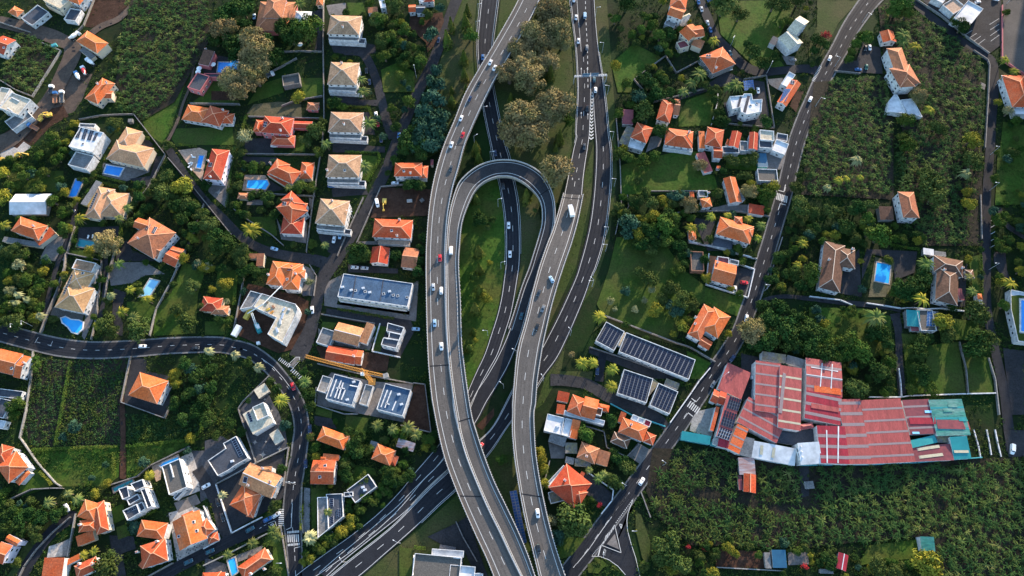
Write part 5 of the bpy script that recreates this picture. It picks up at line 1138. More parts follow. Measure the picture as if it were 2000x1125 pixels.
# ------------------------------------------------------------------ walls, kerbs of plots, hedges
for a in (
 ('pale stone wall around the small banana plot at the upper left', 'A', 330,335, 468,392, 255,735),
 ('garden wall beside the dirt lane at the top left', 'A', 720,0, 640,200, 540,305),
 ('low wall along the upper dirt road at the top left', 'A', 0,175, 120,215, 240,255),
 ('dark wall enclosing the small banana plot on its lower left', 'A', 0,610, 130,690, 255,738),
 ('tall straight wall along the column of brown hipped houses', 'B', 1175,0, 1172,350, 1180,880, 1165,1125),
 ('wall below the pink mansion garden', 'B', 880,400, 1000,395, 1160,400),
 ('curved low wall along the farm path', 'B', 790,545, 880,500, 970,450),
 ('sunlit wall crossing the dry garden', 'B', 860,810, 960,770, 1165,735),
 ('retaining wall above the long orange bungalow', 'B', 170,795, 540,800),
 ('wall around the court of the pink orange house', 'B', 610,890, 930,900, 1150,905),
 ('wall bending around the peach house plot', 'C', 610,60, 760,30, 900,22, 1020,20, 1130,160, 1255,320),
 ('wall along the drive of the peach house', 'C', 1255,330, 1180,480, 1130,570, 1060,660, 970,760),
 ('wall along the narrow lane at the left', 'C', 575,870, 520,1060, 490,1125),
 ('long garden wall below the diagonal street', 'C', 1550,700, 1480,880, 1420,1030),
 ('long pale wall climbing beside the meadow', 'E', 1480,0, 1380,220, 1300,400, 1190,600, 1140,800),
 ('wall along the diagonal street, lower side', 'D', 0,350, 180,560, 350,770, 480,930),
 ('wall along the diagonal street, upper side', 'D', 500,740, 620,830, 780,930, 870,1010),
 ('wall above the pool with rounded end', 'D', 570,320, 1150,325),
 ('long wall right of the orange garden houses', 'D', 1150,330, 1100,640, 1045,1060),
 ('wall under the pool deck garden', 'D', 600,615, 1110,640),
 ('wall along the street below the lowest brown house', 'D', 1475,650, 1370,880, 1280,1090),
 ('wall of the sprawling orange house at the lane corner', 'F', 800,270, 850,350, 830,500),
 ('wall left of the construction site', 'F', 310,280, 280,480, 220,780),
 ('wall of the dark terrace yard', 'F', 890,640, 1290,710),
 ('white wall around the modern house yard', 'F', 1330,712, 1270,920, 1480,965),
 ('retaining wall left of the white cube villa', 'E', 510,185, 500,290, 440,480, 360,660, 320,780),
 ('wall right of the white cube villa', 'E', 520,180, 780,235, 760,440, 735,680, 700,830),
 ('wall right of the villa lane', 'E', 880,150, 830,330, 800,520),
 ('pale wall along the field edge at the left', 'G', 260,110, 240,330, 205,560, 160,760),
 ('pale wall descending right of the big left orange house', 'G', 165,760, 290,940, 430,1100, 470,1125),
 ('low wall around the lone square orange house', 'G', 995,145, 925,490, 1255,610, 1290,530),
 ('wall along the lower edge of the overgrown field', 'G', 815,1125, 1050,1050, 1145,970, 1440,825),
 ('wall between field and modern cream house', 'H', 490,295, 290,490, 260,540, 390,940),
 ('long pale wall along the cream house court', 'H', 640,830, 400,945, 90,1110),
 ('wall beside the curved street pavement', 'H', 640,830, 600,1120),
 ('concrete wall in front of the two houses under construction', 'H', 850,380, 840,510, 1060,580, 1160,580),
 ('wall around the bare earth plot beside the viaduct', 'H', 1585,345, 1670,355, 1715,718, 1490,665),
 ('wall behind the crane yard', 'H', 860,200, 1150,270, 1580,350),
 ('white wall along the cul-de-sac', 'J', 110,310, 250,740, 420,650, 520,600),
 ('pale wall along the lower side of the side street', 'J', 0,1030, 230,920, 480,790, 690,680),
 ('wall by the slow street below the zebra crossing', 'J', 690,690, 720,880, 760,1125),
 ('dark stone wall by the slate grey house', 'J', 880,330, 870,560, 890,740),
 ('white wall around the patterned court', 'J', 0,500, 60,640, 130,810, 0,880),
 ('pale wall right of the corner lane', 'I', 690,570, 620,950),
 ('stone retaining wall below the big left orange house', 'I', 110,440, 300,350, 470,340, 575,340),
 ('wall along the corner lane', 'I', 640,600, 480,740, 330,900, 230,1040, 190,1125),
 ('wall below the tall cross hipped orange house', 'I', 1560,1010, 1350,1125),
 ('dark wall around the square orchard right of the motorway', 'K', 580,430, 340,610, 490,780, 880,680),
 ('wall stepping through the garden above the orchard', 'K', 580,430, 660,560, 830,470),
 ('wall below the stepped modern house', 'K', 1060,945, 1400,975, 1340,580, 1170,610),
 ('white wall left of the stepped modern house', 'K', 975,680, 970,790, 925,950),
 ('long wall right of the motorway embankment', 'M', 205,120, 235,480, 245,800, 200,1000),
 ('wall below the meadow', 'M', 470,680, 830,680),
 ('grey wall of the vegetable garden', 'M', 290,710, 300,790, 275,855),
 ('long wall along the driveway above the white balcony house', 'M', 570,850, 830,830, 1100,830, 1365,870),
 ('white wall left of the white balcony house', 'M', 750,985, 755,1065, 930,1095),
 ('white wall around the car yard', 'O', 905,185, 885,415, 1200,515, 1250,300, 1130,260),
 ('white wall above the car yard', 'O', 760,90, 950,135, 1265,220),
 ('wall right of the main road by the villa drive', 'O', 1460,60, 1400,250, 1345,450),
 ('retaining wall above the panel covered buildings', 'O', 110,650, 400,760, 660,860, 760,890, 950,1000),
 ('white wall beside the main road by the panel buildings', 'R', 1340,0, 1260,95, 1200,185, 1040,410),
 ('wall in front of the panel building courtyard', 'O', 10,890, 300,985, 500,1060),
 ('teal fence wall along the block street', 'R', 590,270, 740,350, 1000,440),
 ('wall between the orange houses and the weathered cottage', 'R', 370,430, 540,480, 560,600, 710,670, 800,580),
 ('wall left of the coral house', 'R', 130,700, 80,900),
 ('white wall of the coral house drive', 'R', 420,790, 610,920, 600,1000, 520,1100),
 ('wall along the junction by the banana field', 'R', 820,940, 890,1125),
 ('stone wall beside the mansion car yard', 'L', 190,545, 380,565),
 ('wall right of the upper banana grove', 'L', 1240,390, 1345,460, 1360,500, 1350,720, 1325,1125),
 ('long concrete wall left of the top right car park', 'L', 800,0, 1000,130, 1165,270, 1355,410),
 ('low red wall between the two car parks', 'L', 1455,50, 1455,460, 1629,575),
 ('wall right of the far road below the car park', 'N', 1290,360, 1300,690),
 ('wavy white wall below the rectangular pool', 'Q', 430,285, 560,305, 690,325, 780,320, 880,330, 1000,325, 1165,345),
 ('low white wall along the villa drive', 'Q', 0,235, 230,262, 320,300),
 ('wall between the two lawns above the warehouse', 'Q', 1130,580, 1180,780, 1195,965),
 ('white wall behind the warehouse', 'Q', 450,995, 690,995, 750,985, 1180,970, 1400,965),
 ('white wall by the garden track', 'Q', 670,780, 685,890, 692,995),
 ('pale wall along the far right road below the lawns', 'Q', 1350,700, 1400,860, 1430,1125),
 ('white wall right of the warehouse, left one of three', 'U', 1265,0, 1300,120, 1318,215),
 ('white wall right of the warehouse, middle one of three', 'U', 1365,0, 1385,100, 1400,190),
 ('white wall right of the warehouse, right one of three', 'U', 1430,0, 1450,100, 1475,205),
 ('green fence wall below the warehouse', 'S', 810,832, 1270,828, 1560,815, 1980,780),
 ('concrete edge wall at the bottom right sheds', 'a', 95,1040, 740,1075),
 ('wall of the yard under the left viaduct', 'Z', 385,760, 430,860, 525,1025),
 ('grey wall behind the earth plot beside the viaduct', 'c', 280,375, 470,355, 480,375),
 ('wall along the street beside the earth plot', 'c', 275,385, 175,620, 75,850),
 ): wall(a[0], a[1], *a[2:], m='concrete' if 'pale' in a[0] or 'concrete' in a[0] else ('white_wall' if 'white wall ' in a[0] or 'wavy' in a[0] or a[0].startswith('white') or 'low white' in a[0] else ('teal_wall' if 'teal' in a[0] or 'green fence' in a[0] else ('pink_wall' if 'red wall' in a[0] else 'stone_wall'))), h=.7 if 'right of the warehouse' in a[0] else 2.0 if 'retaining' in a[0] or 'tall' in a[0] else 1.5)
# ------------------------------------------------------------------ vehicles (nose towards +X, standing on z = 0)
def quad_off(b, q, m=0): b.face(q, m)
def body_mesh(kind):
    b = MB()
    def loft(st_, close=True):
        R_ = []
        for x, hw, z0, z1, c in st_:
            R_.append([(x,-hw,z0),(x,-hw,z1-c),(x,-hw+c*1.4,z1),(x,hw-c*1.4,z1),(x,hw,z1-c),(x,hw,z0)])
        for A, B in zip(R_, R_[1:]):
            for i in range(5): b.face([A[i], A[i+1], B[i+1], B[i]][::-1])
        b.face(R_[0][::-1][::-1]); b.face(R_[-1][::-1])
    if kind == 'car':
        loft([(-2.1,.72,.35,.80,.10),(-1.95,.84,.25,.93,.10),(-1.2,.89,.22,.96,.08),(.2,.89,.22,.95,.08),(1.1,.88,.22,.90,.10),(1.8,.82,.25,.76,.10),(2.1,.62,.35,.62,.10)])
        loft([(-1.85,.74,.9,.97,.02),(-1.35,.66,.9,1.44,.10),(-.6,.66,.9,1.50,.10),(.15,.65,.9,1.46,.10),(1.05,.72,.85,.93,.02)])
    elif kind == 'van':
        loft([(-2.5,.86,.35,2.0,.12),(-2.3,.92,.28,2.08,.14),(.9,.92,.28,2.08,.14),(1.55,.88,.28,1.55,.14),(2.2,.84,.28,1.10,.12),(2.5,.66,.35,.85,.1)])
    return b.mesh('body', ['paint_white'])
def panes(kind):
    out = {}
    e = .012
    if kind == 'car':
        out['windscreen'] = [[(.24,-.56,1.40+e),(.24,.56,1.40+e),(.98,.64,.97+e),(.98,-.64,.97+e)][::-1]]
        out['rear_window'] = [[(-1.42,-.56,1.37+e),(-1.80,-.64,1.02+e),(-1.80,.64,1.02+e),(-1.42,.56,1.37+e)][::-1]]
        for s in (-1, 1):
            q = [(-1.25,s*(.665+e),1.33),(.10,s*(.655+e),1.34),(.72,s*(.695+e),1.0),(-1.5,s*(.70+e),1.0)]
            out['side_window%d' % s] = [q if s > 0 else q[::-1]]
    else:
        out['windscreen'] = [[(.98,-.72,2.0+e),(.98,.72,2.0+e),(1.52,.74,1.58+e),(1.52,-.74,1.58+e)][::-1]]
        for s in (-1, 1):
            q = [(.2,s*(.92+e),1.75),(.95,s*(.92+e),1.75),(1.3,s*(.90+e),1.2),(.2,s*(.92+e),1.2)]; out['side_window%d' % s] = [q if s > 0 else q[::-1]]
        out['rear_window'] = [[(-2.51,-.6,1.75),(-2.51,-.6,1.15),(-2.51,.6,1.15),(-2.51,.6,1.75)]]
    r = {}
    for k, fs in out.items():
        b = MB(); [b.face(f) for f in fs]; r[k] = b.mesh(k.rstrip('-1'), ['glass_dark'])
    return r
def wheel_mesh():
    b = MB(); b.cyl((0,-.11,0),(0,.11,0), .31, .31, 12, 0); b.cyl((0,-.12,0),(0,.12,0), .18, .18, 8, 1); return b.mesh('wheel', ['tyre', 'aluminium'])
WHEEL = wheel_mesh()
def lamp_mesh(m):
    b = MB(); b.box((0,0,0), .12, .3, .14); return b.mesh('headlight', [m])
HEAD, TAIL = lamp_mesh('lamp_lens'), lamp_mesh('tail_lens')
CARK = {k: (body_mesh(k), panes(k)) for k in ('car', 'van')}
def spot(fr, x, y, strip=None, z=None):
    px, py = f2(fr, x, y)
    if strip is not None: z, i = strip.near(px, py); z += .02
    elif z is None: z = ROADZ+.02
    return W(px, py, z)
def paint(o, p): o.data.materials[0]; o.material_slots[0].link = 'OBJECT'; o.material_slots[0].material = MAT['paint_'+p]
def car(fr, x, y, dx, dy, p, label, group=None, strip=None, kind='car', z=None, size=1.0):
    P = spot(fr, x, y, strip, z); Q = W(f2(fr, x, y)[0]+dx*.1, f2(fr, x, y)[1]+dy*.1, P.z); rot = math.atan2(Q.y-P.y, Q.x-P.x)
    r = thing('parked_car' if group and 'parked' in group else ('van' if kind == 'van' else 'car'), label, 'van' if kind == 'van' else 'car', P, group, rot); r.scale = (size,)*3
    bm_, pn = CARK[kind]; paint(put('body', bm_, r), p)
    for k, m in pn.items(): put(k.rstrip('-1'), m, r)
    wx = (1.3, -1.3) if kind == 'car' else (1.55, -1.6); L = 2.02 if kind == 'car' else 2.45
    for a in wx:
        for s in (-1, 1): put('wheel', WHEEL, r, (a, s*.80, .31))
    for s in (-1, 1): put('headlight', HEAD, r, (L-.06, s*.48, .58)); put('tail_light', TAIL, r, (-L, s*.58, .72))
    return r
GV, GR, GM = 'cars on the left viaduct', 'cars on the right viaduct', 'cars on the motorway at ground level'
GP, GS = 'parked cars by the houses', 'cars on the local streets'
for a in (
 ('V',690,478,-45,90,'white','white car high on the left viaduct, left one of two side by side',GV,VL), ('V',722,520,-45,90,'white','white car high on the left viaduct, right one of two side by side',GV,VL),
 ('V',605,635,-50,90,'black','black car on the left viaduct just below two white cars',GV,VL), ('V',535,752,-45,95,'dark_blue','dark blue car on the left viaduct between the black and a white car',GV,VL),
 ('V',468,900,-40,95,'white','white car on the left viaduct above the red one',GV,VL), ('V',480,1028,-35,95,'red','red car on the left viaduct level with the brown trees',GV,VL),
 ('X',396,92,-30,95,'white','white car on the left viaduct left of the loop crest',GV,VL), ('X',392,270,-28,95,'dark_grey','dark grey car on the left viaduct beside the loop',GV,VL),
 ('X',308,950,2,99,'red','red car on the left viaduct beside a white van',GV,VL), ('Y',258,82,5,99,'silver','silver blue car on the left viaduct left of a white car',GV,VL),
 ('Y',318,110,2,-99,'white','white car on the left viaduct right of the silver blue car',GV,VL), ('Y',268,355,4,99,'pale_blue','pale blue car alone in the left lane of the left viaduct',GV,VL),
 ('Y',320,532,2,99,'white','lowest white car on the left viaduct',GV,VL),
 ('Y',1152,25,-50,-95,'pale_blue','pale blue car on the right viaduct nearest the white lorry',GR,VR), ('Y',1057,125,-40,95,'dark_grey','dark grey car on the left lane of the right viaduct',GR,VR),
 ('Y',1088,245,-40,95,'grey','grey car, middle one of three dark cars on the right viaduct',GR,VR), ('Y',1042,385,-35,95,'black','black car, lowest of three dark cars on the right viaduct',GR,VR),
 ('Z',935,702,12,95,'white','white car low on the right viaduct',GR,VR), ('Z',940,937,18,95,'black','black car lowest on the right viaduct',GR,VR),
 ('V',1338,137,-5,99,'white','white car on the left lane of the upper motorway, near the top',GM,D_left), ('V',1322,2,-5,99,'white','white car cut by the top edge on the motorway',GM,D_left),
 ('V',1355,315,-5,99,'white','white car on the left lane of the upper motorway above the gantry',GM,D_left), ('V',1420,365,3,-99,'grey','grey car on the upper motorway right of a white one',GM,D_left),
 ('V',1475,608,3,-99,'teal','dark teal car passing under the sign gantry',GM,D_right), ('V',1485,685,3,-99,'white','white car just below the sign gantry',GM,D_right),
 ('V',1422,825,-3,99,'black','black car beside the painted chevrons',GM,D_left), ('X',1400,105,-5,99,'dark_grey','dark grey car leaving the chevrons towards the viaduct',GM,D_left),
 ('V',632,438,0,99,'blue','blue car on the lower road about to pass under the left viaduct',GM,C_road), ('X',728,155,15,95,'dark_blue','dark blue car on the lower road above the loop',GM,C_road),
 ('X',787,405,15,95,'dark_grey','dark grey car on the lower road just inside the loop',GM,C_road), ('X',828,702,3,99,'white','upper white car on the lower road inside the loop',GM,C_road),
 ('X',838,920,0,99,'white','lower white car on the lower road inside the loop',GM,C_road), ('Y',925,302,-30,95,'teal','dark teal car on the loop ramp beside the right viaduct',GM,LOOP),
 ('Z',548,250,60,-75,'red','red car half hidden by the left viaduct',GM,D_right),
 ('d',855,495,-25,95,'dark_blue','dark blue car on the street left of the conifers',GS,None), ('D',1232,560,99,8,'blue','blue car on the drive of the fourth brown hipped house',GP,None),
 ('D',1252,965,-20,95,'white','left white car on the drive of the lowest brown hipped house',GP,None), ('D',1298,935,-20,95,'pale_blue','pale blue car on the drive of the lowest brown hipped house',GP,None),
 ('D',800,1035,95,25,'pale_blue','pale blue car parked on the diagonal street',GP,None), ('B',1497,540,5,99,'black','black car in the lane beside the second brown house',GP,None),
 ('B',1520,625,10,99,'dark_blue','dark blue car in the lane below the black one',GP,None), ('B',1570,873,15,95,'white','white car in the lane beside the middle brown house',GP,None),
 ('B',1583,942,15,95,'red','red car in the lane beside the big palm',GP,None), ('B',1608,1060,5,99,'dark_blue','dark blue car at the end of the terrace lane',GP,None),
 ('V',-3,1030,-15,99,'blue','blue car on the street at the mouth of the terrace lane',GS,None),
 ('c',398,340,99,-3,'white','white car in front of the white balconies beside the viaduct',GP,None), ('c',58,1052,99,5,'white','left white car of the pair below the orange garages',GP,None),
 ('c',140,1058,99,5,'silver','right car of the pair below the orange garages',GP,None), ('F',815,605,5,99,'white','white car beside the building under construction',GP,None),
 ('F',1600,750,99,5,'pale_blue','pale blue car left of the viaduct below the dark terrace roof',GP,None),
 ('E',1085,880,99,-3,'white','white car on the curved road below the gardens',GS,None), ('E',1483,893,99,-3,'black','black car with light roof on the curved road',GS,None),
 ('H',670,370,30,95,'red','red sports car in the bend of the curved street',GS,None), ('H',797,690,0,99,'dark_blue','dark blue car parked right of the curved street',GP,None),
 ('H',812,750,20,95,'red','dark red car parked below the dark blue one',GP,None), ('J',908,120,0,99,'dark_blue','dark blue car parked beside the bright gabled house',GP,None),
 ('J',645,577,70,-45,'white','white car waiting at the zebra crossing',GS,None), ('J',568,617,75,-40,'blue','blue car behind the white one at the zebra crossing',GS,None),
 ('J',410,708,75,-45,'teal','dark teal car on the side street',GS,None), ('J',165,600,25,95,'black','lower black car along the cul-de-sac',GP,None),
 ('J',120,465,25,95,'black','upper black car along the cul-de-sac',GP,None), ('J',50,905,80,-35,'teal','dark teal car by the patterned court',GS,None),
 ('J',1120,760,65,-50,'black','black car behind the pale grey modern house',GP,None), ('I',605,515,40,80,'white','white and black jeep on the garden track',GP,None),
 ('I',1695,998,85,-40,'teal','teal car lower on the side street',GS,None), ('J',15,320,80,-45,'white','white car by the slate pergola court',GP,None),
 ('B',648,130,-5,99,'pale_blue','pale blue car left of the pink mansion',GP,None), ('B',800,1108,99,0,'white','white car under the porch of the pink orange house',GP,None),
 ('C',548,745,99,20,'dark_blue','dark blue car in the narrow lane below the lap pool',GP,None),
 ('K',853,75,20,95,'silver','silver car on the upper lane',GP,None), ('K',898,178,20,95,'white','white car on the upper lane beside the orange flat roofs',GP,None),
 ('K',920,230,25,95,'blue','blue car below the white one on the upper lane',GP,None), ('K',1068,405,40,80,'teal','teal car beside the orange hipped corner house',GP,None),
 ('K',1060,527,99,-5,'white','white car in the yard below the orange corner house',GP,None), ('K',1545,458,99,-5,'grey','grey car below the cream house',GP,None),
 ('K',830,18,15,95,'blue','blue car at the top of the upper lane, left side',GP,None), ('K',918,5,70,-30,'blue','bright blue car cut by the top edge',GP,None), ('K',1280,690,10,95,'white','white car beside the blue panel canopy',GP,None),
 ('L',155,445,40,-85,'white','white car on the main right road near the zebra crossing',GS,None), ('L',8,755,40,-85,'white','white car on the main right road in the shade',GS,None),
 ('L',425,370,0,99,'black','black car in the mansion car yard',GP,None), ('L',457,365,10,99,'white','white car in the mansion car yard',GP,None), ('L',370,530,99,0,'blue','blue car in the mansion car yard, lower left',GP,None),
 ('L',432,512,0,99,'green','green car in the mansion car yard',GP,None), ('L',945,22,90,30,'white','white car by the hall at the top right',GP,None), ('L',1275,20,85,-20,'white','white car right of the hall roof',GP,None), ('L',1412,0,90,20,'white','white car cut by the top edge in the car park',GP,None),
 ('O',1192,668,-15,99,'white','white car on the main right road above its bend',GS,None), ('O',1087,970,-55,80,'dark_blue','dark blue car on the bend of the main right road',GS,None),
 ('O',1175,398,99,10,'red','red car on the pale pad of the walled yard',GP,None), ('O',1105,450,-5,99,'white','white car in the walled yard beside the main road',GP,None),
 ('R',1368,120,-50,75,'grey','grey car above the zebra crossing of the main right road',GS,None), ('R',825,855,50,-80,'white','white car on the main right road near the junction',GS,None), ('R',490,20,-5,99,'dark_blue','dark blue car in the drive above the block street',GP,None),
 ): car(a[0], a[1], a[2], a[3], a[4], a[5], a[6], a[7], a[8])
for a in (('X',393,893,3,-99,'white','white van on the loop ramp beside the red car',LOOP), ('V',1404,122,0,-99,'pale_blue','pale blue van on the upper motorway near the top',D_left), ('c',248,512,20,95,'white','white van on the earth plot beside the viaduct',None), ('U',1560,150,-5,99,'white','white van right of the warehouse walls',None)):
    car(*a[:7], strip=a[7], kind='van', group='vans')
def lorry(fr, x, y, dx, dy, cab, bed, label, strip=None, L=7.0, style='box', name='truck', cat='truck'):
    P = spot(fr, x, y, strip); Q = W(f2(fr, x, y)[0]+dx*.1, f2(fr, x, y)[1]+dy*.1, P.z); r = thing(name, label, cat, P, None, math.atan2(Q.y-P.y, Q.x-P.x))
    def part(nm, fn, mats):
        b = MB(); fn(b); o = bpy.data.objects.new(nm, b.mesh(nm, mats)); COL.objects.link(o); o.parent = r; return o
    fx = L/2
    def cabf(b):
        b.prism([(fx-2,-1.15),(fx-.15,-1.15),(fx,-1.0),(fx,1.0),(fx-.15,1.15),(fx-2,1.15)], .55, 1.5); b.prism([(fx-2,-1.12),(fx-.45,-1.05),(fx-.45,1.05),(fx-2,1.12)], 1.5, 2.65)
    part('cab', cabf, ['paint_'+cab]); part('windscreen', lambda b: b.face([(fx-.43,-.95,1.6),(fx-.43,.95,1.6),(fx-.43,.95,2.5),(fx-.43,-.95,2.5)]), ['glass_dark'])
    part('chassis', lambda b: b.box((0,0,.5), L-.3, .9, .35), ['tyre'])
    if style == 'box': part('cargo_box', lambda b: b.box((-1.1,0,.9), L-2.3, 2.4, 2.5), [bed])
    elif style == 'mixer':
        def drum(b): b.cyl((fx-2.3,0,1.9),(fx-3.3,0,2.1), .75, 1.25, 12); b.cyl((fx-3.3,0,2.1),(-1.4,0,2.3), 1.25, 1.2, 12); b.cyl((-1.4,0,2.3),(-fx+.3,0,2.8), 1.2, .5, 12)
        part('drum', drum, [bed]); part('hopper', lambda b: b.box((-fx+.3,0,2.2), .8, 1.0, 1.1), ['steel'])
    else:
        def tray(b):
            b.box((-1.1,0,.9), L-2.4, 2.3, .15, m=1)
            for s in (-1, 1): b.box((-1.1,s*1.12,1.05), L-2.4, .1, .7)
            b.box((-L/2+.12,0,1.05), .1, 2.3, .7); b.box((L/2-2.3,0,1.05), .1, 2.3, .9)
        part('bed', tray, [bed, 'rust_bed' if style == 'dump' else bed])
    for a in (fx-1.1, -fx+1.0, -fx+2.2)[:3 if L > 6 else 2]:
        for s in (-1, 1): put('wheel', WHEEL, r, (a, s*.95, .45)).scale = (1.45, 1.6, 1.45)
    return r
lorry('X',1300,598,-20,-95,'white','canvas_white','white box lorry on the right viaduct', VR, 7.5)
lorry('A',695,482,-60,-45,'white','canvas_white','white cement mixer closest to the orange house', L=8, style='mixer', name='cement_mixer', cat='cement mixer')
lorry('A',648,550,-35,-80,'white','paint_red','cement mixer with a red banded drum, middle of three', L=8, style='mixer', name='cement_mixer', cat='cement mixer')
lorry('A',600,588,-40,-75,'blue','canvas_white','cement mixer with a blue cab and white drum', L=8, style='mixer', name='cement_mixer', cat='cement mixer')
lorry('A',578,285,60,-50,'white','canvas_white','white cement mixer behind the hipped house at the dirt road', L=7.5, style='mixer', name='cement_mixer', cat='cement mixer')
lorry('A',398,688,15,-80,'white','paint_dark_grey','white cabbed tipper with a dark bed, leftmost of three trucks', L=6.5, style='tray')
lorry('A',428,748,5,-95,'blue','rust_bed','blue cabbed tipper with a rusty bed, middle of three trucks', L=8.5, style='dump')
lorry('A',477,742,5,-95,'white','roof_grey','white cabbed truck with a long grey bed, right of the blue tipper', L=9, style='tray')
lorry('A',262,972,-80,-40,'blue','rust_bed','blue cabbed tipper with a brown load by the lower dirt road', L=8, style='dump')
lorry('B',770,575,95,-35,'white','paint_grey','small white pickup truck on the farm path', L=5.4, style='tray', name='pickup_truck', cat='pickup')
lorry('S',497,295,5,-95,'white','paint_dark_grey','white cabbed truck in the warehouse yard', L=7, style='tray')
def digger(fr, x, y, ang, label):
    P = fw(fr, x, y, .35); r = thing('excavator', label, 'excavator', P, None, R(ang))
    def part(nm, fn, m):
        b = MB(); fn(b); o = bpy.data.objects.new(nm, b.mesh(nm, [m])); COL.objects.link(o); o.parent = r
    for s in (-1, 1): part('track', lambda b: b.box((0,s*.95,0), 3.4, .55, .8), 'tyre')
    part('body', lambda b: (b.box((-.6,0,.85), 2.6, 2.3, 1.2), b.box((.6,.65,.85), 1.4, .95, 2.0)), 'machine_yellow')
    part('boom', lambda b: (b.beam((.8,-.2,1.6),(3.2,-.2,3.4), .45, .5), b.beam((3.2,-.2,3.4),(5.0,-.2,1.6), .4, .4), b.box((5.1,-.2,.6), .8, 1.1, 1.0)), 'machine_yellow')
digger('A',378,882,200,'yellow excavator, right one of two by the dirt yard'); digger('A',322,908,60,'yellow excavator, left one of two by the dirt yard')
digger('C',150,332,10,'yellow excavator beside the concrete slab'); digger('C',30,362,160,'yellow excavator at the left edge below the slab')
digger('c',310,505,270,'small yellow excavator on the earth plot beside the viaduct')
# motorcycle with its rider
P = spot('X', 258, 1003, VL); r = thing('motorcycle', 'motorcycle with a dark clad rider left of the red car on the viaduct', 'motorcycle', P, None, R(-92))
for x in (-.65, .65):
    b = MB(); b.cyl((x,-.07,.3),(x,.07,.3), .3, .3, 10); o = bpy.data.objects.new('wheel', b.mesh('wheel', ['tyre'])); COL.objects.link(o); o.parent = r
b = MB(); b.beam((-.6,0,.65),(.5,0,.7), .3, .35); b.beam((.5,0,.7),(.68,0,.35), .1); b.beam((.45,-.35,1.0),(.45,.35,1.0), .06); o = bpy.data.objects.new('frame', b.mesh('frame', ['paint_black'])); COL.objects.link(o); o.parent = r
b = MB(); b.cyl((-.2,0,.75),(.0,0,1.3), .2, .26, 10); b.cyl((.0,0,1.3),(.03,0,1.38), .26, .09, 10); b.cyl((.04,0,1.38),(.06,0,1.62), .15, .13, 10)
for s in (-1, 1): b.cyl((0,s*.25,1.25),(.4,s*.3,1.02), .08, .06, 6); b.cyl((-.2,s*.15,.75),(.2,s*.25,.6), .11, .09, 6); b.cyl((.2,s*.25,.6),(0,s*.25,.25), .08, .06, 6)
rd = b.build('person', 'clothing'); rd.location = P+Vector((0,0,.02)); rd.rotation_euler = (0,0,R(-92)); tag(rd, 'rider in dark clothing and helmet seated on the motorcycle', 'person')
# ------------------------------------------------------------------ tower crane, site crane, gantry, lamps, small site things
base = fw('H', 1268, 335); HT = 20.0
cr = thing('tower_crane', 'orange tower crane with a long jib above the houses under construction', 'crane', base)
def lattice(b, p, q, w, n, m=0):
    p, q = Vector(p), Vector(q); d = (q-p).normalized(); up = Vector((0,0,1)) if abs(d.z) < .9 else Vector((0,1,0)); a = d.cross(up).normalized()*w/2; c = a.cross(d).normalized()*w/2
    K = [a+c, -a+c, -a-c, a-c]
    for k in K: b.beam(p+k, q+k, .11, .11, m)
    for i in range(n):
        s, e = p.lerp(q, i/n), p.lerp(q, (i+1)/n)
        for j in range(4): b.beam(s+K[j], e+K[(j+1) % 4], .07, .07, m)
b = MB(); lattice(b, base, base+Vector((0,0,HT)), 1.5, 12); b.box(base, 3.5, 3.5, .8); b.build('mast', 'crane_paint', cr)
top = base+Vector((0,0,HT+.8)); J0 = fw('H', 762, 138, HT+.8); J1 = fw('H', 1372, 288, HT+.8)
b = MB(); lattice(b, top, J0, 1.3, 34); b.build('jib', 'crane_paint', cr)
b = MB(); lattice(b, top, J1, 1.2, 9); b.beam(top, top+Vector((0,0,5)), .5); b.beam(top+Vector((0,0,5)), top.lerp(J0, .6)+Vector((0,0,.7)), .09); b.beam(top+Vector((0,0,5)), J1, .09); b.build('counter_jib', 'crane_paint', cr)
b = MB(); b.box(J1+Vector((0,0,-1.4)), 2.4, 2.2, 2.4, .3); b.build('counterweight', 'concrete', cr)
b = MB(); b.box(top+Vector((-.9,-.9,-2)), 1.5, 1.5, 2); b.build('cab', 'canvas_white', cr)
sc_ = thing('crane_truck', 'white and blue mobile crane inside the curve of the construction building', 'crane', fw('F', 408, 745)); p = fw('F', 408, 745, .3)
b = MB(); b.box(p, 2.2, 5.5, 1.6, .5); b.build('body', 'roof_teal', sc_); b = MB(); b.box(p+Vector((.4,.4,1.6)), 1.6, 2, 1.4, .5); b.build('cab', 'canvas_white', sc_)
b = MB(); lattice(b, p+Vector((0,0,2.6)), fw('F', 355, 625, 9), .8, 8); b.build('boom', 'canvas_white', sc_)
pm = thing('concrete_pump', 'white boomed pump reaching over the construction building', 'machine', fw('F', 335, 640)); p = fw('F', 335, 640, .3)
b = MB(); b.box(p, 2.3, 6, 2.2, -.4); b.build('body', 'machine_yellow', pm); b = MB(); b.beam(p+Vector((0,0,2.2)), fw('F', 440, 560, 11), .4); b.beam(fw('F', 440, 560, 11), fw('F', 580, 420, 10), .35); b.build('boom', 'canvas_white', pm)
def crate(fr, x, y, sx, sy, sz, rot, m, label, name='container', cat='container', z=.3):
    b = MB(); p = fw(fr, x, y, z); b.box(p, sx, sy, sz, rot); n = max(2, int(sx/.6))
    ca, sa = math.cos(rot), math.sin(rot)
    for i in range(n):
        u = (i+.5)/n*sx-sx/2; b.box((p.x+u*ca, p.y+u*sa, z+sz-.02), .12, sy+.08, .1, rot)
    tag(b.build(name, m), label, cat)
crate('F', 248, 768, 6, 2.5, 2.6, 1.2, 'canvas_white', 'white site container at the corner of the construction site')
crate('A', 420, 355, 3, 1.8, 2, .5, 'teal_wall', 'small blue container beside the walled banana plot')
crate('F', 770, 480, 3.6, 2.6, 1.2, .1, 'roof_dark', 'dark slatted bin store by the lane')
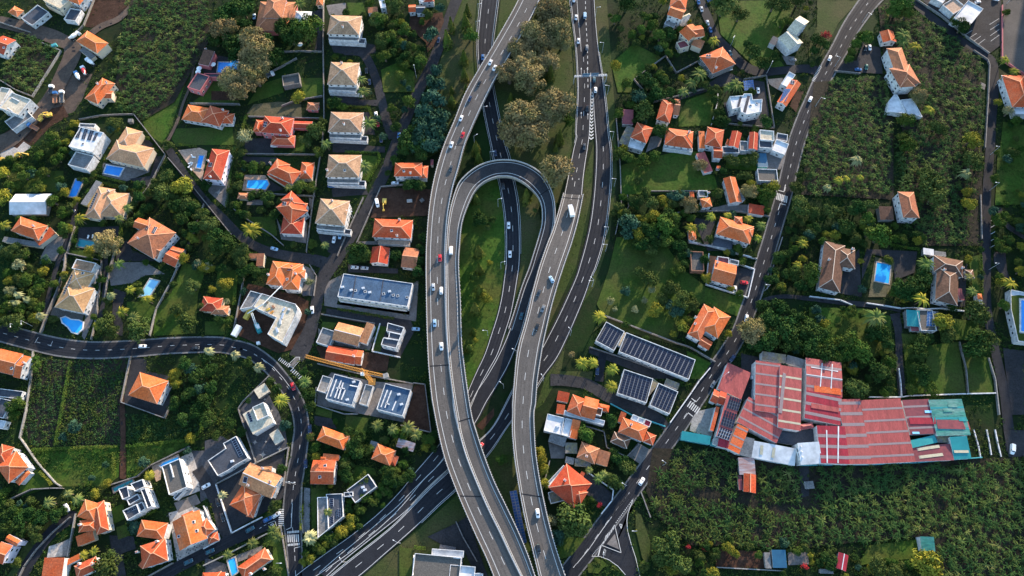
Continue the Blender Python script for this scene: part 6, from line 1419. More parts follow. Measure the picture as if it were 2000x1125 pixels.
crate('F', 410, 858, 1.6, 1.4, 1.6, .3, 'canvas_white', 'white site toilet at the roadside fence', 'site_toilet', 'toilet')
for i, (x, y, w_, m) in enumerate(((480,600,2.0,'machine_yellow'),(505,625,2.6,'crane_paint'),(600,600,2.2,'aluminium'),(590,650,3.2,'aluminium'),(575,690,3.2,'steel'),(548,755,3.0,'aluminium'),(520,580,1.8,'rust_bed'),(470,545,1.6,'bark'),(640,600,1.4,'steel'))):
    crate('F', x, y, w_, 1.0, .6, .5+.3*i, m, 'building materials stacked on the roof slab under construction, '+('yellow boards','orange boards','short pale panels','long pale panels','dark steel bundle','lower pale panels','rust brown crate','brown timber','small steel bundle')[i], 'material_stack', 'materials', z=7.02)
for k in range(3): crate('R', (660, 697, 738)[k], (195, 205, 220)[k], 1.5, 1.5, 1.7, .3, 'tyre', 'dark water tank in front of the black panel roof, '+('left', 'middle', 'right')[k]+' of three', 'water_tank', 'tank')
crate('C', 1000, 75, 2.6, 2.2, 2.2, .1, 'roof_grey', 'grey garden shed in the corner of the peach house plot', 'garden_shed', 'shed')
crate('c', 520, 490, 3.0, 1.8, .9, .1, 'paving_pale', 'pale rubble block stack on the earth plot', 'block_stack', 'materials')
crate('c', 625, 485, 2.2, 2.2, .8, .7, 'paving', 'grey stone heap on the earth plot', 'stone_heap', 'stones')
cv = thing('panel_canopy', 'blue panel canopy beside the stepped white house', 'solar panels', fw('K', 1210, 640)); b = MB()
Q = [fw('K', x, y, 3) for x, y in ((1178,690),(1255,680),(1245,605),(1170,610))]; panels(cv, Q[:3], 5, 4, 'solar_cell_blue')
for q in Q: b.beam(q, Vector((q.x, q.y, 0)), .15)
b.build('support', 'steel', cv)
ga = thing('sign_gantry', 'white sign gantry across the motorway lanes', 'gantry', fw('V', 1328, 640)); b = MB(); a0, a1 = fw('V', 1326, 578, 7), fw('V', 1572, 568, 7); lattice(b, a0, a1, .8, 14); b.build('beam', 'aluminium', ga)
b = MB(); [b.cyl(Vector((q.x, q.y, 0)), q, .22, .18) for q in (a0, a1)]; b.build('post', 'aluminium', ga)
for t0, t1 in ((.25, .48), (.52, .75)):
    b = MB(); p, q = a0.lerp(a1, t0), a0.lerp(a1, t1); b.beam(p+Vector((0,.6,.1)), q+Vector((0,.6,.1)), .2, 2.6); b.build('sign_panel', 'roof_blue', ga)
def lamp(label, fr, x, y, dx, dy, hgt=9.0, z=0.0, group='street lamps', strip=None):
    if strip is not None: z = strip.near(*f2(fr, x, y))[0]
    p = fw(fr, x, y, z); q = fw(fr, x+dx, y+dy, z); d = (q-p).normalized(); r = thing('street_lamp', label, 'street lamp', p, group)
    b = MB(); b.cyl(p, p+Vector((0,0,hgt)), .11, .07, 6); b.build('pole', 'aluminium', r); t = p+Vector((0,0,hgt)); b = MB(); b.beam(t, t+d*1.9+Vector((0,0,.2)), .09); b.build('arm', 'aluminium', r)
    b = MB(); e = t+d*2.1+Vector((0,0,.15)); b.box(e, .75, .3, .16, math.atan2(d.y, d.x)); b.build('lamp_head', 'lamp_lens', r)
for lab, L_ in (('tall street lamp on the verge right of the motorway and left of the orchard gardens', (('K',48,135,30,0),('K',100,400,-30,0),('K',140,720,-30,0),('M',175,290,-30,0),('M',190,640,-30,0),('M',135,1000,-30,0),('O',125,160,-30,0),('O',22,430,-40,0))),
    ('tall lamp at the left edge of the lower road beside the conifers', (('V',598,110,30,0),('V',585,240,30,0),('X',690,205,30,0))), ('lamp inside the loop beside the lower road', (('X',748,560,30,-5),('X',770,1030,30,-5),('Y',670,450,-30,0))),
    ('lamp on the grass strip right of the left viaduct', (('V',640,880,40,-5),('X',570,90,60,-30))), ('lamp at the barrier between loop ramp and lower carriageway', (('Y',790,850,-20,-15),('Y',885,600,-20,-10))),
    ('lamp at the foot of the right viaduct beside the exit road', (('Y',1090,800,-20,-25),('Y',1295,450,-20,-20),('Y',1460,75,-25,-25))), ('lamp on the median of the motorway at the bottom', (('J',1270,1000,-25,-50),('J',1755,830,-25,-15))),
    ('lamp beside the main right road', (('L',400,175,25,20),('L',45,810,25,10),('R',690,900,-25,-15),('R',985,735,-30,-20),('R',1420,80,30,-20),('O',1330,460,-30,0),('L',190,510,-30,-8))),
    ('lamp at the edge of the curved street on the left', (('E',165,745,5,30),('E',245,725,5,30),('J',695,1010-0,60,0),('J',770,300,60,0),('H',690,1110,40,0))), ('lamp along the far right road', (('N',1370,50,-30,0),('N',1365,320,-30,0),('N',1360,920,-30,0),('L',1410,650,-40,0))),
    ('lamp at the T shaped junction by the bananas', (('T',1135,660,-30,0),('T',830,900,0,-40))), ('lamp in the top right car park', (('L',1495,30,-40,50),)), ('lamp along the street below the brown houses', (('D',1400,805,-40,-10),('c',30,635,60,15),('V',130,590,-10,-40))),
    ('lamp on the upper lane by the orange corner house', (('K',1345,560,20,-50),('K',1075,345,-20,30)))):
    for q in L_: lamp(lab, *q, group=lab)
# garden furniture
def umbrella(fr, x, y, label):
    p = fw(fr, x, y, .4); r = thing('parasol', label, 'parasol', p, 'white parasols'); b = MB(); b.cyl(p, p+Vector((0,0,2.6)), .05, .05, 6); b.build('pole', 'steel', r); b = MB(); b.cyl(p+Vector((0,0,2.2)), p+Vector((0,0,2.9)), 1.7, .05, 8); b.build('canopy', 'canvas_white', r)
for x, y, l in ((312,503,'upper left'),(345,505,'upper right'),(240,535,'lower left'),(232,562,'lowest')): umbrella('B', x, y, f'white parasol on the pink house terrace, {l} one')
umbrella('B', 1000, 355, 'white parasol in the garden of the pink mansion')
def lounger(fr, x, y, rot, label):
    p = fw(fr, x, y, .42); b = MB(); b.box(p, 1.9, .7, .35, rot); b.box(p+Vector((.7*math.cos(rot),.7*math.sin(rot),.35)), .5, .7, .35, rot); tag(b.build('sun_lounger', 'canvas_white'), label, 'sun lounger', 'white sun loungers')
for i, (fr, x, y) in enumerate((('D',160,385),('D',175,390),('D',178,330),('D',190,340),('D',155,410),('D',170,432))): lounger(fr, x, y, .3+i, 'white sun lounger on the tan terrace beside the lilac house')
for i, (fr, x, y) in enumerate((('C',670,942),('C',705,940),('C',725,955),('C',742,958))): lounger(fr, x, y, 1.4+.1*i, 'white sun lounger at the dark teal pool')
# ------------------------------------------------------------------ planting: every crown is a cloud of leaf faces
def leaf_faces(C, Nn, size, rng, aspect=.6):
    n = len(C); a = rng.normal(size=(n, 3)); a -= (a*Nn).sum(1)[:, None]*Nn; a /= np.linalg.norm(a, axis=1)[:, None]; b = np.cross(Nn, a)
    s = size*rng.uniform(.6, 1.35, n)[:, None]; a = a*s; b = b*s*aspect
    V = np.stack([C-a*.9, C-b*.8, C+a*1.1, C+b*.8], 1).reshape(-1, 3); return V
def quads_mesh(name, V, m, smooth=False):
    me = bpy.data.meshes.new(name); n = len(V)//4
    me.vertices.add(len(V)); me.vertices.foreach_set('co', V.astype(np.float32).ravel()); me.loops.add(len(V)); me.loops.foreach_set('vertex_index', np.arange(len(V), dtype=np.int32))
    me.polygons.add(n); me.polygons.foreach_set('loop_start', np.arange(0, len(V), 4, dtype=np.int32)); me.materials.append(MAT[m]); me.update(calc_edges=True); return me
def unit(v): return v/np.maximum(np.linalg.norm(v, axis=-1, keepdims=True), 1e-6)
def crown_round(rng, n=1700, blobs=22, leaf=.095, flat=.85, spread=.74, rb=(.15, .46), thin=0.0):
    c = unit(rng.normal(size=(blobs, 3)))*rng.uniform(.25, 1, (blobs, 1))**.5*spread; c[:, 2] = np.abs(c[:, 2])*.9-.12; c[0] = 0; r = rng.uniform(*rb, blobs); r[0] = .46
    k = rng.choice(blobs, n, p=r**2/(r**2).sum()); d = unit(rng.normal(size=(n, 3))); d[:, 2] = np.where(rng.random(n) < .7, np.abs(d[:, 2]), d[:, 2])
    P = c[k]+d*(r[k]*rng.uniform(.66, 1.16, n))[:, None]; P[:, 2] *= flat
    return leaf_faces(P, unit(d+rng.normal(size=(n, 3))*.45), leaf, rng)
def crown_conifer(rng, n=1300, h=3.3):
    t = rng.random(n)**.75; ang = rng.random(n)*2*math.pi; lay = np.floor(t*9)/9+rng.uniform(0, .05, n); rad = (1-lay)*rng.uniform(.35, 1.0, n)**.5*(.85+.25*np.sin(ang*3+rng.random()*6))
    d = np.stack([np.cos(ang), np.sin(ang), np.full(n, .35)], 1); P = np.stack([np.cos(ang)*rad, np.sin(ang)*rad, lay*h-.25*rad], 1)
    return leaf_faces(P, unit(d+rng.normal(size=(n, 3))*.35), .15, rng, .55)
def fronds(rng, n, L, w, droop, rise, segs=4, jit=.25, tiers=1):
    out = []
    for i in range(n):
        a = 2*math.pi*(i+rng.uniform(-.3, .3))/n*(1 if tiers == 1 else 2.618); e = rise*rng.uniform(.3, 1.3); ln = L*rng.uniform(.75, 1.1); dr = droop*rng.uniform(.7, 1.3)
        pts_ = []
        for k in range(segs+1):
            t = k/segs; pts_.append((t*ln*math.cos(min(1.2, e*.6)), e*t*ln-dr*t*t*ln))
        ca, sa = math.cos(a), math.sin(a); fold = rng.uniform(-.35, .35)
        for k in range(segs):
            w0, w1 = (w*math.sin(math.pi*(.12+.86*(k/segs))) for k in (k, k+1))
            q = []
            for (x, z), ww, s in ((pts_[k], w0, -1), (pts_[k+1], w1, -1), (pts_[k+1], w1, 1), (pts_[k], w0, 1)):
                q.append((x*ca-s*ww*sa, x*sa+s*ww*ca, z+s*ww*fold))
            out += q
    return np.array(out)
KIND = {}; MINOR = {}; KMAT = {}
def kind(k, m, fn, n=5): KMAT[k] = m; KIND[k] = [quads_mesh('crown', fn(np.random.default_rng(50+i*7+ord(k[0])*13)), m) for i in range(n)]
kind('r', 'leaf_dark', lambda g: crown_round(g)); kind('m', 'leaf_mid', lambda g: crown_round(g)); kind('y', 'leaf_yellow', lambda g: crown_round(g, blobs=26)); kind('o', 'leaf_olive', lambda g: crown_round(g, blobs=26))
kind('b', 'leaf_brown', lambda g: crown_round(g, n=4200, blobs=30, leaf=.055, spread=.74, rb=(.2, .36))); kind('u', 'leaf_blue', lambda g: crown_round(g, n=800, leaf=.15)); kind('w', 'leaf_pale', lambda g: crown_round(g, n=900, leaf=.09))
kind('c', 'leaf_conifer', lambda g: crown_conifer(g), 4); kind('f', 'leaf_red', lambda g: crown_round(g, n=500))
kind('p', 'leaf_palm', lambda g: fronds(g, 26, 1.0, .075, .75, .55, 4)); kind('k', 'leaf_pale', lambda g: np.concatenate([fronds(g, 24, .9, .12, 1.2, .55, 4), fronds(g, 16, .6, .12, .5, .9, 3)]), 3); kind('q', 'leaf_yellow', lambda g: fronds(g, 24, 1.0, .085, .8, .55, 4), 3)
b = MB(); b.cyl((0,0,0),(.03,.02,.5), .16, .11, 7); b.cyl((.03,.02,.5),(-.02,.03,1), .11, .06, 7)
for a in range(4): b.cyl((.0,.02,.62+.05*a),(.34*math.cos(a*1.7),.34*math.sin(a*1.7),1.05), .06, .02, 5)
TRUNK = b.mesh('trunk', ['bark'])
b = MB(); b.cyl((0,0,0),(0,0,1), .055, .04, 7); PTRUNK = b.mesh('trunk', ['bark'])
def inpoly(*ps):
    g = np.zeros((1325, 2200), bool)
    for fr, xy in ps: occupy(pts(fr, *xy), g)
    return g
TREES = []
TN = dict(r='tree', m='tree', y='tree', o='tree', b='tree', u='tree', w='tree', c='conifer', f='flowering_shrub', p='palm_tree', k='palm_tree', q='palm_tree')
TC = dict(c='conifer', f='shrub', p='palm', k='palm', q='palm')
POOL = []
def T(label, k, fr, *data, cat=None, final=None, grp=None):
    n = len(data)//3
    for i in range(0, len(data), 3):
        x, y, r = data[i:i+3]; px, py = f2(fr, x, y); rp = r*FRAMES[fr][2]; sc = (W(px+1, py)-W(px, py)).length; rm = max(1.0, rp*sc*(1.42 if k == 'b' else 1.2))
        if k not in 'cpkqf' and final is None: POOL.append((rm, label, k, fr, (x, y, r), cat, n)); continue
        if k == 'c': rm *= .74; hc = rm*1.5
        elif k in 'pkq': hc = 2.5+rm*1.1
        else: hc = .9+rm*.75
        P = W(px, py, hc); nm = final or TN[k]; o = None if nm == 'stuff' else thing(nm, label, cat or ('bush' if nm == 'bush' else TC.get(k, 'tree')), (P.x, P.y, 0), label if (grp or n) > 1 else None)
        V = KIND[k]; j = random.randrange(len(V)); a = random.uniform(0, 6.28); sx = rm*random.uniform(.92, 1.08)
        if k == 'c': z0 = .5
        elif k in 'pkq': z0 = hc
        else: z0 = hc
        if o is None:
            v = np.empty(len(V[j].vertices)*3, np.float32); V[j].vertices.foreach_get('co', v); v = v.reshape(-1, 3); ca, sa = math.cos(a)*rm, math.sin(a)*rm
            MINOR.setdefault(KMAT[k], []).append(np.stack([v[:, 0]*ca-v[:, 1]*sa+P.x, v[:, 0]*sa+v[:, 1]*ca+P.y, v[:, 2]*rm+hc], 1)); continue
        put('crown', V[j], o, (0, 0, z0), a, (sx, rm*random.uniform(.92, 1.08), rm*random.uniform(.9, 1.1)))
        if k in 'pkq': put('trunk', PTRUNK, o, (0,0,0), 0, (4, 4, hc))
        else: put('trunk', TRUNK, o, (0,0,0), a, (rm*.8, rm*.8, max(1.0, z0*1.0) if k != 'c' else rm*1.2))
        TREES.append((P.x, P.y, rm)); gx, gy = PX(Vector((P.x, P.y, 0))); q = rp*.55; occupy([(gx-q,gy-q),(gx+q,gy-q),(gx+q,gy+q),(gx-q,gy+q)])
UL, ML, LL = 'in the upper left gardens', 'in the gardens between the left edge and the viaduct', 'in the lower left'
T('large brown leafed tree around the pink house and its blue pool', 'b', 'B', 425,225,85, 620,290,80, 650,390,110, 480,600,85, 600,560,85, 545,665,85, 665,600,65, 700,470,80)
T('dark leafy tree beside the pink mansion', 'r', 'B', 560,200,60, 740,330,70, 790,440,75, 870,210,65, 830,170,40, 930,275,85, 960,190,50)
T('big bright yellow green tree right of the pink mansion', 'm', 'B', 1060,205,100); T('dark palm between the brown trees', 'p', 'B', 560,280,60); T('palm at the top edge behind the pink mansion', 'p', 'B', 985,30,50)
T('brilliant yellow tree beside the tiny pink hut', 'y', 'B', 980,740,48); T('feathery palm in the front gardens of the brown hipped houses', 'p', 'B', 1455,600,45, 1470,690,50); T('large round palm beside the middle brown hipped house', 'p', 'B', 1512,930,58)
T('dark shrubby tree between the second and third brown hipped houses', 'r', 'B', 1255,780,48); T('lit yellow green tree right of the terrace lane', 'o', 'B', 1560,150,55, 1605,300,55, 1510,30,28); T('pale olive tree left of the pink orange house', 'w', 'B', 572,1040,62)
T('olive tree below the long lean-to roof', 'o', 'B', 1110,985,65, 1045,1062,50, 1160,930,35); T('olive tree behind the peach house', 'o', 'C', 862,82,52); T('brilliant yellow tree left of the diagonal street', 'y', 'C', 1390,562,75)
T('olive tree in the plot below the peach house drive', 'o', 'C', 1230,610,70, 1270,480,55, 1275,250,40, 1410,700,60, 1180,540,40, 1310,640,50); T('sunlit fan palm at the corner of the tan hipped house', 'q', 'C', 600,800,48)
T('broad grey olive crown beside the dark teal pool', 'b', 'C', 825,985,92); T('palm at the front of the tan hipped house', 'p', 'C', 960,720,40, 900,800,38); T('dark tree by the hedge of the peach house drive', 'r', 'C', 1060,550,42, 1050,640,45, 1105,725,35)
T('yellow leafed shrub tree left of the white cube house', 'y', 'C', 565,90,35, 500,225,28, 540,160,25, 20,455,50, 20,640,55); T('palm with pale fronds at the left edge', 'q', 'C', 30,850,42)
T('green tree in the overgrown plot left of the white cube house', 'm', 'C', 430,345,48, 340,455,45, 400,670,50, 480,885,48, 240,440,40, 130,420,40, 420,240,40, 300,330,40, 390,180,45, 180,480,45, 290,560,40, 470,760,40, 70,560,40)
T('small tree in front of the grey canopy at the left edge', 'o', 'C', 180,1070,50, 110,1025,45, 60,1060,45); T('olive tree beside the long wall below the diagonal street', 'o', 'C', 1540,785,45, 1590,842,58, 1480,700,40)
T('round dark topiary tree left of the stepped orange house', 'r', 'D', 750,652,46); T('yellow green tree beside the orange cross roofed house', 'm', 'D', 1000,560,50, 1072,560,45); T('small palm in front of the orange cross roofed house', 'p', 'D', 905,565,38)
T('huge bright palm above the diagonal street', 'q', 'D', 620,885,72); T('dark tree in the triangle garden below the diagonal street', 'r', 'D', 440,1000,65, 350,940,55, 200,870,50, 110,800,55, 60,700,60, 180,720,50); T('olive yellow tree near the brown L shaped hut', 'o', 'D', 300,850,62, 540,1050,55, 560,1110,50, 230,780,45)
T('palm in the front garden of the fourth brown hipped house', 'p', 'D', 1480,400,48); T('dark palm beside the garden wall of the brown houses', 'p', 'D', 1190,232,48, 1180,1000,35); T('green tree below the pale rim of the long garden wall', 'm', 'D', 1140,290,45, 1090,1000,35, 640,420,42, 530,480,30)
T('dark shrubby tree next to the orange garages', 'r', 'c', 100,920,85, 60,960,60, 140,970,50, 620,900,45, 600,1000,45, 590,1090,50, 410,940,45, 640,800,45); T('clipped cone tree at the street corner by the white balcony house', 'm', 'c', 390,140,40); T('small dark tree in front of the white balcony house', 'r', 'c', 520,350,48, 600,360,45, 335,250,25)
T('palm in the corner lawn by the street', 'p', 'c', 135,220,45)
T('pale crowned palm in the left hand palm garden', 'k', 'E', 130,485,36, 195,520,36, 115,548,32, 295,645,40, 830,490,35, 85,545,30); T('grey brown shrub tree in the left hand palm garden', 'w', 'E', 160,268,50, 75,455,42); T('green tree in the left hand palm garden', 'm', 'E', 200,185,40, 210,380,50, 300,430,42, 250,465,40, 120,210,35, 60,330,40, 250,560,40, 150,600,45, 40,590,50, 350,240,35)
T('yellow green tree in the left hand palm garden', 'y', 'E', 325,310,38, 10,620,35); T('olive brown tree over the wall of the curved road', 'o', 'E', 110,690,70, 30,690,50); T('lit palm in the garden of the pale blue pool', 'q', 'E', 980,445,38, 920,615,46, 1110,520,46, 735,720,40); T('dark palm in the garden of the pale blue pool', 'p', 'E', 1010,660,46, 900,255,40)
T('large olive yellow tree by the road in the palm garden', 'o', 'E', 1050,745,82, 1000,720,50, 790,700,60, 830,660,40, 860,760,50); T('yellow tree at the head of the long meadow', 'y', 'E', 1392,212,42); T('pale brown leafed tree in the long meadow', 'w', 'E', 1500,260,36, 1572,272,36)
T('large yellow brown tree at the foot of the long meadow', 'o', 'E', 1425,700,75); T('dull green tree in the long meadow', 'o', 'E', 1330,595,45, 1460,430,50, 1220,705,35)
T('pale headed palm along the inside of the curved road', 'k', 'F', 22,912,42, 222,942,40, 400,1032,46); T('dark tree along the inside of the curved road', 'r', 'F', 330,1000,38); T('round yellow green topiary on the lawn above the orange cottage', 'y', 'F', 160,412,52); T('yellow olive tree beside the brown L shaped hut', 'o', 'F', 255,165,52, 270,235,48)
T('dark tree left of the brown L shaped hut', 'r', 'F', 160,100,70, 100,130,60, 345,290,38, 400,330,40); T('pale round shrub right of the sprawling orange house', 'w', 'F', 795,392,36); T('small pale round shrub by the orange cottage', 'w', 'F', 165,540,28)
T('blue green shrub tree in the overgrown field', 'u', 'G', 565,670,48, 1520,380,46, 1460,240,46, 480,750,30, 1090,940,40, 800,960,25, 700,1060,25, 1420,860,30); T('yellow shrub tree beside the lone orange house', 'y', 'G', 1330,270,45, 1335,350,40, 1290,330,30); T('green tree at the dark terraces on the left edge', 'm', 'G', 110,510,62, 110,575,40); T('yellow green shrub at the field corner by the left edge', 'm', 'G', 272,215,40, 260,160,30)
T('lush green tree at the right end of the overgrown field', 'r', 'G', 1400,200,50, 1500,300,55, 1440,420,55, 1560,480,55, 1500,560,55, 1400,620,50, 1580,620,55, 1550,160,45, 1320,500,50, 1600,240,50, 1600,380,50)
T('small lit tree behind the roof gardens', 'y', 'G', 1140,1042,36, 805,1108,22, 1440,765,38)
T('big blue green palm at the street corner by the crossing', 'p', 'H', 757,332,50); T('brown green palm beside the cream house', 'q', 'H', 575,470,58); T('blue green round tree beside the cream canopy', 'u', 'H', 612,660,42); T('dark shrubby tree on the strip right of the curved street', 'r', 'H', 750,255,30, 785,430,50, 800,510,40, 545,390,35, 500,330,30)
T('banana like palm among the gardens right of the cottage', 'p', 'H', 1305,662,52, 1420,690,45, 1540,680,55, 1600,730,45); T('yellow green tree among the gardens right of the cottage', 'm', 'H', 1450,720,42, 1520,720,45, 1375,775,26, 1490,950,32, 1690,770,45); T('leafy green tree between cottage and rusty sheds', 'r', 'H', 1130,800,55, 1160,860,50, 1080,720,42, 1180,740,45, 1400,1050,60, 1470,1080,50, 1360,1000,40, 1060,1000,45, 1050,940,35, 1550,1040,45, 1080,1060,45)
T('leafy tree in the shade beside the black pergola house', 'r', 'H', 275,710,35, 200,650,40, 90,740,35, 330,480,20)
T('pale palm at the cul-de-sac corner', 'k', 'J', 150,398,42); T('dark bush tree beside the half tan half orange house', 'r', 'J', 690,172,48); T('brown olive shrub tree below the half tan house', 'o', 'J', 640,490,46, 610,530,40); T('olive tree on the lawn of the slate grey house', 'o', 'J', 1260,130,55, 1290,190,40, 1240,200,35)
T('small green round tree between the modern grey houses', 'm', 'J', 1300,458,32, 1300,540,26); T('dark potted palm on the pale grey roof terrace', 'p', 'J', 1100,552,40); T('bright palm on the lawn strip below the zebra crossing', 'p', 'J', 610,722,58, 645,775,58); T('palm beside the white wall of the side street', 'p', 'J', 425,832,52, 205,932,46)
T('large silvery palm beside the lower street', 'k', 'J', 938,782,75, cat='palm'); T('yellow leafed shrub tree on the motorway bank', 'y', 'J', 950,975,40, 880,1000,35, 1225,730,50, 1310,675,42, 1180,770,32, 1270,690,35); T('green tree on the motorway bank', 'm', 'J', 1000,860,42, 910,930,40, 1050,900,40, 1450,420,48, 1520,470,42, 1400,530,40, 1650,200,50, 1700,290,50, 1590,330,45, 1640,370,40, 1780,240,40, 1790,120,36, 1350,620,35, 1560,400,40, 1730,180,40)
T('olive tree below the bottom orange hipped house', 'o', 'J', 640,1090,45)
T('large round olive tree at the bottom of the left gardens', 'o', 'I', 965,1040,112); T('yellow olive tree beside the corner lane', 'o', 'I', 310,720,58, 325,790,45); T('yellow shrub by the roof garden wall', 'y', 'I', 860,385,40, 955,300,38); T('lit palm at the gravel roofed house', 'q', 'I', 1330,225,48); T('palm on the bank above the corner lane', 'p', 'I', 690,440,55, 430,465,58, 605,385,40)
T('bright yellow green palm among the bottom left roofs', 'q', 'I', 838,902,46, 745,942,46); T('tree on the dark bank below the stone retaining wall', 'r', 'I', 500,580,60, 370,600,60, 180,640,65, 90,560,65, 260,560,55, 60,680,55, 200,740,45); T('lit shrub tree at the bottom left edge', 'm', 'I', 20,400,55, 65,365,40, 10,470,40); T('shrub in the beds of the cluster house', 'u', 'I', 1210,700,50, 1280,660,32, 1180,640,32)
# centre strip
T('conical conifer on the verge left of the lower road', 'c', 'V', 392,195,48, 360,300,60, 500,165,60, 515,75,45, 490,435,55, 492,560,52, 505,675,35, 400,765,52, 395,685,30); T('lit broad tree on the verge left of the lower road', 'm', 'V', 535,265,55)
T('slim conifer among the brown trees in the middle', 'c', 'V', 1045,120,42, 1045,405,46, 1145,560,52, 845,755,45, 1212,1045,55, 1185,1118,30); T('big brown crowned tree in the grass between viaduct and motorway', 'b', 'V', 1160,90,95, 1180,230,95, 1020,255,90, 910,385,80, 950,480,85, 835,560,85, 1000,590,105, 1120,475,70, 1190,790,115, 1085,880,105, 930,900,115, 870,1000,100, 1010,1030,110)
T('yellow green tree at the edge of the brown grove', 'm', 'V', 1272,910,45); T('pale brown tree beside the crest of the loop', 'b', 'X', 1190,300,112); T('conifer near the crest of the loop', 'c', 'X', 582,120,60, 600,185,48, 960,480,58)
T('conifer on the lawn inside the loop', 'c', 'X', 582,495,45, 603,615,48, 600,890,58, 605,1025,58); T('dark spreading tree on the lawn inside the loop', 'r', 'X', 605,655,58, 705,660,30); T('small olive shrub on the lawn inside the loop', 'o', 'X', 670,715,26, 1030,585,18); T('small bright yellow tree on the lawn inside the loop', 'y', 'X', 682,985,24)
T('lit conifer in the lower half of the loop lawn', 'c', 'Y', 606,100,62, 576,245,66, 530,540,52, 560,415,40); T('yellow bush tree in the lower half of the loop lawn', 'y', 'Y', 655,170,42, 580,485,22); T('lit green tree along the left edge of the loop lawn', 'm', 'X', 560,1090,42); T('small lit shrub beside the loop ramp', 'm', 'Y', 495,675,20); T('green yellow tree between the two viaducts', 'm', 'Z', 695,335,36)
T('blue green tree of the thicket left of the left viaduct', 'u', 'V', 285,530,45, 250,620,55, 305,650,50, 225,740,65, 310,770,55, 195,850,72, 285,890,75, 165,960,75, 260,1000,75, 325,970,45, 145,1060,70, 230,1090,70, 310,1070,50, 120,1110,60)
T('dark tree at the foot of the left viaduct', 'r', 'X', 60,60,70, 140,100,70, 200,60,60, 30,130,50, 170,150,60, 250,100,45, 60,400,40, 130,390,40)
T('olive lit tree in the garden at the top left of the street', 'o', 'd', 330,60,80, 315,135,58, 80,215,65, 290,320,58, 165,560,68, 490,565,55, 400,200,40); T('dark tree in the garden at the top left of the street', 'r', 'd', 180,250,52, 130,330,50, 330,540,60, 290,640,60, 450,680,60, 390,750,50, 240,470,50, 620,690,58, 600,820,58, 550,420,50, 640,600,50, 530,740,50)
T('blue green big leafed tree beside the street', 'u', 'd', 760,430,85, 870,90,55)
# right half
T('dark leafy tree beside the square orchard', 'r', 'K', 285,40,62, 620,260,45, 415,600,58, 520,705,58, 470,640,48, 540,1000,55, 600,700,45, 560,620,45, 630,790,40); T('green tree in the gardens left of the tall white house', 'm', 'K', 430,130,42, 480,200,48, 540,270,48, 280,640,48, 320,800,36, 600,400,35, 400,230,40, 330,260,36, 560,340,40, 200,150,38)
T('big olive tree above the crimson roofed shed', 'o', 'K', 425,840,80); T('blue green tree left of the crimson roofed shed', 'u', 'K', 370,730,55); T('large yellow olive tree on the meadow at the top', 'o', 'K', 1020,55,85, 1140,115,62, 1400,40,60, 1480,30,60, 1590,10,50); T('lit palm beside the upper lane', 'q', 'K', 950,305,48)
T('dark bush tree along the lower edge of the upper meadow', 'r', 'K', 1240,400,58, 1320,480,52, 1400,440,45, 1200,340,35); T('yellow bush by the top edge', 'y', 'K', 560,8,32, 755,165,22); T('yellow green shrub at the cream house', 'm', 'K', 1530,165,38, 1460,180,36); T('dark palm like clump beside the orchard wall', 'p', 'K', 840,560,62, 780,625,50, 1120,640,60, 1060,660,45, 720,690,45)
T('leafy tree around the stepped white house', 'r', 'K', 1010,925,52, 1340,930,50, 960,765,38, 930,690,30, 1230,700,35, 990,860,40)
T('green tree in the meadow below the hipped row', 'm', 'M', 410,462,60, 300,412,48, 240,382,40, 500,405,42); T('bare brown tree in the meadow below the hipped row', 'b', 'M', 842,482,46); T('yellow green tree in the vegetable garden', 'o', 'M', 430,690,45, 470,760,50, 640,770,40, 330,730,42, 400,740,40); T('bright yellow bush in the vegetable garden', 'y', 'M', 562,740,38, 598,795,34); T('grey round tree beside the vegetable garden', 'b', 'M', 755,782,58)
T('blue green shrub in the vegetable garden', 'u', 'M', 670,720,46, 720,700,36, 620,705,36); T('lit yellow tree of the thicket below the vegetable garden', 'y', 'M', 490,858,48, 420,900,34, 365,1000,48); T('green tree of the thicket below the vegetable garden', 'm', 'M', 570,920,75, 655,880,50, 580,1035,52, 650,970,42, 690,1015,32, 500,960,50); T('blue green tree of the thicket by the motorway fence', 'u', 'M', 300,925,70, 290,1000,50)
T('dark tree of the thicket by the motorway fence', 'r', 'M', 470,1000,55, 420,960,50, 400,1080,50, 500,1070,50, 360,1080,40, 690,1080,45, 600,850,45); T('lit palm in the garden of the white balcony house', 'q', 'M', 775,945,46, 925,862,40, 1055,855,32, 1210,880,36, 1285,1030,36); T('palm in the shade beside the white balcony house', 'p', 'M', 1310,930,42, 860,940,34); T('olive round tree beside the little white house', 'o', 'M', 985,695,38)
T('small tree in the garden plots near the main road', 'o', 'M', 1190,460,40, 1250,430,48, 1060,430,35, 1110,450,40, 1150,560,35, 1200,560,40); T('yellow bush near the grey garage', 'y', 'M', 1230,610,32, 1400,635,42); T('leafy green tree in the corner garden by the zebra crossing', 'm', 'M', 1330,690,55, 1295,725,32, 1380,700,40, 1270,660,34, 1320,750,34); T('brown bare tree right of the white sheet-metal roof', 'b', 'M', 1212,668,52)
T('olive tree across the main road from the zebra crossing', 'o', 'M', 1592,780,75, 1580,650,52, 1610,560,40, 1540,880,40); T('yellow green round tree in the wide meadow', 'm', 'O', 692,282,42, 640,320,34); T('dull bush in the wide meadow', 'o', 'O', 470,150,40, 460,370,60, 620,430,60, 700,520,65, 560,520,50, 780,560,50, 380,310,40); T('yellow brown bush in the wide meadow', 'y', 'O', 500,600,52)
T('blue green bush in the wide meadow', 'u', 'O', 280,462,36, 650,620,46, 600,560,40, 690,610,38); T('pale bush in the wide meadow', 'w', 'O', 420,530,28, 160,530,30, 350,600,30, 200,600,20, 480,450,30); T('bright yellow tree beside the lone orange house', 'y', 'O', 712,727,46, 640,785,26); T('lit palm near the panel covered buildings', 'q', 'O', 82,652,48, 30,1000,42, 187,1050,44)
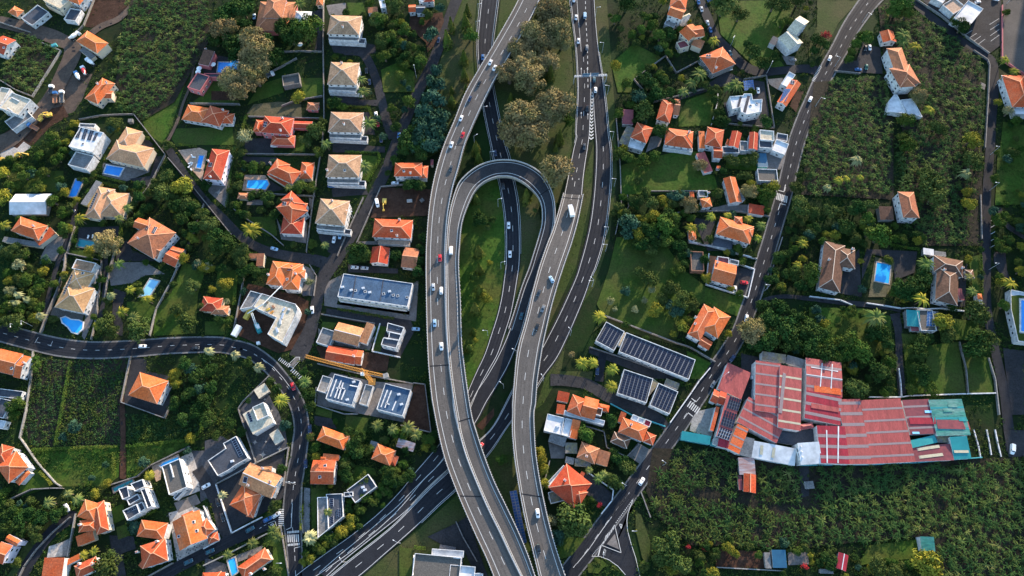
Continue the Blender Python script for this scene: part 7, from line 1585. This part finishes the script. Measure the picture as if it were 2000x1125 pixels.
T('bare pale brown tree at the bend of the main road', 'b', 'O', 1225,760,85); T('dark tree of the wood at the bend of the main road', 'r', 'P', 1480,640,19, 1505,622,19, 1532,640,21, 1502,665,20, 1542,668,20, 1562,652,18, 1520,602,17, 1475,672,17, 1585,678,19, 1612,690,19, 1640,690,17, 1555,625,18, 1580,640,17, 1490,598,14, 1600,655,17)
T('lit palm right of the main road', 'q', 'O', 1585,260,38, 1625,100,42); T('yellow bush right of the main road', 'y', 'O', 1460,430,36, 1420,340,28); T('dark bush right of the main road', 'r', 'O', 1440,200,42, 1410,370,36, 1490,330,36, 1560,330,45, 1600,420,50)
T('lit palm in front of the panel covered buildings', 'q', 'Y', 1515,312,40, 1385,652,54, 1472,660,34); T('tiny brown bush on the verge by the exit road', 'b', 'Y', 1305,592,20); T('lit palm beside the small panel building', 'q', 'R', 592,12,38, 600,132,48)
T('yellow green tree behind the half white half orange house', 'm', 'R', 395,490,58, 380,440,40); T('dark bush tree between the orange houses', 'r', 'R', 600,400,50, 560,370,35, 640,690,42, 610,640,36, 700,700,40); T('yellow green bush along the right viaduct', 'y', 'R', 60,680,48, 80,760,42, 90,870,40, 60,620,36); T('olive bush in the beds beside the main road', 'o', 'R', 700,745,50, 620,860,48, 662,885,38, 570,820,40, 750,760,35)
T('palm in the beds above the coral house drive', 'p', 'R', 500,830,42, 540,800,36, 430,770,32); T('bush in the oval bed of the coral house', 'm', 'R', 440,990,32); T('red flowering bush in the oval bed of the coral house', 'f', 'R', 505,1030,24); T('very large yellow green tree below the coral house', 'o', 'T', 575,560,150, 520,600,100, 640,620,90); T('pale lit tree beside the lower right viaduct', 'w', 'T', 352,560,58); T('blue green tree under the large tree', 'u', 'T', 440,700,68)
T('large yellow olive tree at the corner of the banana field', 'o', 'T', 1450,790,115, 1560,965,95, 1400,900,70); T('brown shrub on the small traffic lawn', 'o', 'T', 790,960,45); T('red flowering bush below the banana field', 'f', 'T', 1640,800,22, 1792,812,26)
T('lit green tree above the orange lodge', 'm', 'L', 690,40,72, 640,90,50, 740,110,50); T('palm like tree right of the orange lodge', 'p', 'L', 720,260,60, 720,310,50); T('lit yellow palm right of the mansion', 'q', 'L', 812,350,52, 920,830,45); T('green tree by the mansion car yard', 'm', 'L', 430,290,58, 390,280,42, 350,340,48, 320,400,40, 300,450,40)
T('lit green tree below the derelict patched roofs', 'm', 'L', 740,920,58, 740,1090,62, 700,1040,40); T('bare brown tree beside the derelict patched roofs', 'b', 'L', 830,725,52); T('brown olive tree in the right banana grove', 'o', 'L', 965,960,52, 1010,990,40); T('brilliant yellow tree beside the far right road', 'y', 'L', 1232,1062,65); T('magenta flowering bush beside the cream house', 'f', 'L', 130,268,40); T('dark bush at the left of the main right road', 'r', 'L', 70,310,48, 40,380,36, 120,340,40)
T('dark tree beside the white hall', 'r', 'L', 1160,205,58, 1110,170,36); T('round bush in the car park bed', 'm', 'L', 1492,97,28); T('small palm right of the far road', 'q', 'L', 1490,450,38, 1562,540,36); T('pale round tree beside the coral roofed house', 'w', 'L', 1512,850,42); T('reddish bush right of the far road', 'b', 'L', 1490,605,34)
T('pale crowned palm in the banana grove', 'k', 'N', 370,82,46, 1198,185,46, 145,290,36); T('spreading olive brown tree beside the far right road', 'o', 'N', 1245,105,75); T('large olive tree right of the tall white grove house', 'o', 'N', 900,280,82, 945,375,80, 980,250,55, 880,200,50); T('sunlit olive tree near the far right road', 'y', 'N', 1195,335,42, 1215,420,52); T('yellow banana like palm in the grove', 'q', 'N', 230,240,38, 290,228,30, 390,220,30)
T('dark round tree below the grove', 'r', 'N', 275,600,62, 380,440,52, 340,470,45); T('large yellow green tree above the pool of the villas', 'm', 'N', 535,665,90, 455,640,55, 440,550,55); T('olive tree below the grove', 'o', 'N', 465,430,52, 160,475,48, 20,640,42, 240,470,30, 30,480,45); T('lit green tree left of the L shaped brown villa', 'm', 'N', 20,930,72, 10,1010,50)
T('large palm beside the two-chimney villa', 'p', 'N', 890,872,62); T('dark spreading tree between pool and two-chimney villa', 'r', 'N', 860,985,65, 690,1075,62, 790,1050,75, 750,1100,55); T('lit palm below the dark spreading trees', 'q', 'Q', 862,250,62); T('small palm beside the gate tower', 'p', 'Q', 1240,190,40, 1220,80,36)
T('shrub tree in the gardens at the right edge', 'm', 'N', 1440,565,42, 1440,710,38, 1480,520,40, 1580,860,36, 1440,980,36, 1520,700,36, 1590,560,36); T('yellow shrub in the gardens at the right edge', 'y', 'N', 1605,740,32, 1602,930,42); T('lit palm beside the raised white terrace', 'q', 'N', 1530,1022,55)
T('yellow olive tree beside the panel garage', 'y', 'Q', 1010,420,68); T('yellow tree below the panel garage', 'o', 'Q', 1050,525,62); T('large olive tree at the end of the wavy wall', 'o', 'Q', 1270,365,90, 1370,550,55, 1330,380,45); T('large dark tree on the lawn beside the far right road', 'r', 'Q', 1260,595,100, 1210,640,55, 1330,640,55); T('bush at the corner of the raised white terrace', 'm', 'Q', 1480,305,42)
T('dark round palm on the lawn edge', 'p', 'Q', 510,385,80); T('green tree of the wood above the warehouse', 'm', 'Q', 300,605,90, 390,655,85, 210,690,62, 610,745,52, 50,625,60, 130,560,55); T('dark tree of the wood above the warehouse', 'r', 'Q', 480,500,70, 560,520,58, 520,800,70, 590,600,50, 460,720,55, 20,520,60); T('yellow green round tree at the notch of the warehouse', 'o', 'Q', 370,930,82)
T('dark bush tree along the garden track', 'r', 'Q', 840,650,60, 840,780,60, 860,560,50, 860,860,55); T('lit bush behind the white warehouse wall', 'm', 'Q', 910,930,55, 780,940,40, 570,955,36)
T('large golden tree beside the teal shed', 'y', 'U', 895,1030,105); T('golden brown tree at the bottom edge below the bananas', 'o', 'U', 530,1060,70, 650,1090,60); T('yellow red bush below the banana field', 'y', 'a', 205,855,55, 285,910,36, 60,1100,55); T('green bush beside the blue roofed shed', 'm', 'a', 505,920,45); T('dark bush beside the crimson shed', 'r', 'a', 1155,940,50, 1100,1000,40, 1240,960,40); T('narrow yellow bush row beside the grey yard', 'y', 'a', 1015,930,28, 1025,990,26); T('dark red bush in the lower yard', 'f', 'a', 960,1030,36)
T('big brown leafed tree at the top left of the middle grove', 'b', 'V', 1080,330,90, 1230,320,60, 1100,70,60)
T('dark tree in the grove left of the pink mansion', 'r', 'B', 480,320,75, 520,430,65, 420,130,70, 560,80,70, 480,60,60, 350,300,60, 600,30,60)
T('green tree in the shrubbery between lane and street', 'm', 'P', 740,40,14, 760,70,14, 752,110,13, 790,60,13, 820,120,12, 800,200,14, 780,150,12, 815,250,16, 790,290,14, 830,270,14)
FILL = inpoly(('P', (200,240, 560,300, 620,640, 0,640, 0,300)), ('P', (0,840, 60,950, 130,1000, 60,1100, 0,1125)), ('P', (600,820, 850,830, 860,900, 640,1090, 590,1000)), ('P', (1190,0, 1480,60, 1500,520, 1440,700, 1190,660)), ('P', (1500,380, 1920,480, 1920,770, 1460,700)), ('P', (1440,590, 1760,600, 1750,770, 1600,760, 1480,700)), ('P', (1930,120, 2000,200, 2000,560, 1935,560)), ('P', (640,0, 850,0, 780,300, 640,300)), ('P', (1560,-5, 1680,-5, 1590,190, 1560,140)), ('P', (1260,1040, 1700,1070, 1830,1060, 1830,1125, 1250,1125)))
g_ = np.random.default_rng(21); nf = 0; tries = 0
while nf < 620 and tries < 16000:
    tries += 1; x, y = g_.uniform(0, 2000), g_.uniform(0, 1125)
    if FILL[int(y+100), int(x+100)] and free(x, y) and (free(x, y, SOFT) or g_.random() < .12):
        r = g_.uniform(4.5, 10.5); POOL.append((r*.2, 'filler', 'rmmouroy'[int(g_.integers(8))], 'P', (x, y, r), None, 1)); nf += 1; q = r*.5; occupy([(x-q,y-q),(x+q,y-q),(x+q,y+q),(x-q,y+q)])
POOL.sort(key=lambda t: -t[0]); nt_ = nb_ = 0
for rm, label, k, fr, xyr, cat, n in POOL:
    if 'bush' in label or 'shrub' in label.replace('shrubby', '').replace('shrub tree', ''): T(label, k, fr, *xyr, final='bush', grp=n)
    elif nt_ < 290 and label != 'filler': nt_ += 1; T(label, k, fr, *xyr, cat=cat, final='tree', grp=n)
    else: T(label, k, fr, *xyr, final='stuff')
if MINOR:
    ks = list(MINOR); parts_ = [np.concatenate(MINOR[m]) for m in ks]; me = quads_mesh('minor_trees', np.concatenate(parts_), ks[0]); idx = []
    for m in ks[1:]: me.materials.append(MAT[m])
    for i, p in enumerate(parts_): idx += [i]*(len(p)//4)
    me.polygons.foreach_set('material_index', idx); o = bpy.data.objects.new('minor_trees', me); COL.objects.link(o); o['kind'] = 'stuff'
# hedges
def hedge(label, fr, *v, h=1.5, t=1.4, m='leaf_hedge'):
    P = [fw(fr, v[i], v[i+1]) for i in range(0, len(v), 2)]; rng = np.random.default_rng(len(label)+int(v[0])); C = []; Nn = []
    for p, q in zip(P, P[1:]):
        L = (q-p).length; n = int(L*26); s = rng.random(n); u = rng.uniform(-1, 1, n); d = (q-p).normalized(); nx, ny = -d.y, d.x
        side = rng.random(n) < .35; uu = np.where(side, np.sign(u), u)*t/2; z = np.where(side, rng.random(n)*h, h)+rng.normal(size=n)*.12
        C.append(np.stack([p.x+(q.x-p.x)*s+nx*uu, p.y+(q.y-p.y)*s+ny*uu, z], 1)); Nn.append(unit(np.stack([nx*uu*side, ny*uu*side, np.where(side, .2, 1)], 1)+rng.normal(size=(n, 3))*.35))
    V = leaf_faces(np.concatenate(C), np.concatenate(Nn), .30, rng); o = bpy.data.objects.new('hedge', quads_mesh('hedge', V, m)); COL.objects.link(o); tag(o, label, 'hedge')
for a in (('hedge curving along the lane left of the old manor', 'C', 1110,580,1060,660,980,740,930,850,915,960), ('hedge behind the tan hipped house', 'C', 720,520,850,555,1000,590,1090,600), ('hedge below the white terrace of the peach house', 'C', 720,480,840,510,960,540),
  ('hedge around the corner lawn of the fourth brown house', 'D', 1340,305,1590,310,1600,360,1510,530), ('dark hedge along the garden track left of the orange houses', 'D', 500,270,470,480,440,720), ('hedge beside the lilac house terrace', 'D', 80,250,220,265), ('yellow hedge under the third brown house', 'B', 1330,810,1520,825,1540,900),
  ('hedge along the pool lawn at the left', 'C', 600,870,545,990), ('hedge across the overgrown field, upper left strip', 'G', 545,180,500,430,450,700,430,820), ('hedge across the foot of the overgrown field', 'G', 250,850,600,835,900,825), ('hedge right of the field track', 'G', 960,825,1200,800,1400,780), ('hedge along the right end of the overgrown field', 'G', 1540,540,1530,700,1440,800),
  ('vertical hedge beside the field track', 'G', 870,870,870,1060), ('yellow flowering hedge beside the big left orange house', 'I', 370,190,420,240,480,310), ('yellow hedge strip beside the lower street', 'J', 878,490,868,720), ('shrub row beside the black and white cluster', 'I', 1140,650,1270,600,1420,530), ('hedge on the lane of the villa drive', 'O', 1530,60,1510,250,1520,390),
  ('hedge above the pool of the villas', 'N', 610,735,740,760,830,770), ('green hedge beside the far right road', 'N', 1290,810,1300,1000,1300,1120), ('hedge along the dark grey yard at the lower edge', 'a', 780,878,1030,882), ('hedge along the side of the wide terrace building', 'F', 1010,600,1250,640,1440,675), ('hedge left of the road beside the conifers', 'M', 200,330,215,420), ('hedge bordering the lower office lawn', 'Z', 95,930,180,940),
  ('hedge along the dry garden path', 'B', 590,880,560,1000), ('hedge of the court beside the brown L shaped hut', 'F', 240,430,225,570)):
    hedge(a[0], a[1], *a[2:], m='leaf_yellow' if 'yellow' in a[0] and 'flower' in a[0] or 'strip' in a[0] and 'yellow' in a[0] else ('leaf_dark' if 'dark' in a[0] else 'leaf_hedge'))
# ------------------------------------------------------------------ banana plantations
def banana_geo(rng, n=9, L=2.75):
    return fronds(rng, n, L, .20, .62, .5, 3, tiers=2)
BAN = [quads_mesh('banana_leaves', banana_geo(np.random.default_rng(400+i), 9+i % 3), 'leaf_banana') for i in range(6)]
FIELDS = [('P', (1268,968, 1300,875, 1345,875, 1440,885, 1440,970, 1330,972), 3.0), ('P', (1262,975, 1440,985, 1600,1000, 1600,1068, 1500,1072, 1370,1062, 1300,1030), 3.0), ('P', (1480,908, 1560,910, 1562,985, 1480,985), 3.0),
    ('P', (1592,912, 1880,905, 2040,890, 2040,1160, 1835,1160, 1828,1052, 1690,1062, 1600,1068), 3.0)]
F2 = [('P', (1592,158, 1732,150, 1742,240, 1738,388, 1568,380, 1572,260), 3.0), ('P', (1718,10, 1760,10, 1880,85, 1912,112, 1918,300, 1880,480, 1790,480, 1755,420, 1748,290, 1800,230, 1760,180, 1730,90), 3.0), ('P', (248,0, 400,0, 415,40, 370,130, 335,190, 290,235, 232,215, 222,150, 240,70), 2.9), ('P', (15,95, 45,66, 118,100, 66,186, 5,158), 2.8)]
def scatter_poly(fr, xy, gap, rng, avoid=True):
    p = np.array(pts(fr, *xy)); x0, y0 = p.min(0); x1, y1 = p.max(0); g = np.zeros((1325, 2200), bool); occupy(p, g); out = []
    y = y0
    while y < y1:
        sc = (W(1000, y)-W(1001, y)).length; st_ = gap/sc; x = x0+rng.random()*st_
        while x < x1:
            a, b_ = x+rng.normal()*st_*.32, y+rng.normal()*st_*.32; i, j = int(b_+100), int(a+100)
            if 0 <= i < 1325 and 0 <= j < 2200 and g[i, j] and (not avoid or not OCC[i, j]) and rng.random() < .97 and math.sin(a/31+b_/47)+math.sin(b_/19-a/53) > -1.85: out.append((a, b_))
            x += st_
        y += st_*.8
    return out
rng = np.random.default_rng(77); spots = []
for f in FIELDS: spots += [(W(a, b_), 1) for a, b_ in scatter_poly(*f, rng)]
mainN = len(spots)
for f in F2: spots += [(W(a, b_), 2) for a, b_ in scatter_poly(*f, rng)]
inview = [i for i, (p, k) in enumerate(spots) if k == 1 and 0 < PX(p)[0] < 2000 and 0 < PX(p)[1] < 1125]
inview.sort(key=lambda i: (spots[i][0]-Vector((0, 0, CAMH))).length); solo = set(inview[:300])
geo = [banana_geo(np.random.default_rng(900+i), 9+i % 3) for i in range(10)]; rest = []; rest2 = []; stems = MB()
for i, (p, k) in enumerate(spots):
    a = rng.random()*6.28; s = rng.uniform(.72, 1.2); z = rng.uniform(1.5, 2.6)
    if i in solo:
        o = bpy.data.objects.new('banana_plant', BAN[i % 6]); COL.objects.link(o); o.location = (p.x, p.y, z); o.rotation_euler = (0, 0, a); o.scale = (s,)*3
        tag(o, 'green banana plant with arching leaves in the lower right plantation, nearest to the junction', 'banana plant', 'banana plants nearest to the junction')
    else:
        v = geo[i % 10]; ca, sa = math.cos(a)*s, math.sin(a)*s; (rest2 if rng.random() < .10 else rest).append(np.stack([v[:, 0]*ca-v[:, 1]*sa+p.x, v[:, 0]*sa+v[:, 1]*ca+p.y, v[:, 2]*s+z], 1))
    stems.cyl((p.x, p.y, 0), (p.x, p.y, z+.1), .14, .1, 4)
o = bpy.data.objects.new('banana_plantation', quads_mesh('banana_plantation', np.concatenate(rest), 'leaf_banana')); COL.objects.link(o); o['kind'] = 'stuff'
o = bpy.data.objects.new('banana_plantation', quads_mesh('banana_plantation', np.concatenate(rest2), 'leaf_palm')); COL.objects.link(o); o['kind'] = 'stuff'
o = stems.build('banana_stems', 'leaf_mid'); o['kind'] = 'stuff'
# ------------------------------------------------------------------ undergrowth and field crops that nobody could count
def growth(name, m, N, px0, py0, px1, py1, test, rr=(.5, 1.3), leaf=.34, per=9, seed=5, hs=.8):
    g = np.random.default_rng(seed); X = g.uniform(px0, px1, N); Y = g.uniform(py0, py1, N); keep = [i for i in range(N) if test(X[i], Y[i], g)]
    if not keep: return
    C = np.array([tuple(W(X[i], Y[i])) for i in keep]); n = len(C); r = g.uniform(*rr, n)*g.uniform(.7, 1.3, n); d = unit(g.normal(size=(n, per, 3))); d[..., 2] = np.abs(d[..., 2])
    P = C[:, None]+d*r[:, None, None]*np.array([1, 1, hs]); P[..., 2] += .1
    V = leaf_faces(P.reshape(-1, 3), unit(d.reshape(-1, 3)+g.normal(size=(n*per, 3))*.4), leaf, g); o = bpy.data.objects.new(name, quads_mesh(name, V, m)); COL.objects.link(o); o['kind'] = 'stuff'
def patchy(x, y, s, k): return math.sin(x/s+k)+math.sin(y/s*1.3+k*2)+math.sin((x+y)/s*.7+k*3)
allowed = lambda x, y, g: free(x, y) and free(x, y, SOFT)
MOTO = inpoly(('P', (860,-20, 1200,-20, 1210,360, 1180,560, 1060,1140, 560,1140, 860,860, 830,560, 820,300)))
allow2 = lambda x, y, g: allowed(x, y, g) and not MOTO[int(y+100), int(x+100)]
growth('undergrowth', 'leaf_under', 60000, -40, -40, 2040, 1150, lambda x, y, g: allow2(x, y, g) and patchy(x, y, 23, 1) > -.9, per=9)
growth('garden_shrubs', 'leaf_mid', 16000, -40, -40, 2040, 1150, lambda x, y, g: allow2(x, y, g) and patchy(x, y, 17, 4) > .5, (.7, 1.8), .36, 14, seed=6)
growth('garden_shrubs', 'leaf_olive', 11000, -40, -40, 2040, 1150, lambda x, y, g: allow2(x, y, g) and patchy(x, y, 14, 9) > .9, (.7, 1.7), .34, 14, seed=8)
growth('garden_shrubs', 'leaf_yellow', 4000, -40, -40, 2040, 1150, lambda x, y, g: allow2(x, y, g) and patchy(x, y, 11, 2) > 1.5, (.5, 1.2), .28, 12, seed=9)
fld = inpoly(('G', (255,150, 560,175, 980,150, 930,500, 960,560, 930,820, 240,830, 190,700, 225,480)), ('G', (960,560, 1280,600, 1300,300, 1620,160, 1620,640, 1440,770, 960,800)))
growth('field_crop', 'leaf_crop', 9000, 30, 680, 520, 900, lambda x, y, g: fld[int(y+100), int(x+100)] and free(x, y) and math.sin((x-.12*y)/3.2) > -.75, (.4, .8), .28, 9, seed=12, hs=.9)
growth('field_crop', 'leaf_blue', 900, 30, 680, 520, 900, lambda x, y, g: fld[int(y+100), int(x+100)] and free(x, y) and patchy(x, y, 9, 3) > .8, (.4, 1.0), .3, 10, seed=13)
growth('meadow_tufts', 'leaf_hedge', 9000, -20, -20, 2020, 1140, lambda x, y, g: free(x, y) and not free(x, y, SOFT) and patchy(x, y, 19, 5) > .7, (.25, .6), .22, 6, seed=14, hs=.4)
growth('meadow_tufts', 'leaf_under', 12000, -20, -20, 2020, 1140, lambda x, y, g: free(x, y) and not free(x, y, SOFT) and patchy(x, y, 25, 7) > .4, (.3, .8), .24, 6, seed=15, hs=.4)

# ------------------------------------------------------------------ unseen hillside, added beyond the right edge to shade the lower right quarter
b = MB(); prev = None; g_ = np.random.default_rng(3)
for i in range(61):
    t = i/60; base_ = W(2085, -480+1300*t); hgt = 104-48*t+g_.uniform(-4, 4); out = [base_, base_+Vector((16, 4, hgt*.5)), base_+Vector((36, 10, hgt)), base_+Vector((130, 30, hgt+12)), base_+Vector((420, 60, 0))]
    if prev:
        for k in range(4): b.face([prev[k], prev[k+1], out[k+1], out[k]][::-1])
    prev = out
struct(b.build('added_shade_hill', 'verge'))
